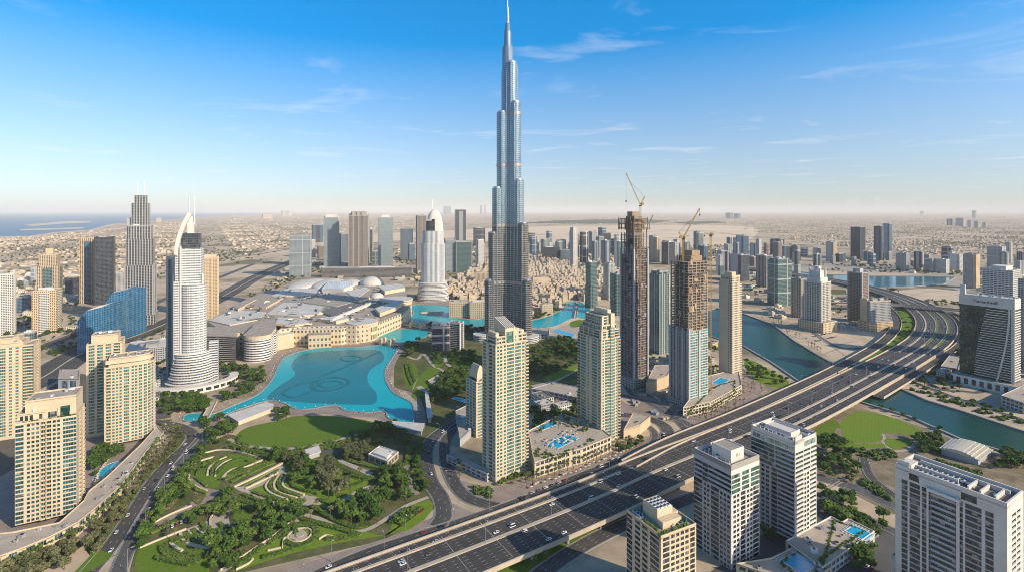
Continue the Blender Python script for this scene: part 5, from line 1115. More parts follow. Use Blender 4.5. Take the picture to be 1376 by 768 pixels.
def clad_tower():
    X, Y = G(933, 548); Y += 20; w, d = 39, 31; root = prop(empty('unfinished_tower', (X, Y, 0), R(31)), 'shorter unfinished tower, pale glass below and bare brown floors above', 'construction tower'); k = Y / F; H = HC - (350 - HY) * k; zg = HC - (440 - HY) * k
    mb = MB(); mb.prism(crect(w, d), 0, zg, 0, 1); mb.build('wall', [FAC('balcony_glass_wall', (.50, .50, .45), (.09, .26, .25), 3.4, 3.5, .82, .62, .4, vary=.7), roofg], root)
    pn = MB(); pn.prism([(-w / 2 - .25, -d / 2), (-w / 2 - .02, -d / 2), (-w / 2 - .02, d / 2), (-w / 2 - .25, d / 2)], 0, zg - .1, 0, 0); pn.build('side_wall', FAC('stone_glass_wall', (.36, .34, .32), (.05, .07, .08), 4.6, 3.5, .5, .8, .3), root)
    fins = MB()
    for y in (-.5, -.2, .12, .5): fins.box((-w / 2 - .5, y * d, 0), (1.4, 2.2 if abs(y) < .4 else 3.2, zg + 4))
    fins.box((-.5 * w, -d / 2 - .5, 0), (3, 1.4, zg + 4)); fins.box((.02 * w, -d / 2 - .5, 0), (3.4, 1.2, zg)); fins.build('fin', greyw, root)
    sl = MB(); n = int((H - zg) / 3.6); co = MB()
    for i in range(n + 1): sl.prism(crect(w - .2, d - .2), zg + i * 3.6 + .02, zg + i * 3.6 + .62, 0, 0, True)
    for x in (-1, -.6, -.2, .2, .6, 1):
        for y in (-1, -.5, 0, .5, 1):
            if max(abs(x), abs(y)) == 1: co.box((x * (w / 2 - 1), y * (d / 2 - 1), zg + .63), (1.3, 1.3, n * 3.6))
    sms = [M('rust_screen', (.27, .17, .12)), M('ply_screen', (.42, .31, .19)), M('dark_screen', (.10, .09, .09))]; rg = random.Random(9)
    for _ in range(70):
        a = rg.choice((0, 1)); zz = zg + rg.randrange(0, n) * 3.6 + .7; q = rg.uniform(-.45, .45); ww = rg.uniform(2.5, 7); hh = rg.choice((2.6, 3.1, 6.6))
        if a: sc = MB(); sc.box((q * w, -d / 2 - .25, zz), (ww, .2, hh), 0, 0, True)
        else: sc = MB(); sc.box((-w / 2 - .25, q * d, zz), (.2, ww, hh), 0, 0, True)
        sc.build('safety_screen', rg.choice(sms), root)
    sl.build('floor_slab', M('brown_slab', (.40, .32, .24), (.31, .25, .19), .2, .9), root); co.build('column', M('brown_column', (.34, .27, .2), rough=.9), root)
    cr = MB(); cr.prism(crect(w * .7, d * .7), zg, H - 1); cr.build('core', bpy.data.materials['raw_concrete'], root)
    tp = MB(); tp.prism(crect(w * .55, d * .6, 4, 0), H, H + 7); tp.prism(crect(w * .4, d * .4, 6, 0), H + 7, H + 14); tp.build('top_form', bpy.data.materials['form_ply'], root)
    st = MB(); rg = random.Random(2)
    for _ in range(30): x, y = rg.uniform(-.5, .5) * w, rg.uniform(-.5, .5) * d; st.bar((x, y, H - 3), (x, y, H + rg.uniform(1, 8)), .5)
    st.build('steel_frame', bpy.data.materials['rust_steel'], root); pd = MB(); pd.prism(crect(w + 4, d + 4), 0, 8, 0, 1); pd.build('podium', [f_greyg, roofg], root)
    return X, Y, H, k
dX, dY, dH, dk = clad_tower()
crane('yellow luffing crane leaning right on top of the shorter unfinished tower', (px_(918, dY - 8), dY - 8), dH - 6, HH(322, dY - 8), ((942 - 918) * dk, 6, 40), (-6 * dk, 0, 8), hook=8)
crane('straight yellow hoist crane up the right side of the shorter unfinished tower', (px_(955.0, dY - 2), dY - 2), 2, HH(318, dY - 2), (-8, 1, 3), (3, 0, 1), hook=3)
tower(966, 997, 370, 512, f_cream, 'cream tower with shaded balconies right of the unfinished towers', creamw, rot=31, steps=((.94, 1.0), (1.0, .85)), top=lambda r, w, d, z: (lambda m: (m.box((0, 0, z), (w * .5, d * .6, 6)), m.build('crown', creamw, r)))(MB()))
podium('podium', 'cream podium with a turquoise pool below the cream balcony tower', PX((918, 560), (955, 552), (997, 528), (992, 505), (950, 516)), 0, 12, creamw, 5, fh=4)
pool('turquoise pool on the podium below the cream balcony tower', PX((957, 513), (968, 507), (980, 510), (968, 517), z=12), 12.0)
podium('site_building', 'bare tan site block right of the taller unfinished tower', PX((868, 530), (896, 520), (908, 505), (880, 505)), 0, 17, tanw, 0)
# ---- right-hand city
for a in ((974, 981, 338, 369, f_dark, 'very thin dark tower at the left of the far right cluster'), (980, 1007, 342, 378, f_dark, 'broad dark block below a blue-green tower in the far right cluster'), (989, 1006, 317, 346, f_glassb, 'blue-green tower with a stepped top above the broad dark block'), (1008, 1019, 327, 348, f_glassb, 'small blue tower right of the stepped blue-green one'), (1016, 1038, 343, 386, f_dark, 'dark blue slab left of the big glass tower by the canal'), (1035, 1054, 321, 347, f_dark, 'distant dark tower above the big canal glass tower'), (1038, 1064, 330, 350, f_glassb, 'blue tower behind the big canal glass tower'), (1063, 1084, 374, 427, f_tand, 'brown and tan tower left of the white crowned tower'), (1110, 1125, 325, 352, f_tand, 'lone tan and dark slab across the creek'), (1143, 1163, 305, 348, f_dark, 'plain grey-blue slab tower far across the creek'), (1174, 1188, 304, 350, f_dark, 'darker left half of the twin towers beyond the creek'), (1186, 1199, 301, 348, f_glassb, 'bluer right half of the twin towers beyond the creek'), (1204, 1223, 340, 364, f_greyg, 'grey block on the creek bank right of the twin towers'), (1228, 1242, 338, 362, f_dark, 'small dark tower on the creek bank'), (1242, 1257, 348, 366, f_greyg, 'low grey block on the creek bank, left of two white ones'), (1256, 1276, 348, 367, f_white, 'low white apartment block on the creek bank'), (1265, 1282, 331, 349, f_dark, 'dark tower behind the white creekside block'), (1275, 1294, 342, 365, f_bands, 'pale banded block right of the white creekside block'), (1294, 1317, 342, 388, f_tan, 'tan apartment tower left of the white towers at the right edge'), (1326, 1352, 331, 364, f_greyg, 'grey tower with a pale right edge far at the right'), (1076, 1086, 333, 345, f_glassb, 'tiny blue tower near the far creek bank'), (1093, 1103, 333, 347, f_dark, 'tiny dark tower beside the lone tan slab'),
          (975, 985, 286, 294, f_glassb, 'left tower of a lone pair on the desert horizon'), (986, 995, 287, 294, f_glassb, 'right tower of a lone pair on the desert horizon'), (1272, 1282, 294, 303, f_dark, 'faint dark block on the right horizon'), (1284, 1298, 293, 304, f_greyg, 'faint wide grey block on the right horizon'), (1300, 1306, 296, 305, f_white, 'faint white tower on the right horizon'), (1309, 1316, 297, 306, f_white, 'second faint white tower on the right horizon'), (1320, 1326, 299, 306, f_white, 'last faint white tower on the right horizon'), (1236, 1243, 284, 289, f_white, 'tiny pale block just above the horizon haze'), (1306, 1312, 283, 293, f_greyg, 'tiny thin tower just above the horizon haze'),
          (378, 392, 283, 290, f_white, 'pale hotel on the coast at the horizon'), (352, 366, 288, 294, f_tan, 'tan domed hotel near the coast'), (210, 217, 293, 299, f_tan, 'small tan domed building near the shore'), (596, 606, 277, 288, f_glassb, 'bluish cluster tower on the centre horizon'), (645, 648, 276, 288, f_glassb, 'needle tower on the horizon left of the supertall'), (651, 653, 275, 288, f_glassb, 'second needle tower on the horizon left of the supertall')): tower(*a[:6])
tower(1031, 1064, 347, 412, f_glassg, 'big green-blue glass tower on the canal bank', rot=20, asp=.7, steps=((.97, 1), (1, .8)))
def crowned_white():
    root, w, d, h = tower(1081, 1116, 378, 446, FAC('cream_strip_wall', (.58, .53, .45), (.07, .10, .10), 5.4, 3.6, .6, .74, .25), 'white tower with a tall square crown on the canal bank', whitew, rot=31, pod=(1.5, 22, f_arcade), style=0); mb = MB(); mb.prism(crect(w * .78, d * .78), h, h + 10, 0, 1); mb.prism(crect(w * .55, d * .55), h + 10, h + 24, 0, 1)
    for x in (-1, 1):
        for y in (-1, 1): mb.box((x * w * .3, y * d * .3, h + 10), (3, 3, 20))
    mb.prism(crect(w * .3, d * .3), h + 24, h + 34, 0, 0); mb.build('crown', [whitew, roofw], root)
crowned_white()
tower(1139, 1167, 366, 434, f_brown, 'dark brown tower with pale stripes beside the sand lot', rot=31, top=lambda r, w, d, z: (lambda m: (m.prism(crect(w * .5, d * .5), z, z + 10), m.build('crown', greyw, r)))(MB())); tower(1155, 1197, 403, 445, f_greyg, 'lower grey-tan wing right of the dark brown tower', tanw, rot=15, asp=.45, pod=(1.15, 20, f_tan))
rgx = random.Random(77); TL = []
for (xa, xb, ya, yb, n, ha, hb, where) in ((700, 770, 336, 348, 12, 12, 28, 'between the supertall tower and the thin pale tower'), (770, 840, 338, 352, 13, 14, 36, 'in the far row right of the supertall tower'), (875, 965, 338, 356, 13, 12, 32, 'in the far row between the unfinished towers'), (965, 1075, 338, 374, 20, 12, 34, 'in the far right cluster by the canal'), (1085, 1300, 350, 360, 14, 8, 18, 'on the far bank of the creek'), (430, 560, 340, 356, 9, 12, 28, 'in the row behind the mall'), (590, 650, 338, 352, 6, 12, 24, 'in the row left of the supertall tower'), (1320, 1376, 345, 372, 6, 12, 30, 'in the cluster at the right edge'), (0, 60, 372, 396, 5, 10, 20, 'at the far left edge')):
    for i in range(n):
        for _ in range(40):
            x = rgx.uniform(xa, xb); w = rgx.uniform(7, 13); yb_ = rgx.uniform(ya, yb); p = G(x, yb_)
            if all((p[0] - a) ** 2 + (p[1] - c) ** 2 > 60 ** 2 for a, c in TL): break
        TL.append(p); f = rgx.choice((f_glassb, f_glassg, f_dark, f_white, f_greyg, f_tan, f_glassl, f_brown))
        col = {f_glassb.name: 'blue glass', f_glassg.name: 'green glass', f_dark.name: 'dark glass', f_white.name: 'white', f_greyg.name: 'grey', f_tan.name: 'tan', f_glassl.name: 'pale glass', f_brown.name: 'brown'}[f.name]
        tower(x - w / 2, x + w / 2, yb_ - rgx.uniform(ha, hb), yb_, f, f'small {col} tower {where}', group=f'small {col} towers {where}', asp=rgx.uniform(.7, 1.2), seed=i * 7 + int(x), rot=rgx.choice((31, 31, 12)))
# ---- curved-facade hotel at the right
def canal_hotel():
    w, d, zr = 25, 62, 133; b = Bld('hotel_tower', 'dark green glass hotel with white curved floor bands and a roof sign', (714, 741), R(31), cat='hotel')
    A, B_, C_, D = corners(w, d)
    b.wall.prism(rect(w, d), 14, 119, 2, 1); b.wall.prism([(-.6, -.6), (w + .6, -.6), (w + .6, d + .6), (-.6, d + .6)], 119, 133, 0, 1); b.wall.prism(rect(2.4, 6, -.8, d - 7), 133, 148, 0, 0); b.wall.prism(rect(1.6, 2.2, -1.2, -1.2), 0, 138, 0, 0)
    for k in range(29):                                   # floor bands that begin on a curve
        z = 17 + k * 3.5; t = k / 28; y1 = 44 - 14 * (t ** 1.6); b.wall.box((-.5, (3 + y1) / 2, z), (1.4, y1 - 3, .95), 0, 0, True); b.wall.box((w / 2, -.5, z), (w - 2, 1.4, 1.2), 0, 0, True)
    rb = MB(); pts = [(-1.3, 18 - 13.5 * math.sin(t * math.pi / 2), 14 + 105 * t) for t in [i / 12 for i in range(13)]]
    for p, q in zip(pts, pts[1:]): rb.bar(p, q, 1.9)
    b.part('curved_rib', rb, whitew); b.part('wall_edge', (lambda m: (m.prism(rect(1.2, 1.6, -.9, 1.2), 14, 119), m)[1])(MB()), whitew)
    roof_kit(b, rect(w, d), 133.02, 1.2, whitew, roofw, 9, 4, 3)
    pm = MB(); pm.prism([(-14, -12), (w + 4, -12), (w + 4, d + 6), (-14, d + 6)], 0, 14, 0, 1); b.part('podium', pm, [FAC('podium_bays', (.74, .72, .68), (.03, .04, .05), 9, 14, .55, .6, .1), roofg])
    for body, y in (('Tannaul', 46), ('aulil', 26)):
        tx = bpy.data.curves.new('sign_text', 'FONT'); tx.body = body; tx.size = 6.0; tx.extrude = .15; tx.materials.append(darkm); o = link('sign_text', tx, b.root, (-.78, y, 124)); o.rotation_euler = (R(90), 0, R(-90))
    b.finish([whitew, roofw, FAC('hotel_green_glass', (.04, .08, .08), (.015, .06, .055), 1.8, 3.5, .86, .9, .45, .08, vary=.6)]); return b
canal_hotel()
tower(1320, 1372, 362, 470, f_bands, 'white tower with dark corner panels behind the curved-band hotel', whitew, rot=31, top=lambda r, w, d, z: (lambda m: (m.prism(crect(w * .8, d * .5), z, z + 8), m.build('crown', whitew, r)))(MB())); tower(1368, 1420, 375, 500, f_greyg, 'grey-blue tower cut off at the right edge behind the hotel', rot=31)
podium('podium', 'low glass-fronted annex right of the curved-band hotel', PX((1345, 545), (1376, 556), (1420, 545), (1376, 530)), 0, 14, greyw, 6); podium('pavilion', 'small white canal-side block left of the curved-band hotel', PX((1264, 500), (1288, 504), (1292, 488), (1278, 482)), 0, 10, greyw, 6)
# ---- curved-roof pavilion by the canal
def pavilion():
    P = ZB((805, 345), (950, 390), (1000, 350), (850, 310)); root = prop(empty('pavilion', (*P[0], 0)), 'long pavilion with a gently curved cream roof near the canal', 'pavilion'); o = P[0]; Q = [(x - o[0], y - o[1]) for x, y in P]; mb = MB(); mb.prism(ccw(inset(ccw(Q), 1.5)), 0, 6); mb.build('wall', greyw, root)
    rf = MB(); n = 10
    for i in range(n):
        t0, t1 = i / n, (i + 1) / n; L = lambda a, c, t: tuple(a[j] + (c[j] - a[j]) * t for j in (0, 1)); z = lambda t: 6.2 + 4 * math.sin(math.pi * t)
        rf.prism(ccw([L(Q[0], Q[1], t0), L(Q[0], Q[1], t1), L(Q[3], Q[2], t1), L(Q[3], Q[2], t0)]), 6.0, 6.1 + 4 * math.sin(math.pi * (t0 + t1) / 2))
    rf.build('roof', M('cream_membrane', (.60, .55, .43), rough=.5), root)
pavilion()
# ---- park house and lakeside pavilion
def park_house():
    P = Z4((992, 215), (1072, 245), (1118, 205), (1040, 180), z=7); b = Bld('park_house', 'flat white-roofed stone house in the terraced park', P[0], 0, cat='house'); Q = ccw([(x - P[0][0], y - P[0][1]) for x, y in P])
    for i in range(4): b.facade(Q[i], Q[(i + 1) % 4], 0, 1, 7, 'w1 p4 p4 p4 w1')
    roof_kit(b, Q, 7, 1.0, whitew, roofw, 5, 3, 1.6); ext = MB(); ext.prism(inset(Q, 4), 7.01, 9); b.part('roof_room', ext, whitew); b.finish([M('tan_stone', (.42, .33, .22)), tanw])
park_house()
def lake_pavilion():
    P = Z3((170, 652), (330, 598), (362, 606), (355, 625), (215, 680)); root = prop(empty('pavilion', (*P[0], 0)), 'long low white-roofed pavilion beside the lake channel', 'pavilion'); Q = ccw([(x - P[0][0], y - P[0][1]) for x, y in P]); mb = MB(); mb.prism(inset(Q, 1), 0, 4.5); mb.build('wall', creamw, root); r = MB(); r.prism(Q, 4.51, 5.3, 0, 0, True); r.build('roof', roofw, root)
lake_pavilion()
def bus_shelter(pts, label, h=4.5):
    P = ccw(pts); root = prop(empty('canopy', (*P[0], 0)), label, 'canopy'); Q = [(x - P[0][0], y - P[0][1]) for x, y in P]; r = MB(); r.prism(Q, h, h + .8, 0, 0, True); r.build('roof', roofw, root); k = MB(); k.prism(inset(Q, 1.5), 0, h - .01); k.build('wall', greyw, root)
bus_shelter(Z4((728, 215), (745, 240), (800, 222), (790, 195)), 'white roofed service box beside the park road')
bus_shelter(Z4((1090, 95), (1100, 118), (1215, 140), (1225, 105)), 'flat grey canopy building at the edge of the lawn', 5)
bus_shelter(Z3((985, 560), (1000, 565), (1018, 668), (995, 672)), 'tall white slanted screen beside the lake steps', 7)
# ---- bridges across the lake
def bridge(a, c, label, w=9, pav=True):
    root = prop(empty('footbridge', (*a, 0)), label, 'bridge'); dx, dy = c[0] - a[0], c[1] - a[1]; L = math.hypot(dx, dy); h = math.atan2(dy, dx); root.rotation_euler = (0, 0, h)
    d = MB(); d.prism(rect(L, w, 0, -w / 2), 2.2, 3.4, 0, 1, True); d.build('deck', [tanl, paving_pale], root); p = MB(); p.prism(rect(L, .6, 0, -w / 2 - .6), 2.2, 4.7); p.prism(rect(L, .6, 0, w / 2), 2.2, 4.7); p.build('parapet', tanl, root)
    for t in (.2, .5, .8): q = MB(); q.box((L * t, 0, 0), (2.2, w, 2.19)); q.build('pier', tanl, root)
    if pav:
        for t in (.32, .68):
            for s in (-1, 1): q = MB(); q.box((L * t, s * (w / 2 + 1), 0), (6, 5, 10)); q.box((L * t, s * (w / 2 + 1), 10.01), (7, 6, 1)); q.box((L * t, s * (w / 2 + 1), 11.02), (4, 3.4, 2)); q.build('bridge_tower', tanl, root)
bridge(*Z3((780, 340), (880, 352)), 'tan stone bridge with four small towers, nearest the mall steps'); bridge(*Z3((900, 268), (1010, 284)), 'tan stone bridge with four small towers, farther one toward the office', 10); bridge(*Z5((830, 660), (945, 655)), 'low tan stone bridge in the upper lake below the white domed hotel', 8, False); bridge(*Z3((80, 658), (115, 590)), 'small pale footbridge over the narrow lake channel', 7, False); bridge(*Z6((640, 130), (648, 72)), 'thin footbridge across the right arm of the turquoise lake', 5, False)
# ---- the mall
def mall():
    root = prop(empty('shopping_mall', (0, 0, 0)), 'sprawling pale-roofed shopping mall with vaulted domes behind the fountain lake', 'mall'); H = 34
    def slab(pts, z0, z1, name, mats, mt=1): mb = MB(); mb.prism(ccw(pts), z0, z1, 0, mt); return mb.build(name, mats, root)
    P = lambda *p, z=H: Z3(*p, z=z)
    slab(P((88, 250), (170, 300), (365, 285), (470, 272), (620, 268), (700, 270), (762, 262), (800, 225), (915, 172), (905, 112), (800, 96), (600, 90), (430, 108), (330, 125), (180, 195)), 0, H, 'wall', [f_mall, roofg])
    for i, (pts, z0, h, m) in enumerate(((((330, 225), (400, 178), (560, 178), (620, 212), (470, 235)), H, 3, roofw), (((95, 250), (190, 205), (330, 215), (300, 245), (180, 268)), H, 2, roofw), (((380, 240), (480, 245), (520, 262), (450, 272), (370, 268)), H, 4, roofw), (((480, 180), (560, 150), (760, 120), (760, 160), (620, 200)), H, 6, roofg), (((350, 150), (420, 118), (560, 118), (540, 140), (430, 150)), H, 3, roofw), (((240, 195), (330, 150), (400, 160), (330, 200)), H, 5, roofg), (((780, 210), (860, 180), (905, 170), (870, 205), (800, 232)), H, 8, roofw), (((560, 215), (700, 170), (730, 190), (620, 240)), H, 5, roofd), (((660, 140), (740, 118), (760, 128), (700, 170)), H, 7, roofw), (((190, 200), (260, 165), (290, 170), (215, 212)), H, 7, roofg), (((790, 118), (890, 104), (904, 125), (820, 140)), H, 9, roofw), (((540, 250), (640, 236), (690, 245), (620, 262)), H, 6, roofw))):
        slab(P(*pts), z0 + .03 * i, z0 + h + .03 * i, 'roof_hall', [creamw, m])
    sk = slab(P((560, 135), (585, 106), (690, 106), (690, 120), (650, 138)), H + .5, H + 14, 'skylight_block', [whitew, FAC('skylight_grid', (.8, .8, .78), (.35, .4, .42), 7, 7, .6, .6, .2)])
    for cx, cy, rx, rz, nm in ((500, 98, 62, 16, 'vault'), (590, 97, 56, 17, 'vault'), (670, 97, 48, 17, 'vault'), (768, 98, 48, 33, 'dome'), (788, 150, 27, 19, 'dome')):
        c = G(250 + cx * .3256, 350 + cy * .3256, H); k = c[1] / F * .3256; mb = MB(); n, mm = 8, 28; r = rx * k; hz = rz * k
        for j in range(n):
            for i in range(mm):
                q = lambda a, e: (c[0] + r * math.cos(e) * math.cos(a), c[1] + (r if nm == 'dome' else r * 2.2) * math.cos(e) * math.sin(a), H + hz * math.sin(e)); a0, a1, e0, e1 = 2 * math.pi * i / mm, 2 * math.pi * (i + 1) / mm, math.pi / 2 * j / n, math.pi / 2 * (j + 1) / n
                mb.face([q(a0, e0), q(a1, e0), q(a1, e1), q(a0, e1)])
        mb.build(nm, roofw, root, smooth=True)
    # rounded lakeside rotunda and stone front
    fr = FAC('mall_front', (.68, .55, .36), (.13, .12, .10), 7, 11, .5, .4, .1); c = G(250 + 712 * .3256, 350 + 335 * .3256); k = c[1] / F
    mb = MB(); mb.prism(ngon(62 * .3256 * k, 36, c[0], c[1] + 26), 0, 31, 0, 1); mb.prism(ngon(66 * .3256 * k, 36, c[0], c[1] + 26), 31, 36, 2, 1, True); mb.build('rotunda', [FAC('rotunda_wall', (.68, .55, .36), (.26, .26, .12), 5, 15, .8, .6, .1), roofw, tanl], root)
    slab(Z3((440, 352), (640, 346), (700, 330), (640, 300), (440, 305)), 0, 31, 'lake_front', [fr, roofw]); slab(Z3((505, 362), (600, 358), (600, 340), (505, 345)), 0, 25, 'lake_front', [fr, roofg]); slab(Z3((362, 372), (445, 356), (445, 300), (362, 310)), 0, 27, 'lake_front', [tanl, roofw])
    g = MB(); a, c2 = Z3((380, 366), (438, 354)); h = math.atan2(c2[1] - a[1], c2[0] - a[0]); g.box(((a[0] + c2[0]) / 2, (a[1] + c2[1]) / 2 - .6, 9), (math.hypot(c2[0] - a[0], c2[1] - a[1]), 1.2, 12), h); g.build('shop_window', gl_blue, root)
    slab(Z3((760, 330), (905, 265), (928, 235), (905, 190), (780, 250)), 0, 30, 'side_hall', [fr, roofg]); c = G(250 + 868 * .3256, 350 + 225 * .3256); mb = MB(); mb.prism(ngon(38, 30, *c), 0, 38, 0, 1); mb.prism(ngon(41, 30, *c), 38, 41, 2, 1, True); mb.build('rotunda', [fr, roofw, creamw], root)
    for i in range(9):
        a, c2 = Z3((600 + i * 17, 248 - i * 7), (625 + i * 17, 236 - i * 7), z=40); mb = MB(); mb.bar((*a, 41), (*c2, 43), 5); mb.build('roof_truss', whitew, root)
    rg = random.Random(11)
    for i in range(260):
        x, y = rg.uniform(120, 860), rg.uniform(110, 290); mb = MB(); c = G(250 + x * .3256, 350 + y * .3256, 36); s = rg.choice((3, 4, 5, 7, 10, 16, 24)); mb.box((0, 0, 0), (s, rg.uniform(1.5, 6), rg.uniform(1.5, 3.4)))
        if inside((x, y), [(100, 250), (365, 280), (620, 262), (760, 255), (900, 170), (890, 115), (700, 110), (430, 120), (200, 200)]): mb.build('roof_plant', [rg.choice([concrete_grey, whitew, roofd])], root, (*c, 34.5 + rg.choice((0, 3, 6))), R(30) + rg.choice((0, 1.57)))
mall()
def mall_hotel():
    root = prop(empty('hotel_block', (0, 0, 0)), 'curved hotel with white balcony bands at the left corner of the mall', 'hotel'); f = FAC('hotel_band_wall', (.78, .74, .68), (.10, .10, .11), 5, 4.2, 1.2, .5, .1)
    c = G(250 + 255 * .3256, 350 + 430 * .3256); k = c[1] / F * .3256; mb = MB(); arc = [(c[0] + 55 * k * math.cos(t), c[1] + 34 + 30 * k * 1.6 * math.sin(t)) for t in [R(180 + 15 * i) for i in range(13)]]; P = arc + Z3((370, 372), (366, 330), (300, 345)) ; P = ccw(P)
    mb.prism(P, 0, 39, 0, 1); mb.prism(inset(P, -1.0), 39, 45, 2, 1, True); mb.build('wall', [f, roofg, tanl], root)
    mb = MB(); mb.prism(ccw(Z3((84, 415), (205, 420), (212, 370), (84, 372))), 0, 45, 0, 1); mb.build('rear_wing', [f_darkband, roofg], root)
    mb = MB(); mb.prism(ccw(Z3((310, 400), (372, 380), (400, 330), (330, 340))), 0, 34, 0, 1); mb.build('side_wing', [f, roofg], root)
mall_hotel()
tower(170, 232, 462, 492, f_greyg, 'low pale hall roof between the mirror-glass building and the white hotel', rot=30, asp=1.0, roofm=roofw, cat='hall')
# ---------------------------------------------------------------- old town fronts
tower(604, 631, 404, 427, f_arcade, 'tan arcaded old-town palace block on the upper lake shore, left half', tanl, rot=4, asp=.6, cat='old town block'); tower(631.5, 656, 405, 428, f_arcade, 'tan arcaded old-town palace block on the upper lake shore, right half by the supertall tower', tanl, rot=2, asp=.6, cat='old town block')
tower(714, 738, 372, 388, f_old, 'larger pale old-town block with evenly spaced windows among the small tan houses', tanl, rot=8, asp=.5, cat='old town block'); tower(726, 743, 408, 424, f_arcade, 'grey-tan arcaded block on the shore right of the supertall tower', tanl, rot=10, asp=.6, cat='old town block')
tower(638, 656, 366, 383, f_tand, 'brown taller block in the old town left of the supertall tower', tanl, rot=8, asp=.6, cat='old town block')
podium('museum', 'low modern building with shaded roof slabs among trees right of the slender cream tower', Z6((475, 410), (540, 420), (650, 445), (655, 405), (560, 385)), 0, 8, greyw, 8)
podium('lake_terrace', 'pale terrace building on the promenade right of the supertall tower', Z6((470, 205), (540, 205), (545, 180), (475, 180)), 0, 9, greyw, 8); pool('narrow blue pool strip on the promenade right of the supertall tower', Z6((555, 178), (630, 200), (640, 190), (570, 168)), .3); pool('small blue pond in the trees right of the lake', Z6((185, 425), (250, 445), (255, 435), (200, 420)), .3)
podium('stadium_terraces', 'stepped stone seating beside the park right of the lake', Z6((95, 365), (150, 335), (160, 345), (110, 380)), 0, 2.5, paving_pale, 0)
# ---------------------------------------------------------------- where nothing may be planted
bpy.context.view_layer.update()
OCC = set(); CELL = 4.0
def rasterise():
    names = ('carriageway', 'deck', 'roof', 'podium', 'fountain_lake', 'upper_lake', 'lower_basin', 'canal', 'creek', 'water', 'coping', 'terrace', 'rotunda', 'lake_front', 'side_hall', 'roof_hall', 'wall', 'rear_wing', 'side_wing', 'floor_slab')
    for o in C.objects:
        if o.type != 'MESH' or o.name.split('.')[0] not in names: continue
        me, mw = o.data, o.matrix_world; co = [mw @ v.co for v in me.vertices]
        for p in me.polygons:
            if p.normal.z < .5: continue
            pts = [(co[i].x, co[i].y) for i in p.vertices]; ys = [q[1] for q in pts]; xs = [q[0] for q in pts]
            if min(ys) > 5000: continue
            for ix in range(int(min(xs) // CELL), int(max(xs) // CELL) + 1):
                for iy in range(int(min(ys) // CELL), int(max(ys) // CELL) + 1):
                    if (ix, iy) not in OCC and inside(((ix + .5) * CELL, (iy + .5) * CELL), pts): OCC.add((ix, iy))
rasterise()
free = lambda x, y: (int(x // CELL), int(y // CELL)) not in OCC
def free_r(x, y, r): return all(free(x + a * r, y + b * r) for a, b in ((0, 0), (1, 0), (-1, 0), (0, 1), (0, -1), (.7, .7), (-.7, .7), (.7, -.7), (-.7, -.7)))
# ---------------------------------------------------------------- plants
def blob(mb, c, r, n, s, m=0, flat=.8):
    for _ in range(n):
        z = rnd.uniform(-.75, 1); a = rnd.uniform(0, 6.283); q = math.sqrt(max(0, 1 - z * z)); k = r * rnd.uniform(.72, 1.08)
        leaf(mb, c[0] + math.cos(a) * q * k, c[1] + math.sin(a) * q * k, c[2] + z * k * flat, s, m)
def core_blob(mb, c, r, m=0, n=7, flat=.8):
    for j in range(4):
        for i in range(n):
            q = lambda i, j: (c[0] + r * math.cos(6.283 * i / n) * math.sin(math.pi * j / 4), c[1] + r * math.sin(6.283 * i / n) * math.sin(math.pi * j / 4), c[2] - r * flat * math.cos(math.pi * j / 4))
            mb.face([q(i, j), q(i + 1, j), q(i + 1, j + 1), q(i, j + 1)], m)
PROTO = {'tree': [], 'olive': [], 'palm': [], 'bush': []}
def mk_proto():
    for v in range(6):
        rv = random.Random(v); tr = MB(); h = 3.2; tr.prism(ngon(.32, 7), 0, h, 0, 0, poly2=ngon(.2, 7)); cr = MB()
        for k in range(9):
            a = k * 2.4 + rv.uniform(-.4, .4); q = 0 if k == 0 else rv.uniform(1.4, 3.0); r = rv.uniform(1.3, 2.1); c = (q * math.cos(a), q * math.sin(a), h + 1.6 + rv.uniform(-.4, 2.6) - q * .3)
            if k < 5: tr.bar((0, 0, h * .85), c, .18, 0, .08)
            core_blob(cr, c, r * .72); blob(cr, c, r, 48, .48)
        PROTO['tree'].append((tr, cr, tr.mesh('trunk', bark), cr.mesh('crown', leaf_m), cr.mesh('crown', leaf_olive)))
    for v in range(4):
        rv = random.Random(20 + v); tr = MB(); H = 7.5 + v * .5; b = rv.uniform(-.5, .5); tr.bar((0, 0, 0), (b * .4, 0, H * .5), .5, 0, .36); tr.bar((b * .4, 0, H * .5), (b, 0, H), .36, 0, .3); cr = MB()
        for k in range(20):
            a = k * 2.4; t0 = rv.uniform(.2, 1.0); p = (b, 0, H); L = rv.uniform(2.4, 3.2); el = t0
            for sgm in range(3):
                L1 = L / 3; d = (math.cos(a) * math.cos(el) * L1, math.sin(a) * math.cos(el) * L1, math.sin(el) * L1); q = tuple(p[i] + d[i] for i in range(3)); w = (.34, .42, .3, .05); sx, sy = -math.sin(a), math.cos(a)
                for sd in (-1, 1): cr.face([p, (p[0] + sd * sx * w[sgm], p[1] + sd * sy * w[sgm], p[2] - .18), (q[0] + sd * sx * w[sgm + 1], q[1] + sd * sy * w[sgm + 1], q[2] - .18), q])
                p = q; el -= .75
        PROTO['palm'].append((tr, cr, tr.mesh('trunk', bark), cr.mesh('crown', palm_m), None))
    for v in range(4):
        cr = MB(); core_blob(cr, (0, 0, .5), .8); blob(cr, (0, 0, .55), 1.1, 50, .32); blob(cr, (.6, .3, .4), .8, 30, .3); PROTO['bush'].append((None, cr, None, cr.mesh('bush', hedge_m), None))
mk_proto()
PL = {'tree': [], 'palm': [], 'bush': [], 'olive': []}
def plant(kind, x, y, s, label, group, z=0.0): PL[kind].append((y, x, s, label, group, z))
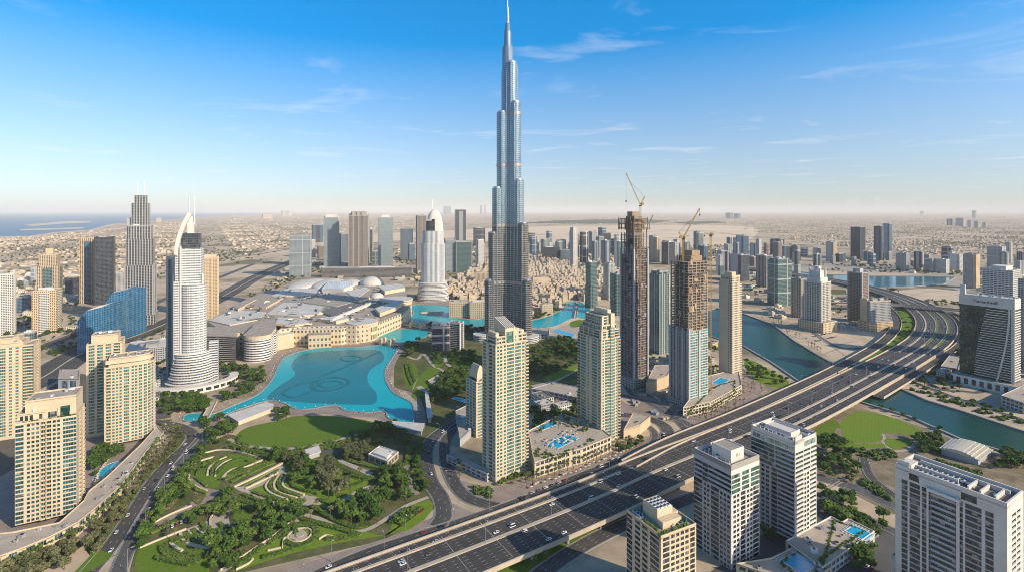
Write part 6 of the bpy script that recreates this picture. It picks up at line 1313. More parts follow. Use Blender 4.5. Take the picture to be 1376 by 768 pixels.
def scatter(poly, n, kind, lo, hi, label, group, avoid=True, gap=.75, tries=14, z=0.0):
    if kind == 'tree' and lo >= .8: n = int(n * 1.25); lo *= .62; hi *= 1.0
    xs = [p[0] for p in poly]; ys = [p[1] for p in poly]; got = []
    for _ in range(n * tries):
        if len(got) >= n: break
        x, y = rnd.uniform(min(xs), max(xs)), rnd.uniform(min(ys), max(ys)); s = rnd.uniform(lo, hi); r = {'tree': 3.6, 'olive': 3.6, 'palm': 2.2, 'bush': 1.1}[kind] * s
        if not inside((x, y), poly) or (avoid and not free(x, y)) or any((x - a) ** 2 + (y - b) ** 2 < ((r + c) * gap) ** 2 for a, b, c in got): continue
        got.append((x, y, r)); plant(kind, x, y, s, label, group, z)
def rowof(pts, step, kind, lo, hi, label, group, jit=1.5, avoid=True):
    for x, y, h in walk(pts, step):
        x += rnd.uniform(-jit, jit); y += rnd.uniform(-jit, jit)
        if not avoid or free(x, y): plant(kind, x, y, rnd.uniform(lo, hi), label, group, 10.8 if 'roof edge' in label else 0)
T1, T2, T3, T4, T5, T6, T7, T8 = 'trees in the terraced park', 'trees along the left street', 'trees right of the fountain lake', 'palms by the cream towers', 'trees by the canal park', 'trees round the hotel and lake channel', 'trees along the highway', 'trees in the mid city'
lt = 'dense dark green tree in a clump of the terraced park'
for p, n, lo, hi in ((((640, 235), (760, 260), (770, 360), (680, 350)), 12, 1.0, 1.5), (((360, 400), (440, 390), (450, 470), (360, 470)), 9, 1.0, 1.5), (((550, 440), (725, 425), (735, 470), (640, 540), (560, 590), (520, 560)), 28, 1.0, 1.6), (((345, 560), (480, 520), (520, 570), (430, 690), (340, 690)), 26, 1.0, 1.7), (((860, 430), (1040, 400), (1050, 490), (900, 510)), 22, 1.0, 1.6), (((1060, 280), (1150, 270), (1180, 400), (1050, 430)), 20, 1.0, 1.5), (((310, 80), (440, 75), (440, 150), (330, 195)), 16, 1.1, 1.7), (((240, 470), (350, 430), (350, 470), (260, 510)), 8, .9, 1.3), (((560, 230), (640, 200), (660, 240), (600, 260)), 6, .9, 1.4), (((130, 360), (250, 360), (270, 420), (130, 460)), 10, .8, 1.3), (((990, 100), (1090, 80), (1210, 110), (1200, 190), (1000, 160)), 16, .9, 1.4)):
    scatter(Z4(*p), n, 'tree', lo, hi, lt, T1)
scatter(Z4((780, 275), (830, 255), (915, 330), (905, 395), (800, 380)), 16, 'olive', 1.0, 1.5, 'grey-green olive-like tree on the bright lawn of the terraced park', T1 + ', olive'); scatter(Z4((880, 200), (1000, 170), (980, 250), (880, 240)), 14, 'olive', .8, 1.3, 'pale grey-green tree beside the flat white-roofed park house', T1 + ', by the house'); scatter(Z4((640, 235), (720, 250), (720, 300)), 8, 'olive', 1, 1.4, 'pale tree at the end of the park driveway', T1 + ', driveway')
scatter(Z4((420, 165), (640, 205), (780, 180), (1000, 110), (1010, 130), (800, 205), (640, 230), (430, 200)), 46, 'bush', 1.2, 2.4, 'rounded shrub along the lower edge of the oval lawn', 'shrubs below the oval lawn'); scatter(Z4((900, 150), (1100, 90), (1100, 150), (900, 190)), 14, 'tree', .8, 1.2, 'small tree on the slope below the oval lawn', 'trees below the oval lawn')
scatter(Z4((200, 320), (320, 170), (330, 190), (240, 270), (225, 360), (60, 590), (30, 560)), 60, 'tree', .8, 1.3, 'round green tree in the belt between the street and the terraced park', 'trees in the park belt'); scatter(Z4((40, 580), (200, 320), (300, 200), (330, 210), (230, 340), (120, 470), (60, 600)), 120, 'bush', 1.5, 2.8, 'leafy shrub in the belt between the street and the terraced park', 'shrubs in the park belt')
scatter(ZL((480, 330), (520, 310), (560, 350), (500, 430), (400, 560), (300, 680), (260, 700), (290, 620), (400, 480)), 70, 'palm', .9, 1.2, 'palm in the row along the tan podium and the left street', 'palms along the left street'); scatter(ZL((255, 690), (330, 600), (420, 500), (505, 400), (540, 345), (565, 352), (515, 430), (435, 530), (335, 660), (290, 730)), 70, 'olive', .6, 1.0, 'dusty green tree in the planted strip between the tan podium and the left street', 'trees in the podium strip'); scatter(ZL((255, 690), (330, 600), (420, 500), (505, 400), (540, 345), (565, 352), (515, 430), (435, 530), (335, 660), (290, 730)), 70, 'bush', 1.0, 1.9, 'low shrub in the planted strip between the tan podium and the left street', 'shrubs in the podium strip'); scatter(Z4((60, 590), (300, 200), (640, 200), (1150, 260), (1200, 390), (700, 560), (400, 690)), 46, 'palm', .8, 1.2, 'palm standing among the trees of the terraced park', 'palms in the terraced park'); rowof(ZL((430, 700), (450, 600), (520, 480), (600, 390)), 9, 'tree', .7, 1.0, 'small street tree between the two left carriageways', T2); rowof(ZL((330, 720), (420, 590), (500, 480), (570, 390)), 8, 'olive', .7, 1.0, 'dusty olive tree along the left street kerb', T2 + ', kerb')
scatter(ZL((0, 790), (30, 740), (150, 715), (230, 670), (200, 760), (100, 790)), 22, 'olive', .9, 1.3, 'dusty pale tree before the tan podium near the lower left corner', 'trees at the lower left corner'); scatter(ZL((270, 440), (290, 390), (400, 390), (340, 425), (290, 480)), 24, 'tree', .8, 1.2, 'garden tree beside the curved garden pool', 'trees round the garden pool'); scatter(ZL((280, 560), (300, 500), (350, 470), (320, 540)), 14, 'palm', .7, 1.0, 'palm beside the curved garden pool', 'palms round the garden pool')
scatter(ZL((470, 280), (480, 225), (560, 220), (640, 255), (620, 280), (520, 290)), 46, 'tree', .9, 1.4, 'dark green tree in the garden below the white ribbed hotel', T6); scatter(Z3((110, 420), (200, 440), (320, 450), (330, 500), (250, 560), (150, 590), (130, 560), (210, 500)), 60, 'tree', .9, 1.4, 'green tree between the white ribbed hotel and the lake promenade', T6 + ', lakeside'); scatter(Z3((0, 560), (100, 590), (90, 625), (0, 625)), 25, 'tree', .9, 1.3, 'tree on the bank of the narrow lake channel', T6 + ', channel'); scatter(Z3((370, 620), (420, 620), (430, 650), (380, 665)), 9, 'tree', 1.0, 1.5, 'tree in the small round grove between the pavilion and the lawn', T6 + ', grove')
scatter(Z6((0, 235), (60, 215), (75, 250), (20, 280)), 20, 'tree', 1.0, 1.5, 'tree at the lake corner by the stone bridges', T3 + ', bridges'); scatter(Z6((100, 395), (160, 330), (240, 320), (260, 400), (170, 430), (110, 450)), 60, 'tree', 1.0, 1.6, 'dense tree in the wood right of the fountain lake', T3 + ', wood'); scatter(Z6((165, 262), (240, 250), (280, 262), (280, 300), (200, 300)), 30, 'tree', 1.0, 1.5, 'tree in the ring garden below the lakeside office', T3 + ', ring'); scatter(Z6((110, 262), (150, 265), (150, 300), (120, 300)), 10, 'tree', .8, 1.2, 'tree in the small oval garden right of the fountain lake', T3 + ', oval')
scatter(Z6((225, 165), (310, 168), (300, 190), (230, 190)), 26, 'tree', .9, 1.3, 'tree at the foot of the supertall tower', T3 + ', tower foot'); scatter(Z6((475, 250), (560, 210), (660, 215), (660, 290), (570, 340), (480, 345)), 90, 'tree', 1.0, 1.7, 'dark tree in the wood behind the two cream towers', T3 + ', behind'); scatter(Z6((470, 130), (510, 105), (560, 95), (590, 105), (540, 122), (480, 140)), 30, 'tree', .9, 1.4, 'tree on the old-town shore of the turquoise lake', T3 + ', shore')
scatter(Z6((475, 470), (560, 470), (650, 440), (660, 520), (700, 540), (640, 555), (560, 510), (480, 560)), 50, 'tree', .8, 1.2, 'tree among the low buildings between the cream towers', 'trees between the cream towers', avoid=True); scatter(PX((714, 600), (722, 565), (760, 556), (796, 572), (785, 582), (760, 578), (735, 580), (724, 606), (735, 608), (760, 603), (784, 592), (776, 602), (740, 612), (716, 608), z=15), 34, 'palm', .45, .7, 'palm on the pool deck between the cream towers', 'palms on the pool deck', avoid=False, z=14.8); scatter(PX((716, 575), (745, 556), (765, 562), (800, 575), (790, 582), (765, 573), (735, 572), (726, 590), z=15), 30, 'tree', .3, .55, 'small garden tree on the deck between the cream towers', 'garden trees on the pool deck', avoid=False, z=14.8); scatter(PX((716, 612), (722, 600), (745, 611), (785, 596), (790, 588), (800, 590), (745, 618), z=15), 60, 'bush', .6, 1.1, 'clipped shrub on the edge of the pool deck', 'shrubs on the pool deck', avoid=False, z=14.8)
rowof(PX((700, 655), (740, 640), (800, 618), (850, 596)), 6.5, 'palm', .8, 1.1, 'palm in the front row along the cream podium', T4); rowof(PX((704, 648), (745, 632), (800, 611), (842, 594)), 7.5, 'palm', .8, 1.1, 'palm in the row against the cream podium wall', T4 + ', wall'); rowof(PX((672, 652), (700, 642), (720, 636)), 5, 'tree', .6, .9, 'small tree at the foot of the slender cream tower', T4 + ', trees'); scatter(PX((825, 605), (850, 592), (868, 588), (860, 600), (835, 612)), 10, 'tree', .7, 1.0, 'small tree below the plain tan block', T4 + ', block')
scatter(Z3((940, 250), (1000, 240), (1060, 330), (1000, 340)), 10, 'tree', .9, 1.3, 'tree left of the lakeside office', T3 + ', office')
rowof(PX((598, 612), (604, 640), (618, 664)), 5, 'bush', 1.5, 2.4, 'clipped shrub in the strip between the two curving roads', 'shrubs between the curving roads'); scatter(Z4((1150, 190), (1230, 180), (1225, 360), (1190, 370)), 28, 'bush', 1.5, 2.6, 'shrub along the inner side of the curving road', 'shrubs inside the curving road'); scatter(ZR((385, 270), (455, 280), (455, 310), (400, 295)), 16, 'bush', 1.6, 2.4, 'shrub in the small triangular planting bed by the forecourt', 'shrubs in the triangular bed'); scatter(Z4((1090, 480), (1130, 470), (1180, 430), (1225, 430), (1180, 460), (1130, 510)), 22, 'bush', 1.5, 2.6, 'reddish-green shrub on the lawn wedge by the road junction', 'shrubs on the lawn wedge')
rowof(ZR((180, 120), (180, 200), (210, 290)), 6, 'tree', .7, 1.0, 'narrow tree along the left curving road', T7 + ', curve'); scatter(ZR((325, 180), (345, 180), (350, 240), (330, 240)), 5, 'palm', .9, 1.2, 'palm on the traffic island by the curving road', T7 + ', island')
scatter(ZB((362, 320), (480, 330), (520, 400), (500, 460), (400, 440), (362, 420)), 34, 'tree', .8, 1.4, 'bushy tree on the dry slope below the canal lawn', T5); scatter(ZB((390, 285), (470, 300), (460, 330), (390, 310)), 14, 'tree', .7, 1.1, 'small tree at the left tip of the canal lawn', T5 + ', tip'); scatter(ZB((720, 300), (800, 280), (815, 340), (740, 350)), 26, 'tree', .8, 1.3, 'tree in the dark clump left of the curved pavilion', T5 + ', pavilion'); rowof(ZB((560, 170), (660, 205), (770, 245), (880, 290)), 14, 'tree', .7, 1.0, 'small tree along the canal-side walk', T5 + ', walk'); scatter(ZB((1020, 360), (1109, 330), (1109, 400), (1010, 400)), 22, 'tree', .9, 1.5, 'tree by the canal near the right edge', T5 + ', right'); scatter(ZB((800, 365), (960, 415), (950, 430), (800, 385)), 26, 'bush', 1.5, 2.6, 'shrub in the hedge below the curved pavilion', 'shrubs below the pavilion'); scatter(ZB((380, 480), (480, 500), (520, 580), (480, 610), (400, 560)), 26, 'tree', .8, 1.3, 'tree near the podium of the glass-cornered tower', T5 + ', podium'); scatter(ZB((540, 430), (640, 480), (640, 540), (520, 480)), 30, 'bush', 1.4, 2.4, 'dry shrub on the bank left of the broad white slab', 'shrubs left of the white slab'); scatter(ZB((480, 560), (640, 590), (600, 640), (500, 620)), 14, 'tree', .8, 1.3, 'tree beside the car park', T5 + ', car park'); scatter(ZB((480, 330), (620, 330), (660, 360), (560, 370)), 26, 'bush', 1.4, 2.6, 'shrub below the canal lawn path', 'shrubs below the canal lawn'); scatter(ZB((480, 690), (560, 690), (580, 760), (480, 760)), 10, 'tree', .9, 1.4, 'dark tree in the shade left of the white annex', T5 + ', annex'); scatter(ZB((160, 610), (280, 640), (200, 660)), 12, 'tree', .6, .9, 'small tree on the terrace behind the white tower with the roof block', T5 + ', terrace')
scatter(PX((1000, 484), (1060, 512), (1050, 522), (1004, 504)), 20, 'tree', .8, 1.2, 'tree in the small canal lawn left of the highway', 'trees on the small canal lawn'); rowof(PX((1040, 452), (1080, 474), (1118, 498)), 12, 'palm', .9, 1.2, 'palm along the far canal quay', 'palms along the canal quay'); rowof(PX((1215, 512), (1300, 540), (1376, 566)), 11, 'bush', 2.0, 3.0, 'shrub along the far bank of the right canal', 'shrubs on the right canal bank'); scatter(PX((960, 520), (1000, 515), (1000, 545), (930, 575)), 30, 'palm', .6, .9, 'palm around the cream podium below the balcony tower', 'palms round the cream podium')
scatter(va + vb[::-1], 60, 'bush', 1.8, 3.0, 'shrub on the green verge between the ramp and the highway', 'shrubs on the highway verge', avoid=False, z=6.6)
rowof(PX((20, 748, ), (66, 728), (110, 710), (150, 672), (195, 615), (214, 586), z=11), 5, 'bush', .9, 1.5, 'shrub on the roof edge of the curving tan podium', 'shrubs on the tan podium', 1.2, False)
scatter(PX((840, 420), (870, 420), (880, 470), (860, 480), (840, 500)), 20, 'tree', .8, 1.2, 'tree behind the unfinished towers', T8); scatter(PX((555, 372), (580, 368), (600, 372), (612, 392), (600, 400), (556, 402)), 50, 'tree', .9, 1.4, 'dark tree around the white domed hotel', T8 + ', hotel'); scatter(PX((605, 372), (655, 372), (655, 402), (612, 402)), 60, 'tree', .8, 1.2, 'tree between the old-town houses left of the supertall tower', T8 + ', old town left'); scatter(PX((710, 362), (850, 362), (830, 410), (720, 412)), 90, 'tree', .8, 1.2, 'tree between the old-town houses right of the supertall tower', T8 + ', old town right')
scatter(PX((330, 400), (390, 366), (440, 352), (440, 366), (400, 376), (340, 405)), 90, 'tree', .9, 1.4, 'tree along the motorway behind the mall', T8 + ', motorway'); scatter(PX((20, 430), (100, 425), (110, 460), (60, 475), (0, 470)), 60, 'tree', .9, 1.5, 'tree among the far left blocks', T8 + ', far left'); scatter(PX((60, 475), (100, 462), (130, 450), (130, 462), (80, 480)), 40, 'tree', .8, 1.2, 'tree beside the shaded motorway at the left', T8 + ', left motorway')
scatter(PX((700, 742), (760, 722), (840, 692), (850, 700), (770, 740), (720, 775)), 18, 'tree', .7, 1.1, 'tree on the grass strip below the highway bridge', T7 + ', below bridge')
def place_plants():
    for kind, items in PL.items():
        items.sort(); src = PROTO['tree' if kind == 'olive' else kind]; name = {'tree': 'leafy_tree', 'olive': 'olive_tree', 'palm': 'palm_tree', 'bush': 'shrub'}[kind]; cap = {'tree': 240, 'olive': 60, 'palm': 240, 'bush': 290}[kind]; rest = [MB(), MB()]
        for i, (y, x, s, label, group, z) in enumerate(items):
            tr, cr, trm, crm, ol = src[i % len(src)]; rz = rnd.uniform(0, 6.28); sz = s * rnd.uniform(.9, 1.15)
            if i < cap:
                if trm is None: o = prop(link(name, crm, None, (x, y, z), rz), label, 'shrub', group); o.scale = (s, s, sz); continue
                o = prop(empty(name, (x, y, z), rz), label, 'palm' if kind == 'palm' else 'tree', group); o.scale = (s, s, sz); link('trunk', trm, o); link('crown', ol if kind == 'olive' else crm, o)
            else:
                if tr: rest[1].add(tr, (x, y, z), rz, s)
                rest[0].add(cr, (x, y, z), rz, s)
        if rest[0].v:
            r = empty({'tree': 'distant_trees', 'olive': 'distant_olives', 'palm': 'distant_palms', 'bush': 'distant_shrubs'}[kind]); r['kind'] = 'stuff'
            prop(rest[0].build('foliage', {'tree': leaf_m, 'olive': leaf_olive, 'palm': palm_m, 'bush': hedge_m}[kind], r), kind='stuff')
            if rest[1].v: prop(rest[1].build('trunk', bark, r), kind='stuff')
def hedge(pts, w, h, label, k=5, closed=False, z=.15):
    c = cat(pts, k, closed); mb = MB(); a, b = offset(c, w / 2 * .8), offset(c, -w / 2 * .8)
    for i in range(len(c) - 1): mb.prism(ccw([a[i], a[i + 1], b[i + 1], b[i]]), z, z + h * .85)
    for x, y, hd in walk(c, .7):
        for _ in range(int(5 + w * 2.4)):
            o = rnd.uniform(-w / 2, w / 2); leaf(mb, x - math.sin(hd) * o + rnd.uniform(-.4, .4), y + math.cos(hd) * o + rnd.uniform(-.4, .4), z + (h * rnd.uniform(.75, 1.08) if abs(o) < w * .42 else h * rnd.uniform(.1, 1)), .46)
    prop(mb.build('hedge', hedge_m), label, 'hedge')
for p, w, label in ((((330, 270), (350, 255), (395, 228), (420, 222)), 3, 'curved hedge in the left crescent terrace'), (((370, 300), (385, 275), (430, 245), (480, 232)), 3, 'second curved hedge in the left crescent terrace'), (((285, 310), (300, 325), (330, 345)), 3, 'short hedge at the foot of the left crescent terrace'), (((400, 320), (470, 290), (570, 250), (640, 238)), 5, 'straight hedge strip between the two upper terraces'), (((430, 330), (520, 282), (600, 245)), 3.5, 'thin hedge above the triangular terrace'), (((450, 395), (520, 425), (600, 455)), 5, 'hedge along the lower path of the triangular terrace'), (((855, 245), (880, 275), (930, 300), (1000, 318), (1020, 325)), 6, 'broad curved hedge across the bright lawn'), (((880, 225), (940, 250), (1060, 280)), 4, 'hedge above the pale diagonal path by the park house'), (((1065, 290), (1050, 340), (1035, 380)), 4, 'hedge right of the sandy forecourt'), (((1165, 185), (1155, 230), (1150, 260)), 5, 'upper hedge block left of the curving road'), (((1200, 195), (1195, 260), (1200, 300), (1215, 350)), 5, 'long hedge beside the curving road'), (((150, 590), (165, 625), (230, 650), (290, 655), (310, 630)), 6, 'thick rounded hedge on the lower left lawn'), (((185, 580), (230, 560), (290, 555)), 5, 'upper hedge arc on the lower left lawn'), (((245, 545), (280, 575), (340, 590)), 3.5, 'hedge between the stepped curved benches'), (((270, 530), (300, 555), (345, 565)), 3, 'narrow hedge between the stepped curved benches, higher up'), (((440, 440), (470, 425), (520, 445)), 3, 'hedge rim of the small round lawn'), (((640, 560), (650, 525), (700, 505), (770, 515), (780, 545)), 5, 'circular hedge around the round plaza'), (((720, 480), (790, 500), (850, 515), (960, 550)), 4.5, 'hedge following the curved lower path'), (((760, 430), (840, 480), (930, 515), (1000, 505)), 4, 'hedge inside the curved lower path'), (((560, 590), (500, 640), (450, 680)), 4, 'hedge beside the long diagonal path'), (((430, 180), (500, 200), (590, 215)), 4, 'hedge below the left end of the oval lawn'), (((700, 190), (780, 170), (880, 150)), 3, 'hedge below the middle of the oval lawn'), (((670, 320), (690, 350), (760, 370), (800, 360)), 3, 'curved hedge inside the triangular terrace'), (((700, 260), (740, 290), (780, 300)), 3, 'short hedge at the top of the bright lawn'), (((790, 400), (850, 425), (880, 445)), 3.5, 'hedge below the sandy forecourt'), (((900, 350), (940, 340), (990, 322)), 3, 'hedge above the sandy forecourt'), (((290, 300), (305, 270), (330, 245)), 2.5, 'outer hedge hugging the left crescent terrace'), (((420, 300), (460, 275), (520, 252)), 3, 'hedge in the right half of the left crescent terrace'), (((480, 380), (540, 405), (590, 420)), 3, 'hedge inside the lower edge of the triangular terrace'), (((380, 500), (410, 520), (460, 515), (520, 495)), 3, 'hedge in front of the fan-shaped plaza'), (((310, 500), (330, 520), (370, 540)), 3, 'hedge left of the fan-shaped plaza'), (((120, 640), (180, 655), (260, 670)), 4, 'lowest hedge on the lower left lawn'), (((820, 565), (880, 560), (950, 550)), 4, 'hedge right of the round plaza on the lower lawn'), (((560, 640), (620, 625), (680, 605)), 4, 'hedge below the round plaza'), (((1085, 500), (1110, 470), (1150, 440)), 4, 'hedge curving through the lawn wedge'), (((100, 540), (170, 508), (250, 470)), 4, 'hedge above the small park road'), (((500, 300), (560, 270), (610, 250)), 2.5, 'inner hedge above the triangular terrace'), (((940, 175), (1000, 165), (1060, 150)), 4, 'hedge behind the park house'), (((470, 140), (460, 165), (500, 180)), 3, 'hedge at the left end of the oval lawn'), (((645, 300), (625, 335), (642, 365), (715, 390)), 2.6, 'hedge band between the inner arcs of the triangular terrace'), (((610, 310), (590, 342), (608, 372), (680, 400)), 2.6, 'hedge band between the outer arcs of the triangular terrace'), (((500, 348), (560, 316), (625, 281)), 2.2, 'straight hedge under the white wall of the triangular terrace'), (((520, 372), (560, 385), (600, 398), (640, 410)), 2.6, 'short hedge at the low corner of the triangular terrace'), (((350, 300), (352, 278), (380, 250), (420, 232)), 2.2, 'hedge between the white arcs of the left crescent terrace'), (((262, 330), (285, 360), (330, 378)), 3, 'hedge outside the left crescent terrace'), (((700, 540), (690, 515), (720, 500), (760, 512)), 3, 'inner hedge at the top of the round plaza'), (((655, 575), (690, 590), (740, 585), (775, 560)), 4, 'hedge closing the lower side of the round plaza'), (((590, 585), (615, 560), (640, 535)), 4, 'hedge left of the round plaza'), (((160, 600), (190, 630), (240, 640), (290, 640)), 3, 'inner thick hedge on the lower left lawn'), (((1060, 300), (1035, 350), (1000, 400)), 3, 'hedge between the sandy forecourt and the dense trees'), (((660, 215), (720, 205), (790, 185), (860, 175)), 3.5, 'hedge above the park driveway')): hedge(Z4(*p), w, 1.8, label)
for i, (p, label) in enumerate(((((15, 300), (22, 335), (40, 378)), 'first dark hedge stripe on the sloped lawn right of the lake'), (((28, 298), (36, 335), (50, 365)), 'second dark hedge stripe on the sloped lawn right of the lake'))): hedge(Z6(*p), 4, 1.6, label)
# curved garden walls
def gwall(pts, w, h, label, k=6, z=.1): 
    c = cat(pts, k); a, b = offset(c, w / 2), offset(c, -w / 2); mb = MB()
    for i in range(len(c) - 1): mb.prism(ccw([a[i], a[i + 1], b[i + 1], b[i]]), z, z + h)
    prop(mb.build('garden_wall', creamw), label, 'garden wall')
for p, w, label in ((((255, 320), (265, 280), (300, 245), (360, 225)), 1.6, 'outermost white arc wall of the left crescent terrace'), (((333, 300), (338, 275), (365, 245), (410, 225)), 1.8, 'middle white arc wall of the left crescent terrace'), (((365, 305), (372, 275), (400, 250), (432, 236)), 1.4, 'innermost white arc wall of the left crescent terrace'), (((300, 216), (380, 197), (460, 205), (550, 232)), 1.2, 'long white wall along the top of the left crescent terrace'), (((255, 318), (290, 350), (330, 365)), 1.4, 'short white wall closing the left crescent terrace'), (((395, 312), (430, 280), (500, 262), (560, 238)), 2.2, 'pale stone seat wall right of the left crescent terrace'), (((662, 298), (642, 330), (655, 355), (730, 382)), 1.8, 'inner white arc wall of the triangular terrace'), (((628, 300), (606, 338), (625, 372), (700, 395)), 1.8, 'middle white arc wall of the triangular terrace'), (((594, 318), (572, 345), (592, 375), (662, 402)), 1.8, 'outer white arc wall of the triangular terrace'), (((488, 356), (560, 322), (622, 290)), 2.0, 'straight white wall above the arcs of the triangular terrace'), (((440, 350), (550, 298), (640, 252)), 2.4, 'long straight white wall at the top left of the triangular terrace'), (((220, 540), (240, 575), (300, 595), (345, 600)), 2.2, 'lowest curved white bench on the lower left terrace'), (((255, 530), (290, 568), (350, 578)), 1.6, 'middle curved white bench on the lower left terrace'), (((285, 520), (320, 545), (360, 556)), 1.4, 'upper curved white bench on the lower left terrace'), (((345, 520), (345, 480), (370, 455), (440, 432)), 1.4, 'tall curved wall around the fan-shaped plaza'), (((180, 580), (200, 598), (228, 612)), 2.2, 'short pale bench alone on the lower left lawn'), (((48, 602), (150, 560), (245, 522)), 1.0, 'long low white kerb wall at the top of the lower left lawn'), (((105, 500), (180, 462), (270, 425)), 1.0, 'white retaining wall above the small park road'), (((385, 692), (480, 632), (600, 552), (690, 480)), .9, 'long thin white wall along the diagonal path'), (((580, 612), (635, 600),), .9, 'small white zigzag wall on the lower lawn'), (((640, 600), (650, 560), (700, 570)), .8, 'small white wall beside the round plaza'), (((450, 690), (500, 665), (520, 645)), 1.0, 'small white wall at the bottom of the lower lawn'), (((790, 565), (820, 548), (850, 556)), .9, 'little angled white wall right of the round plaza')): gwall(Z4(*p), w, 1.3, label)
def bed(pts, label, m):
    mb = MB(); P = cat(pts, 4, True); mb.prism(ccw(P), .1, .5, 0, 0); xs = [q[0] for q in P]; ys = [q[1] for q in P]
    for _ in range(int(abs(area2(P)) * .9)):
        x, y = rnd.uniform(min(xs), max(xs)), rnd.uniform(min(ys), max(ys))
        if inside((x, y), P): leaf(mb, x, y, rnd.uniform(.4, 1.1), .4)
    prop(mb.build('flower_bed', m), label, 'flower bed')
redleaf = FOL('red_leaf', (.07, .03, .015), (.15, .06, .03), (.22, .12, .05)); oliveleaf = FOL('dry_leaf', (.09, .09, .03), (.15, .14, .05), (.22, .19, .08))
for P, lab, m in ((((1105, 488), (1125, 475), (1140, 490), (1120, 505)), 'reddish planting bed on the lawn wedge by the junction', redleaf), (((1170, 440), (1200, 428), (1225, 440), (1190, 462)), 'brown and red planting bed nearest the curving road', redleaf), (((855, 548), (890, 545), (890, 565), (860, 568)), 'small reddish bed on the lower lawn', redleaf), (((690, 505), (760, 498), (790, 520), (720, 515)), 'yellowish bed above the round plaza', oliveleaf), (((135, 410), (175, 380), (220, 375), (190, 425), (140, 445)), 'dry yellowish ground-cover bed in the tree belt', oliveleaf), (((200, 630), (240, 640), (270, 660), (210, 655)), 'brownish bed on the lower left lawn', redleaf), (((1000, 345), (1020, 335), (1030, 350), (1005, 370)), 'dry bed beside the sandy forecourt', oliveleaf), (((430, 645), (470, 640), (520, 620), (480, 660)), 'dry bed beside the diagonal path', oliveleaf), (((270, 400), (290, 375), (330, 372), (300, 420)), 'dusty bed at the foot of the left crescent terrace', oliveleaf)): bed(Z4(*P), lab, m)
pz = prop(empty('round_plaza', (*Z4((712, 546))[0], .2)), 'round stone plaza ringed by a hedge on the lower lawn', 'plaza'); q = MB(); q.ring(ngon(9.5, 32), 1.2, 0, .9); q.build('rim', creamw, pz); q = MB(); q.prism(ngon(3.2, 24), 0, .7); q.build('basin', paving_pale, pz)
def parasol(x, y, z, label, group, m):
    r = prop(empty('parasol', (x, y, z)), label, 'parasol', group); p = MB(); p.prism(ngon(.06, 6), 0, 2.4); p.build('pole', whitem, r); c = MB(); c.prism(ngon(1.7, 8), 2.2, 2.9, 0, False, poly2=ngon(.05, 8)); c.build('canopy', m, r)
for p, z in ((Z6((520, 570), (560, 575), (600, 545), (640, 545), (650, 575), (600, 600), (540, 610), z=15), 14.85),):
    pp = ccw(p); xs = [q[0] for q in pp]; ys = [q[1] for q in pp]; n = 0
    for _ in range(200):
        x, y = rnd.uniform(min(xs), max(xs)), rnd.uniform(min(ys), max(ys))
        if n < 22 and inside((x, y), pp): n += 1; parasol(x, y, z, 'cream parasol on the pool deck between the cream towers', 'parasols on the pool deck', creamw)
for x, y, h in walk(PX((712, 655), (760, 639), (812, 619), (845, 604)), 5.5):
    parasol(x + rnd.uniform(-2, 2), y + rnd.uniform(-2, 2), .1, 'cream parasol on the pavement below the palm row', 'parasols below the palms', creamw)
for x, y, h in walk(ZL((275, 545), (290, 510), (300, 470), (330, 430)), 4): parasol(x, y, .25, 'cream parasol on the terrace by the curved garden pool', 'parasols by the garden pool', creamw)
# ---------------------------------------------------------------- old town houses and villas
def mk_houses():
    vs = []
    for v in range(10):
        r = random.Random(50 + v); mb = MB(); w, d, h = r.uniform(17, 26), r.uniform(15, 24), r.uniform(11, 20); mb.prism(crect(w, d), 0, h, 0, 1); mb.ring(crect(w + .04, d + .04), .5, h - .3, h + 1.2, 2)
        for k in range(3):
            a, c, e = r.uniform(5, 9), r.uniform(5, 9), r.uniform(3, 8); mb.prism(crect(a, c, r.choice((-1, 1)) * (w / 2 - a / 2 - .6 - k * .2), r.choice((-1, 1)) * (d / 2 - c / 2 - .6 - k * .2)), h + .02 * k, h + e, 0, 1)
        a, c = r.uniform(8, 12), r.uniform(7, 10); mb.prism(crect(a, c, r.choice((-1, 1)) * (w / 2 + a / 2 - .5), 0), 0, h * r.uniform(.5, .85), 0, 1); vs.append((mb, mb.mesh('old_town_house', [f_old, roofw if v % 3 == 0 else sand, tanw])))
    return vs
OT = mk_houses(); oth = []
ozone = PX((596, 392), (604, 380), (640, 362), (660, 352), (720, 344), (850, 343), (856, 400), (800, 404), (760, 408), (716, 424), (700, 428), (655, 404), (612, 404))
for x, y in ((x + rnd.uniform(-5, 5), y + rnd.uniform(-5, 5)) for x in np.arange(-400, 1100, 29.0) for y in np.arange(1200, 3200, 31.0)):
    c, s = math.cos(.3), math.sin(.3); X, Y = x, y
    if inside((X, Y), ozone) and free_r(X, Y, 13) and rnd.random() < .86: oth.append((Y, X))
oth.sort(); rest = MB()
for i, (Y, X) in enumerate(oth):
    pb, me = OT[i % 10]; rz = .25 + rnd.choice((0, 1.5708, 3.1416)) + rnd.uniform(-.12, .12)
    if i < 290: prop(link('old_town_house', me, None, (X, Y, 0), rz), 'small tan flat-roofed house with dark little windows, packed into the old town', 'house', 'old town houses')
    else: rest.add(pb, (X, Y, 0), rz)
if rest.v: r = rest.build('distant_houses', [f_old, roofw, tanw]); r['kind'] = 'stuff'
f_villa = FAC('villa_wall', (.66, .56, .43), (.09, .09, .09), 4.2, 3.4, .38, .42, .0, .4); f_villa2 = FAC('villa_wall_white', (.74, .70, .63), (.10, .11, .12), 4.0, 3.4, .38, .42, .0, .4)
VP = []
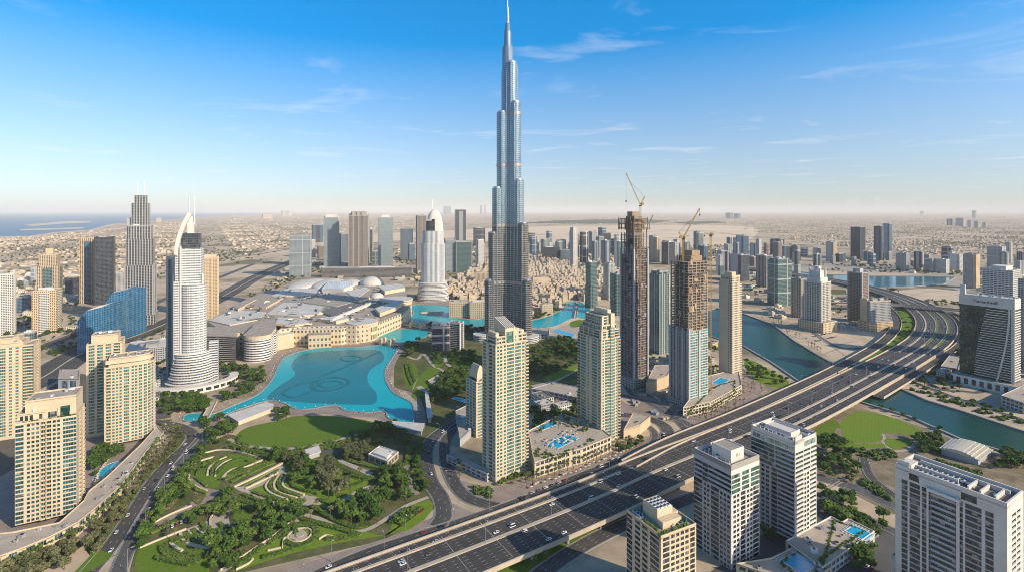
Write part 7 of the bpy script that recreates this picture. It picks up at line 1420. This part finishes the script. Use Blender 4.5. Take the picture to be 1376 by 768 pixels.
for v in range(8):
    r = random.Random(80 + v); mb = MB(); w, d, h = r.uniform(15, 24), r.uniform(12, 18), r.uniform(6.5, 10); mb.prism(crect(w, d), 0, h, 0, 1); mb.ring(crect(w + .04, d + .04), .4, h - .2, h + .9, 2); mb.prism(crect(w * .4, d * .5, -w * .15, d * .1), h + .01, h + 3.2, 0, 1); mb.prism(crect(w * .5, d * .4, w * .2, -d / 2 - d * .15), 0, h * .6, 0, 1); VP.append((mb, mb.mesh('villa', [(f_villa, f_villa2)[v % 4 == 1], (roofg, sand, roofg)[v % 3], (tanl, whitew)[v % 2]])))
zones = [PX((-500, 424), (-500, 336), (-300, 331), (0, 321), (140, 309), (210, 300), (300, 293), (440, 288.2), (560, 288.6), (690, 289.5), (690, 298), (620, 303), (440, 313), (420, 322), (345, 340), (320, 352), (270, 372), (150, 392), (60, 430)), PX((690, 289.5), (1000, 290), (1500, 291), (1700, 300), (1700, 360), (1300, 350), (1200, 337), (1080, 326), (1010, 310), (860, 302.5), (700, 303)), PX((700, 332), (860, 333), (1060, 326), (1080, 340), (1010, 350), (860, 352), (700, 346)), PX((440, 332), (640, 327), (656, 345), (560, 356), (430, 350)), PX((1090, 350), (1300, 348), (1330, 372), (1090, 362)), PX((1000, 398), (1040, 408), (1078, 430), (1070, 440), (1040, 428), (1000, 414)), PX((1316, 360), (1420, 372), (1420, 480), (1370, 470), (1316, 400))]
cand = []; deser = PX((440, 316), (620, 307), (700, 304), (840, 302), (1000, 303), (1000, 326), (860, 332), (720, 327), (560, 323), (440, 330))
Y = 950.0
while Y < 26000:
    dY = max(32.0, .42 * Y * Y / 182000); dX = max(29.0, Y / F * 2.3)
    for zi, zn in enumerate(zones):
        ys = [p[1] for p in zn]
        if Y < min(ys) or Y > max(ys): continue
        xs = [p[0] for p in zn]; X = max(min(xs), -Y * 1.15)
        while X < min(max(xs), Y * 1.15):
            x, y = X + rnd.uniform(-.25, .25) * dX, Y + rnd.uniform(-.3, .3) * dY; X += dX
            dn = .5 + .5 * math.sin(x / 420 + 2.1 * math.sin(y / 610)) * math.sin(y / 520 + 1.6 * math.sin(x / 700 + 1))
            if rnd.random() > (.14 + .55 * dn if zi != 1 else .10 + .5 * dn) or (int((X * .86 + Y * .5) / 170) % 5 == 0) or (int((Y * .86 - X * .5) / 230) % 5 == 0): continue
            if inside((x, y), zn) and not inside((x, y), deser) and (y > 4900 or free_r(x, y, 13)): cand.append((y, x, dX, zi))
    Y += dY
cand.sort(); rest = MB(); dist_lab = ('pale flat-roofed villa in the suburb toward the sea', 'pale low house in the suburb beyond the desert', 'low house in the sandy district behind the right-hand towers', 'low house in the district behind the mall towers', 'low building on the far bank of the creek', 'white low house beside the canal left of the white crowned tower', 'small house beyond the curved-band hotel')
nlab = 0
for i, (y, x, dX, zi) in enumerate(cand):
    pb, me = VP[rnd.randrange(8)]; rz = R(30) + rnd.choice((0, 1.5708)) + rnd.uniform(-.08, .08); sc = max(1.0, dX / 30)
    if i < 280: prop(link('villa', me, None, (x, y, 0), rz), dist_lab[zi], 'house', 'houses: ' + dist_lab[zi])
    else:
        w, d, h = rnd.uniform(11, 22) * sc, rnd.uniform(9, 18) * sc, rnd.uniform(4, 8) * (1 if rnd.random() < .95 else 2.2) * min(1.5, sc ** .5); m = rnd.randrange(4); rest.box((x, y, 0), (w, d, h), rz, m, False, rnd.choice((4, 5, 5, m)))
r = rest.build('distant_houses', [M('far_cream', (.58, .46, .33), rough=.9), M('far_white', (.66, .57, .46), rough=.9), M('far_tan', (.50, .36, .24), rough=.9), M('far_grey', (.40, .34, .28), rough=.9), M('far_roof_pale', (.56, .47, .36), rough=.9), M('far_roof_sand', (.48, .38, .28), rough=.9)]); r['kind'] = 'stuff'
fb = MB(); far_leaf = M('far_leaf', (.05, .065, .028), (.085, .09, .045), .004, .9)
def lump(x, y, r, h):
    n = 6; a0 = rnd.uniform(0, 1); p = [(x + r * rnd.uniform(.7, 1.15) * math.cos(a0 + 6.283 * i / n), y + r * rnd.uniform(.7, 1.15) * math.sin(a0 + 6.283 * i / n)) for i in range(n)]
    for i in range(n):
        a, b = p[i], p[(i + 1) % n]; am, bm = [(x + (q[0] - x) * .75, y + (q[1] - y) * .75) for q in (a, b)]
        fb.face([(*a, h * .35), (*b, h * .35), (*bm, h * .85), (*am, h * .85)]); fb.face([(*am, h * .85), (*bm, h * .85), (x, y, h)]); fb.face([(*a, h * .35), (x, y, 0), (*b, h * .35)])
Y = 1400.0
while Y < 16000:
    dY = max(26.0, .5 * Y * Y / 182000); dX = max(24.0, Y / F * 2.6)
    for zi, zn in enumerate(zones[:5]):
        ys = [p[1] for p in zn]
        if Y < min(ys) or Y > max(ys): continue
        xs = [p[0] for p in zn]; X = max(min(xs), -Y * 1.1)
        while X < min(max(xs), Y * 1.1):
            x, y = X + rnd.uniform(-.5, .5) * dX, Y + rnd.uniform(-.5, .5) * dY; X += dX
            dens = .5 + .5 * math.sin(x / 310 + 1.7 * math.sin(y / 420)) * math.sin(y / 380 + 2 * math.sin(x / 530))
            if rnd.random() < dens ** 2 * (1.0 if zi == 1 else .8) and inside((x, y), zn) and (y > 4900 or free(x, y)) and not inside((x, y), deser): lump(x, y, rnd.uniform(3.5, 7) * max(1, dX / 26), rnd.uniform(5, 9))
    Y += dY
fb.build('distant_greenery', far_leaf)['kind'] = 'stuff'
# ---------------------------------------------------------------- low buildings, site huts and clutter on the plots
LB = []
for v in range(8):
    r = random.Random(140 + v); mb = MB(); w, d, h = r.uniform(14, 30), r.uniform(10, 20), r.uniform(5, 11); mb.prism(crect(w, d), 0, h, 0, 1); mb.ring(crect(w + .04, d + .04), .4, h - .2, h + .9, 2)
    for k in range(r.randint(3, 7)): mb.box((r.uniform(-.35, .35) * w, r.uniform(-.35, .35) * d, h + .01), (r.uniform(1.5, 4), r.uniform(1.5, 3), r.uniform(.8, 2.2)), 0, 2)
    mb.prism(crect(w * .5, d * .5, w * .1, -d * .5), 0, h * .5, 0, 1); LB.append(mb.mesh('low_building', [(f_greyg, f_white, f_tan, f_cream)[v % 4], (roofg, roofw, roofd)[v % 3], concrete_grey]))
def fill(poly, nb, label, rot=31, gap=24):
    got = []; xs = [p[0] for p in poly]; ys = [p[1] for p in poly]
    for _ in range(nb * 30):
        if len(got) >= nb: break
        x, y = rnd.uniform(min(xs), max(xs)), rnd.uniform(min(ys), max(ys))
        if inside((x, y), poly) and free_r(x, y, 13) and all((x - a) ** 2 + (y - b) ** 2 > gap * gap for a, b in got): got.append((x, y)); prop(link('low_building', LB[rnd.randrange(8)], None, (x, y, 0), R(rot) + rnd.choice((0, 1.5708))), label, 'low building', 'low buildings: ' + label)
for p, n, lab in ((((714, 522), (785, 518), (795, 545), (722, 560)), 7, 'low flat-roofed building between the two cream towers'), (((866, 440), (960, 450), (968, 500), (905, 515), (868, 490)), 16, 'low building between the unfinished towers and the canal'), (((1205, 480), (1290, 470), (1290, 530), (1215, 512)), 9, 'low building beside the road left of the curved-band hotel'), (((1095, 396), (1200, 402), (1200, 440), (1090, 440)), 12, 'low building around the white crowned tower'), (((180, 440), (232, 440), (226, 520), (180, 515)), 9, 'low hall between the white ribbed hotel and the curved blue building'), (((425, 352), (600, 362), (560, 380), (430, 374)), 26, 'low building in the street behind the mall domes'), (((0, 395), (110, 398), (100, 465), (0, 470)), 18, 'low building among the far left tan blocks'), (((700, 345), (860, 345), (860, 362), (705, 360)), 30, 'low building at the back of the old town'), (((965, 385), (1040, 395), (1085, 372), (990, 365)), 22, 'low building among the dark towers on the canal bank'), (((300, 395), (340, 372), (400, 345), (440, 352), (380, 380)), 16, 'low building beside the motorway behind the mall'), (((1330, 470), (1376, 440), (1420, 480), (1400, 540)), 9, 'low building behind the curved-band hotel'), (((1200, 345), (1330, 350), (1330, 372), (1230, 368)), 26, 'low building along the far creek bank'), (((230, 500), (220, 540), (180, 545), (190, 520)), 4, 'low building left of the white ribbed hotel')): fill(PX(*p), n, lab)
hut_me = []
for v in range(5): r = random.Random(v + 300); mb = MB(); w, d, h = r.uniform(4, 10), r.uniform(2.4, 4), r.uniform(2.2, 3.2); mb.prism(crect(w, d), 0, h, 0, 0); mb.prism(crect(w + .3, d + .3), h + .01, h + .25, 1, 1); hut_me.append(mb.mesh('site_hut', [M('hut_' + str(v), ((.62, .58, .5), (.42, .22, .10), (.10, .18, .30), (.55, .42, .25), (.3, .3, .3))[v]), concrete_grey]))
sp = PX((838, 495), (905, 500), (955, 545), (920, 575), (850, 560)); n = 0
for _ in range(900):
    x, y = rnd.uniform(150, 330), rnd.uniform(560, 860)
    if n < 60 and inside((x, y), sp) and free_r(x, y, 4): n += 1; prop(link('site_hut', hut_me[rnd.randrange(5)], None, (x, y, .06), R(31) + rnd.choice((0, 1.57))), 'small site hut or stacked container at the foot of the unfinished towers', 'site hut', 'site huts')
for p, n, k, lo, hi, lab in ((((0, 330), (430, 318), (430, 350), (330, 360), (0, 400)), 200, 'tree', 1.2, 2.0, 'tree scattered through the suburb toward the sea'), (((556, 360), (655, 350), (655, 372), (560, 372)), 50, 'tree', .9, 1.4, 'tree behind the white domed hotel'), (((965, 372), (1090, 372), (1075, 395), (970, 400)), 50, 'tree', .9, 1.4, 'tree among the dark towers on the canal bank'), (((1090, 352), (1310, 352), (1310, 369), (1090, 366)), 80, 'tree', 1.0, 1.6, 'tree along the far creek bank'), (((1150, 388), (1215, 390), (1200, 402), (1150, 400)), 24, 'tree', .9, 1.3, 'tree beside the creek bridge'), (((1300, 400), (1330, 470), (1290, 470)), 20, 'tree', .9, 1.3, 'tree between the motorway bend and the curved-band hotel'), (((866, 440), (960, 450), (968, 500), (905, 515), (868, 490)), 50, 'tree', .8, 1.3, 'tree between the unfinished towers and the canal'), (((1095, 396), (1200, 402), (1200, 440), (1075, 432)), 40, 'tree', .8, 1.2, 'tree around the white crowned tower'), (((1205, 480), (1290, 470), (1290, 530), (1215, 512)), 40, 'tree', .8, 1.2, 'tree left of the curved-band hotel'), (((425, 352), (600, 362), (560, 380), (430, 374)), 60, 'tree', .9, 1.3, 'tree in the street behind the mall domes'), (((1010, 430), (1070, 455), (1110, 478), (1090, 460), (1040, 428)), 30, 'palm', .8, 1.1, 'palm on the far canal promenade'), (((180, 440), (232, 440), (226, 540), (180, 520)), 36, 'tree', .8, 1.3, 'tree between the curved blue building and the white ribbed hotel'), (((1190, 400), (1300, 405), (1300, 412), (1200, 408)), 30, 'bush', 2, 4, 'scrub at the edge of the far sand lot'), (((1215, 520), (1300, 550), (1376, 574), (1376, 560), (1300, 536)), 50, 'bush', 1.6, 2.8, 'shrub in the strip along the far bank of the right canal'), (((960, 500), (1010, 500), (1030, 520), (1000, 548), (950, 572)), 40, 'palm', .6, .9, 'palm on the forecourt left of the highway ramp')):
    PL_before = len(PL[k]); scatter(PX(*p), n, k, lo, hi, lab, lab + 's')
for P, z, lab in (([(222, 372), (262, 426), (281, 409), (223, 374)], 8.8, 'potted shrub on the podium right of the glass-cornered tower'), ([(190, 374), (211, 388), (224, 368), (198, 354)], 7.8, 'potted shrub on the podium beside the white tower'), (PX((922, 556), (955, 549), (990, 528), (988, 510), (955, 520), z=12), 11.8, 'potted shrub on the podium below the cream balcony tower')):
    q = inset(ccw(P), 2); q.append(q[0]); rowof(q, 2.6, 'bush', .5, 1.0, lab, lab + 's', .5, False)
    for k in range(len(PL['bush'])):
        if PL['bush'][k][3] == lab: PL['bush'][k] = (*PL['bush'][k][:5], z)
place_plants()
# ---------------------------------------------------------------- deck clutter near the pools
lg = MB(); lg.box((0, 0, .25), (1.9, .65, .12), 0, 0, True); lg.prism([(-.95, -.32), (-.4, -.32), (-.4, .32), (-.95, .32)], .375, .42, 0, 0, poly2=[(-1.1, -.32), (-.9, -.32), (-.9, .32), (-1.1, .32)])
for x in (-.7, .7):
    for y in (-.25, .25): lg.box((x, y, 0), (.08, .08, .25))
lg_me = lg.mesh('sun_lounger', whitem)
for P, z, where in (([(262, 409), (273, 416), (280, 404), (269, 397)], 8.85, 'by the turquoise pool below the glass-cornered tower'), ([(194, 376), (209, 384.5), (217, 371), (202, 362.5)], 7.85, 'by the deep blue pool beside the white tower'), (PX((733, 597), (760, 583.5), (777, 588), (750, 601.5), z=15), 14.85, 'by the long pool between the cream towers'), (PX((957, 513), (968, 507), (980, 510), (968, 517), z=12), 11.85, 'by the pool below the cream balcony tower')):
    Q = inset(ccw(P), -2.6); Q.append(Q[0])
    for x, y, h in walk(Q, 2.3): prop(link('sun_lounger', lg_me, None, (x, y, z), h + 1.57), 'white sun lounger ' + where, 'sun lounger', 'sun loungers ' + where)
# ---------------------------------------------------------------- cars
tyre = M('tyre', (.02, .02, .02), rough=.9); cglass = M('car_glass', (.015, .02, .025), rough=.08, spec=.8)
CC = {'white': (.78, .78, .77), 'silver': (.45, .46, .48), 'black': (.02, .02, .022), 'red': (.35, .03, .025), 'grey': (.15, .155, .16), 'blue': (.04, .09, .22)}
cmat = {}
for k, c in CC.items():
    m, n, l, b = newmat('car_paint_' + k); b.inputs['Base Color'].default_value = (*c, 1); b.inputs['Roughness'].default_value = .25; b.inputs['Coat Weight'].default_value = .5; cmat[k] = m
def car_mesh(van=False):
    b = MB(); g = MB(); L, W = (5.4, 2.0) if van else (4.7, 1.9); h1, h2 = (1.0, 2.2) if van else (.92, 1.5)
    prof = [(-L / 2, .35), (L / 2, .35), (L / 2, .7), (L / 2 - .5, h1), (-L / 2, h1)]
    for s in (1, -1): pts = [(x, s * W / 2, z) for x, z in prof]; b.face(pts if s < 0 else pts[::-1])
    for (x0, z0), (x1, z1) in zip(prof, prof[1:] + prof[:1]): b.face([(x0, W / 2, z0), (x0, -W / 2, z0), (x1, -W / 2, z1), (x1, W / 2, z1)][::-1])
    f0, f1, r0, r1 = (L / 2 - .6, L / 2 - 1.2, -L / 2 + .1, -L / 2 + .3) if van else (L / 2 - 1.3, L / 2 - 2.1, -L / 2 + .5, -L / 2 + 1.1); w2 = W / 2 - .22
    g.prism([(r0, -W / 2 + .08), (f0, -W / 2 + .08), (f0, W / 2 - .08), (r0, W / 2 - .08)], h1 + .005, h2 - .02, 0, False, poly2=[(r1, -w2), (f1, -w2), (f1, w2), (r1, w2)])
    b.prism([(r1, -w2), (f1, -w2), (f1, w2), (r1, w2)], h2 - .02, h2 + .04, 0, 0, True)
    return b, g, L, W
wheel = MB(); wheel_p = [(.33 * math.cos(6.283 * i / 10), .33 + .33 * math.sin(6.283 * i / 10)) for i in range(10)]
for s in (-1, 1): q = [(x, s * .11, z) for x, z in wheel_p]; wheel.face(q if s < 0 else q[::-1])
for i in range(10): a, c = wheel_p[i], wheel_p[(i + 1) % 10]; wheel.face([(a[0], .11, a[1]), (a[0], -.11, a[1]), (c[0], -.11, c[1]), (c[0], .11, c[1])])
wheel_me = wheel.mesh('wheel', tyre); carp = {}
for van in (False, True):
    b, g, L, W = car_mesh(van)
    for k in CC: carp[van, k] = (b.mesh('body', cmat[k]), g.mesh('window', cglass), L, W)
def car(x, y, z, h, col, van, where):
    bm, gm, L, W = carp[van, col]; nm = 'van' if van else 'car'; r = prop(empty('van' if van else 'car', (x, y, z), h), f'{col} {nm} {where}', nm, f'{col} {nm}s {where}'); link('body', bm, r); link('window', gm, r)
    for a in (-1, 1):
        for c in (-1, 1): link('wheel', wheel_me, r, (a * L * .31, c * (W / 2 - .12), 0))
cols = ['white'] * 9 + ['silver'] * 4 + ['black'] * 3 + ['grey'] * 2 + ['red', 'blue']
def traffic(line, n, z, where, rev=False, y0=300, y1=1500):
    w = [p for p in walk(line, 5) if y0 < p[1] < y1]; rnd.shuffle(w); got = []
    for x, y, h in w:
        if len(got) >= n: break
        if any((x - a) ** 2 + (y - b) ** 2 < 140 for a, b in got): continue
        got.append((x, y)); car(x, y, z, h + (math.pi if rev else 0), rnd.choice(cols), rnd.random() < .2, where)
for t, n, rev in ((.585, 7, True), (.455, 9, True), (.325, 11, True), (.195, 9, True), (.065, 6, True), (.72, 6, True), (-.15, 8, False), (-.285, 11, False), (-.415, 10, False), (-.68, 9, False), (-.8, 9, False)): traffic(hoff(t), n, HZ + .02, 'driving on the elevated highway', rev, 370, 1300)
traffic(offset(ramp, 3), 5, rz + .01, 'on the ramp beside the elevated highway', True); traffic(offset(front, 3.5), 7, .2, 'on the frontage road below the highway wall', True); traffic(offset(front, -3), 4, .2, 'on the frontage road below the highway wall')
traffic(offset(rA, 3), 6, .2, 'on the left curving road by the park'); traffic(offset(rB, 3), 6, .2, 'on the right curving road by the cream tower'); traffic(offset(st1, 3), 8, .2, 'on the left street by the tan podium', False); traffic(offset(st1, -3), 7, .2, 'on the left street by the tan podium', True); traffic(offset(st2, 2), 6, .2, 'on the second carriageway beside the park belt')
for k in (-25, -17, -9, 9, 17, 25): traffic(offset(szr, k), 7, .3, 'on the wide motorway behind the mall', k > 0, 1000, 2600)
traffic(offset(over, 6), 4, oz + .01, 'on the far overpass', False, 900, 1600)
for p in (((385, 690), (440, 650)), ((400, 705), (455, 665))):
    for x, y, h in walk(ZB(*p), 3.1):
        if free(x, y): car(x, y, .06, h + 1.35, rnd.choice(cols), False, 'parked in the shaded lot right of the pool podium')
for x, y, h in walk(Z4((150, 528), (240, 488), (330, 452)), 3.4): car(x, y, .25, h + 1.2, rnd.choice(cols), False, 'parked in the small park road below the tree belt')
for p in ((928, 168), (952, 164)): x, y = Zm(500, 560, .3488)(p)[0]; car(x, y, .2, .6, 'white', True, 'waiting at the frontage road bend')
for p, lab in ((((1092, 452), (1118, 447)), 'parked on the sand by the white crowned tower'), (((1096, 458), (1124, 452)), 'parked on the sand by the white crowned tower'), (((1215, 404), (1285, 405)), 'parked on the far sand lot below the creek'), (((1244, 496), (1262, 510)), 'parked left of the curved-band hotel'), (((850, 505), (878, 500)), 'parked by the unfinished towers'), (((60, 600), (110, 590)), 'parked in the shade behind the nearest tan tower'), (((1130, 742), (1190, 775)), 'parked left of the broad white slab'), (((718, 540), (768, 533)), 'parked between the cream towers'), (((640, 545), (700, 524)), 'parked along the road behind the slender cream tower')):
    for x, y, h in walk(PX(*p), 3.6):
        if free(x, y) and rnd.random() < .8: car(x, y, .14, h + 1.57, rnd.choice(cols), rnd.random() < .15, lab)
for x, y, h in walk(PX((715, 662), (760, 645)), 8): car(x, y, .2, .6, rnd.choice(cols), False, 'parked before the palm row')
# ---------------------------------------------------------------- street lamps and far pylons
def lamp_proto(double):
    p = MB(); p.prism(ngon(.26, 8), 0, 17, 0, 0, poly2=ngon(.14, 8)); a = MB(); hd = []
    for s in ((-1, 1) if double else (1,)): a.bar((0, 0, 16.8), (0, s * 2.6, 17.5), .18); q = MB(); q.box((0, s * 3.0, 17.35), (.5, 1.4, .22), 0, 0, True); hd.append(q.mesh('lamp_head', whitem))
    return p.mesh('pole', steel), a.mesh('arm', steel), hd
LP = {d: lamp_proto(d) for d in (0, 1)}
def lamp(x, y, z, h, double, label, group):
    p, a, hd = LP[double]; r = prop(empty('street_lamp', (x, y, z), h), label, 'street lamp', group); link('pole', p, r); link('arm', a, r)
    for q in hd: link('lamp_head', q, r)
for x, y, h in walk(hoff(-.02), 62, 20):
    if y < 1500: lamp(x, y, HZ + .65, h, 1, 'tall double-armed lamp on the median of the elevated highway', 'lamps on the highway median')
for x, y, h in walk(offset(front, -8.4), 58, 12):
    if y < 620: lamp(x, y, 0, h, 0, 'single-armed lamp along the highway side of the frontage road', 'lamps on the frontage road')
for x, y, h in walk(offset(front, 8.4), 58, 40):
    if y < 520 and free(x, y): lamp(x, y, 0, h + math.pi, 0, 'single-armed lamp on the lawn side of the frontage road', 'lamps on the lawn edge')
for ln, lab in ((offset(st2, -6.2), 'single-armed lamp beside the park belt street'), (offset(rB, -7.4), 'single-armed lamp along the right curving road'), (offset(ramp, 9.6), 'single-armed lamp on the ramp beside the highway')):
    for x, y, h in walk(ln, 55, 15):
        if y < 1100: lamp(x, y, rz if 'ramp' in lab else 0, h + math.pi, 0, lab, lab.replace('lamp', 'lamps'))
gp = MB(); gp.prism(ngon(.14, 6), 0, 4.2); gp_me = gp.mesh('pole', darkm); gh = MB(); core_blob(gh, (0, 0, 4.6), .62, 0, 8, 1.0); gh_me = gh.mesh('lamp_globe', whitem)
for x, y, h in walk(offset(ccw(lake), -4), 13):
    if y < 1000: r = prop(empty('promenade_lamp', (x, y, .05)), 'white globe lamp on the promenade around the fountain lake', 'lamp', 'globe lamps round the fountain lake'); link('pole', gp_me, r); link('lamp_globe', gh_me, r)
# ---------------------------------------------------------------- haze
for o in [o for o in C.objects if o.type == 'FONT']:
    bpy.context.view_layer.update(); me = bpy.data.meshes.new_from_object(o.evaluated_get(bpy.context.evaluated_depsgraph_get())); q = link('sign_text', me, o.parent, o.location); q.rotation_euler = o.rotation_euler; bpy.data.objects.remove(o)
def haze():
    m = bpy.data.materials.new('haze_air'); m.use_nodes = True; n, l = m.node_tree.nodes, m.node_tree.links
    for q in list(n): n.remove(q)
    out = n.new('ShaderNodeOutputMaterial'); v = n.new('ShaderNodeVolumePrincipled'); v.inputs['Color'].default_value = (.985, .955, .92, 1); v.inputs['Density'].default_value = HAZE; v.inputs['Anisotropy'].default_value = -.1; l.new(v.outputs[0], out.inputs['Volume'])
    mb = MB(); mb.box((0, 42500, -4), (184000, 90000, 714), 0, 0, True); m.cycles.homogeneous_volume = True; mb.build('haze', m)['kind'] = 'stuff'
HAZE = 2.8e-5
haze()
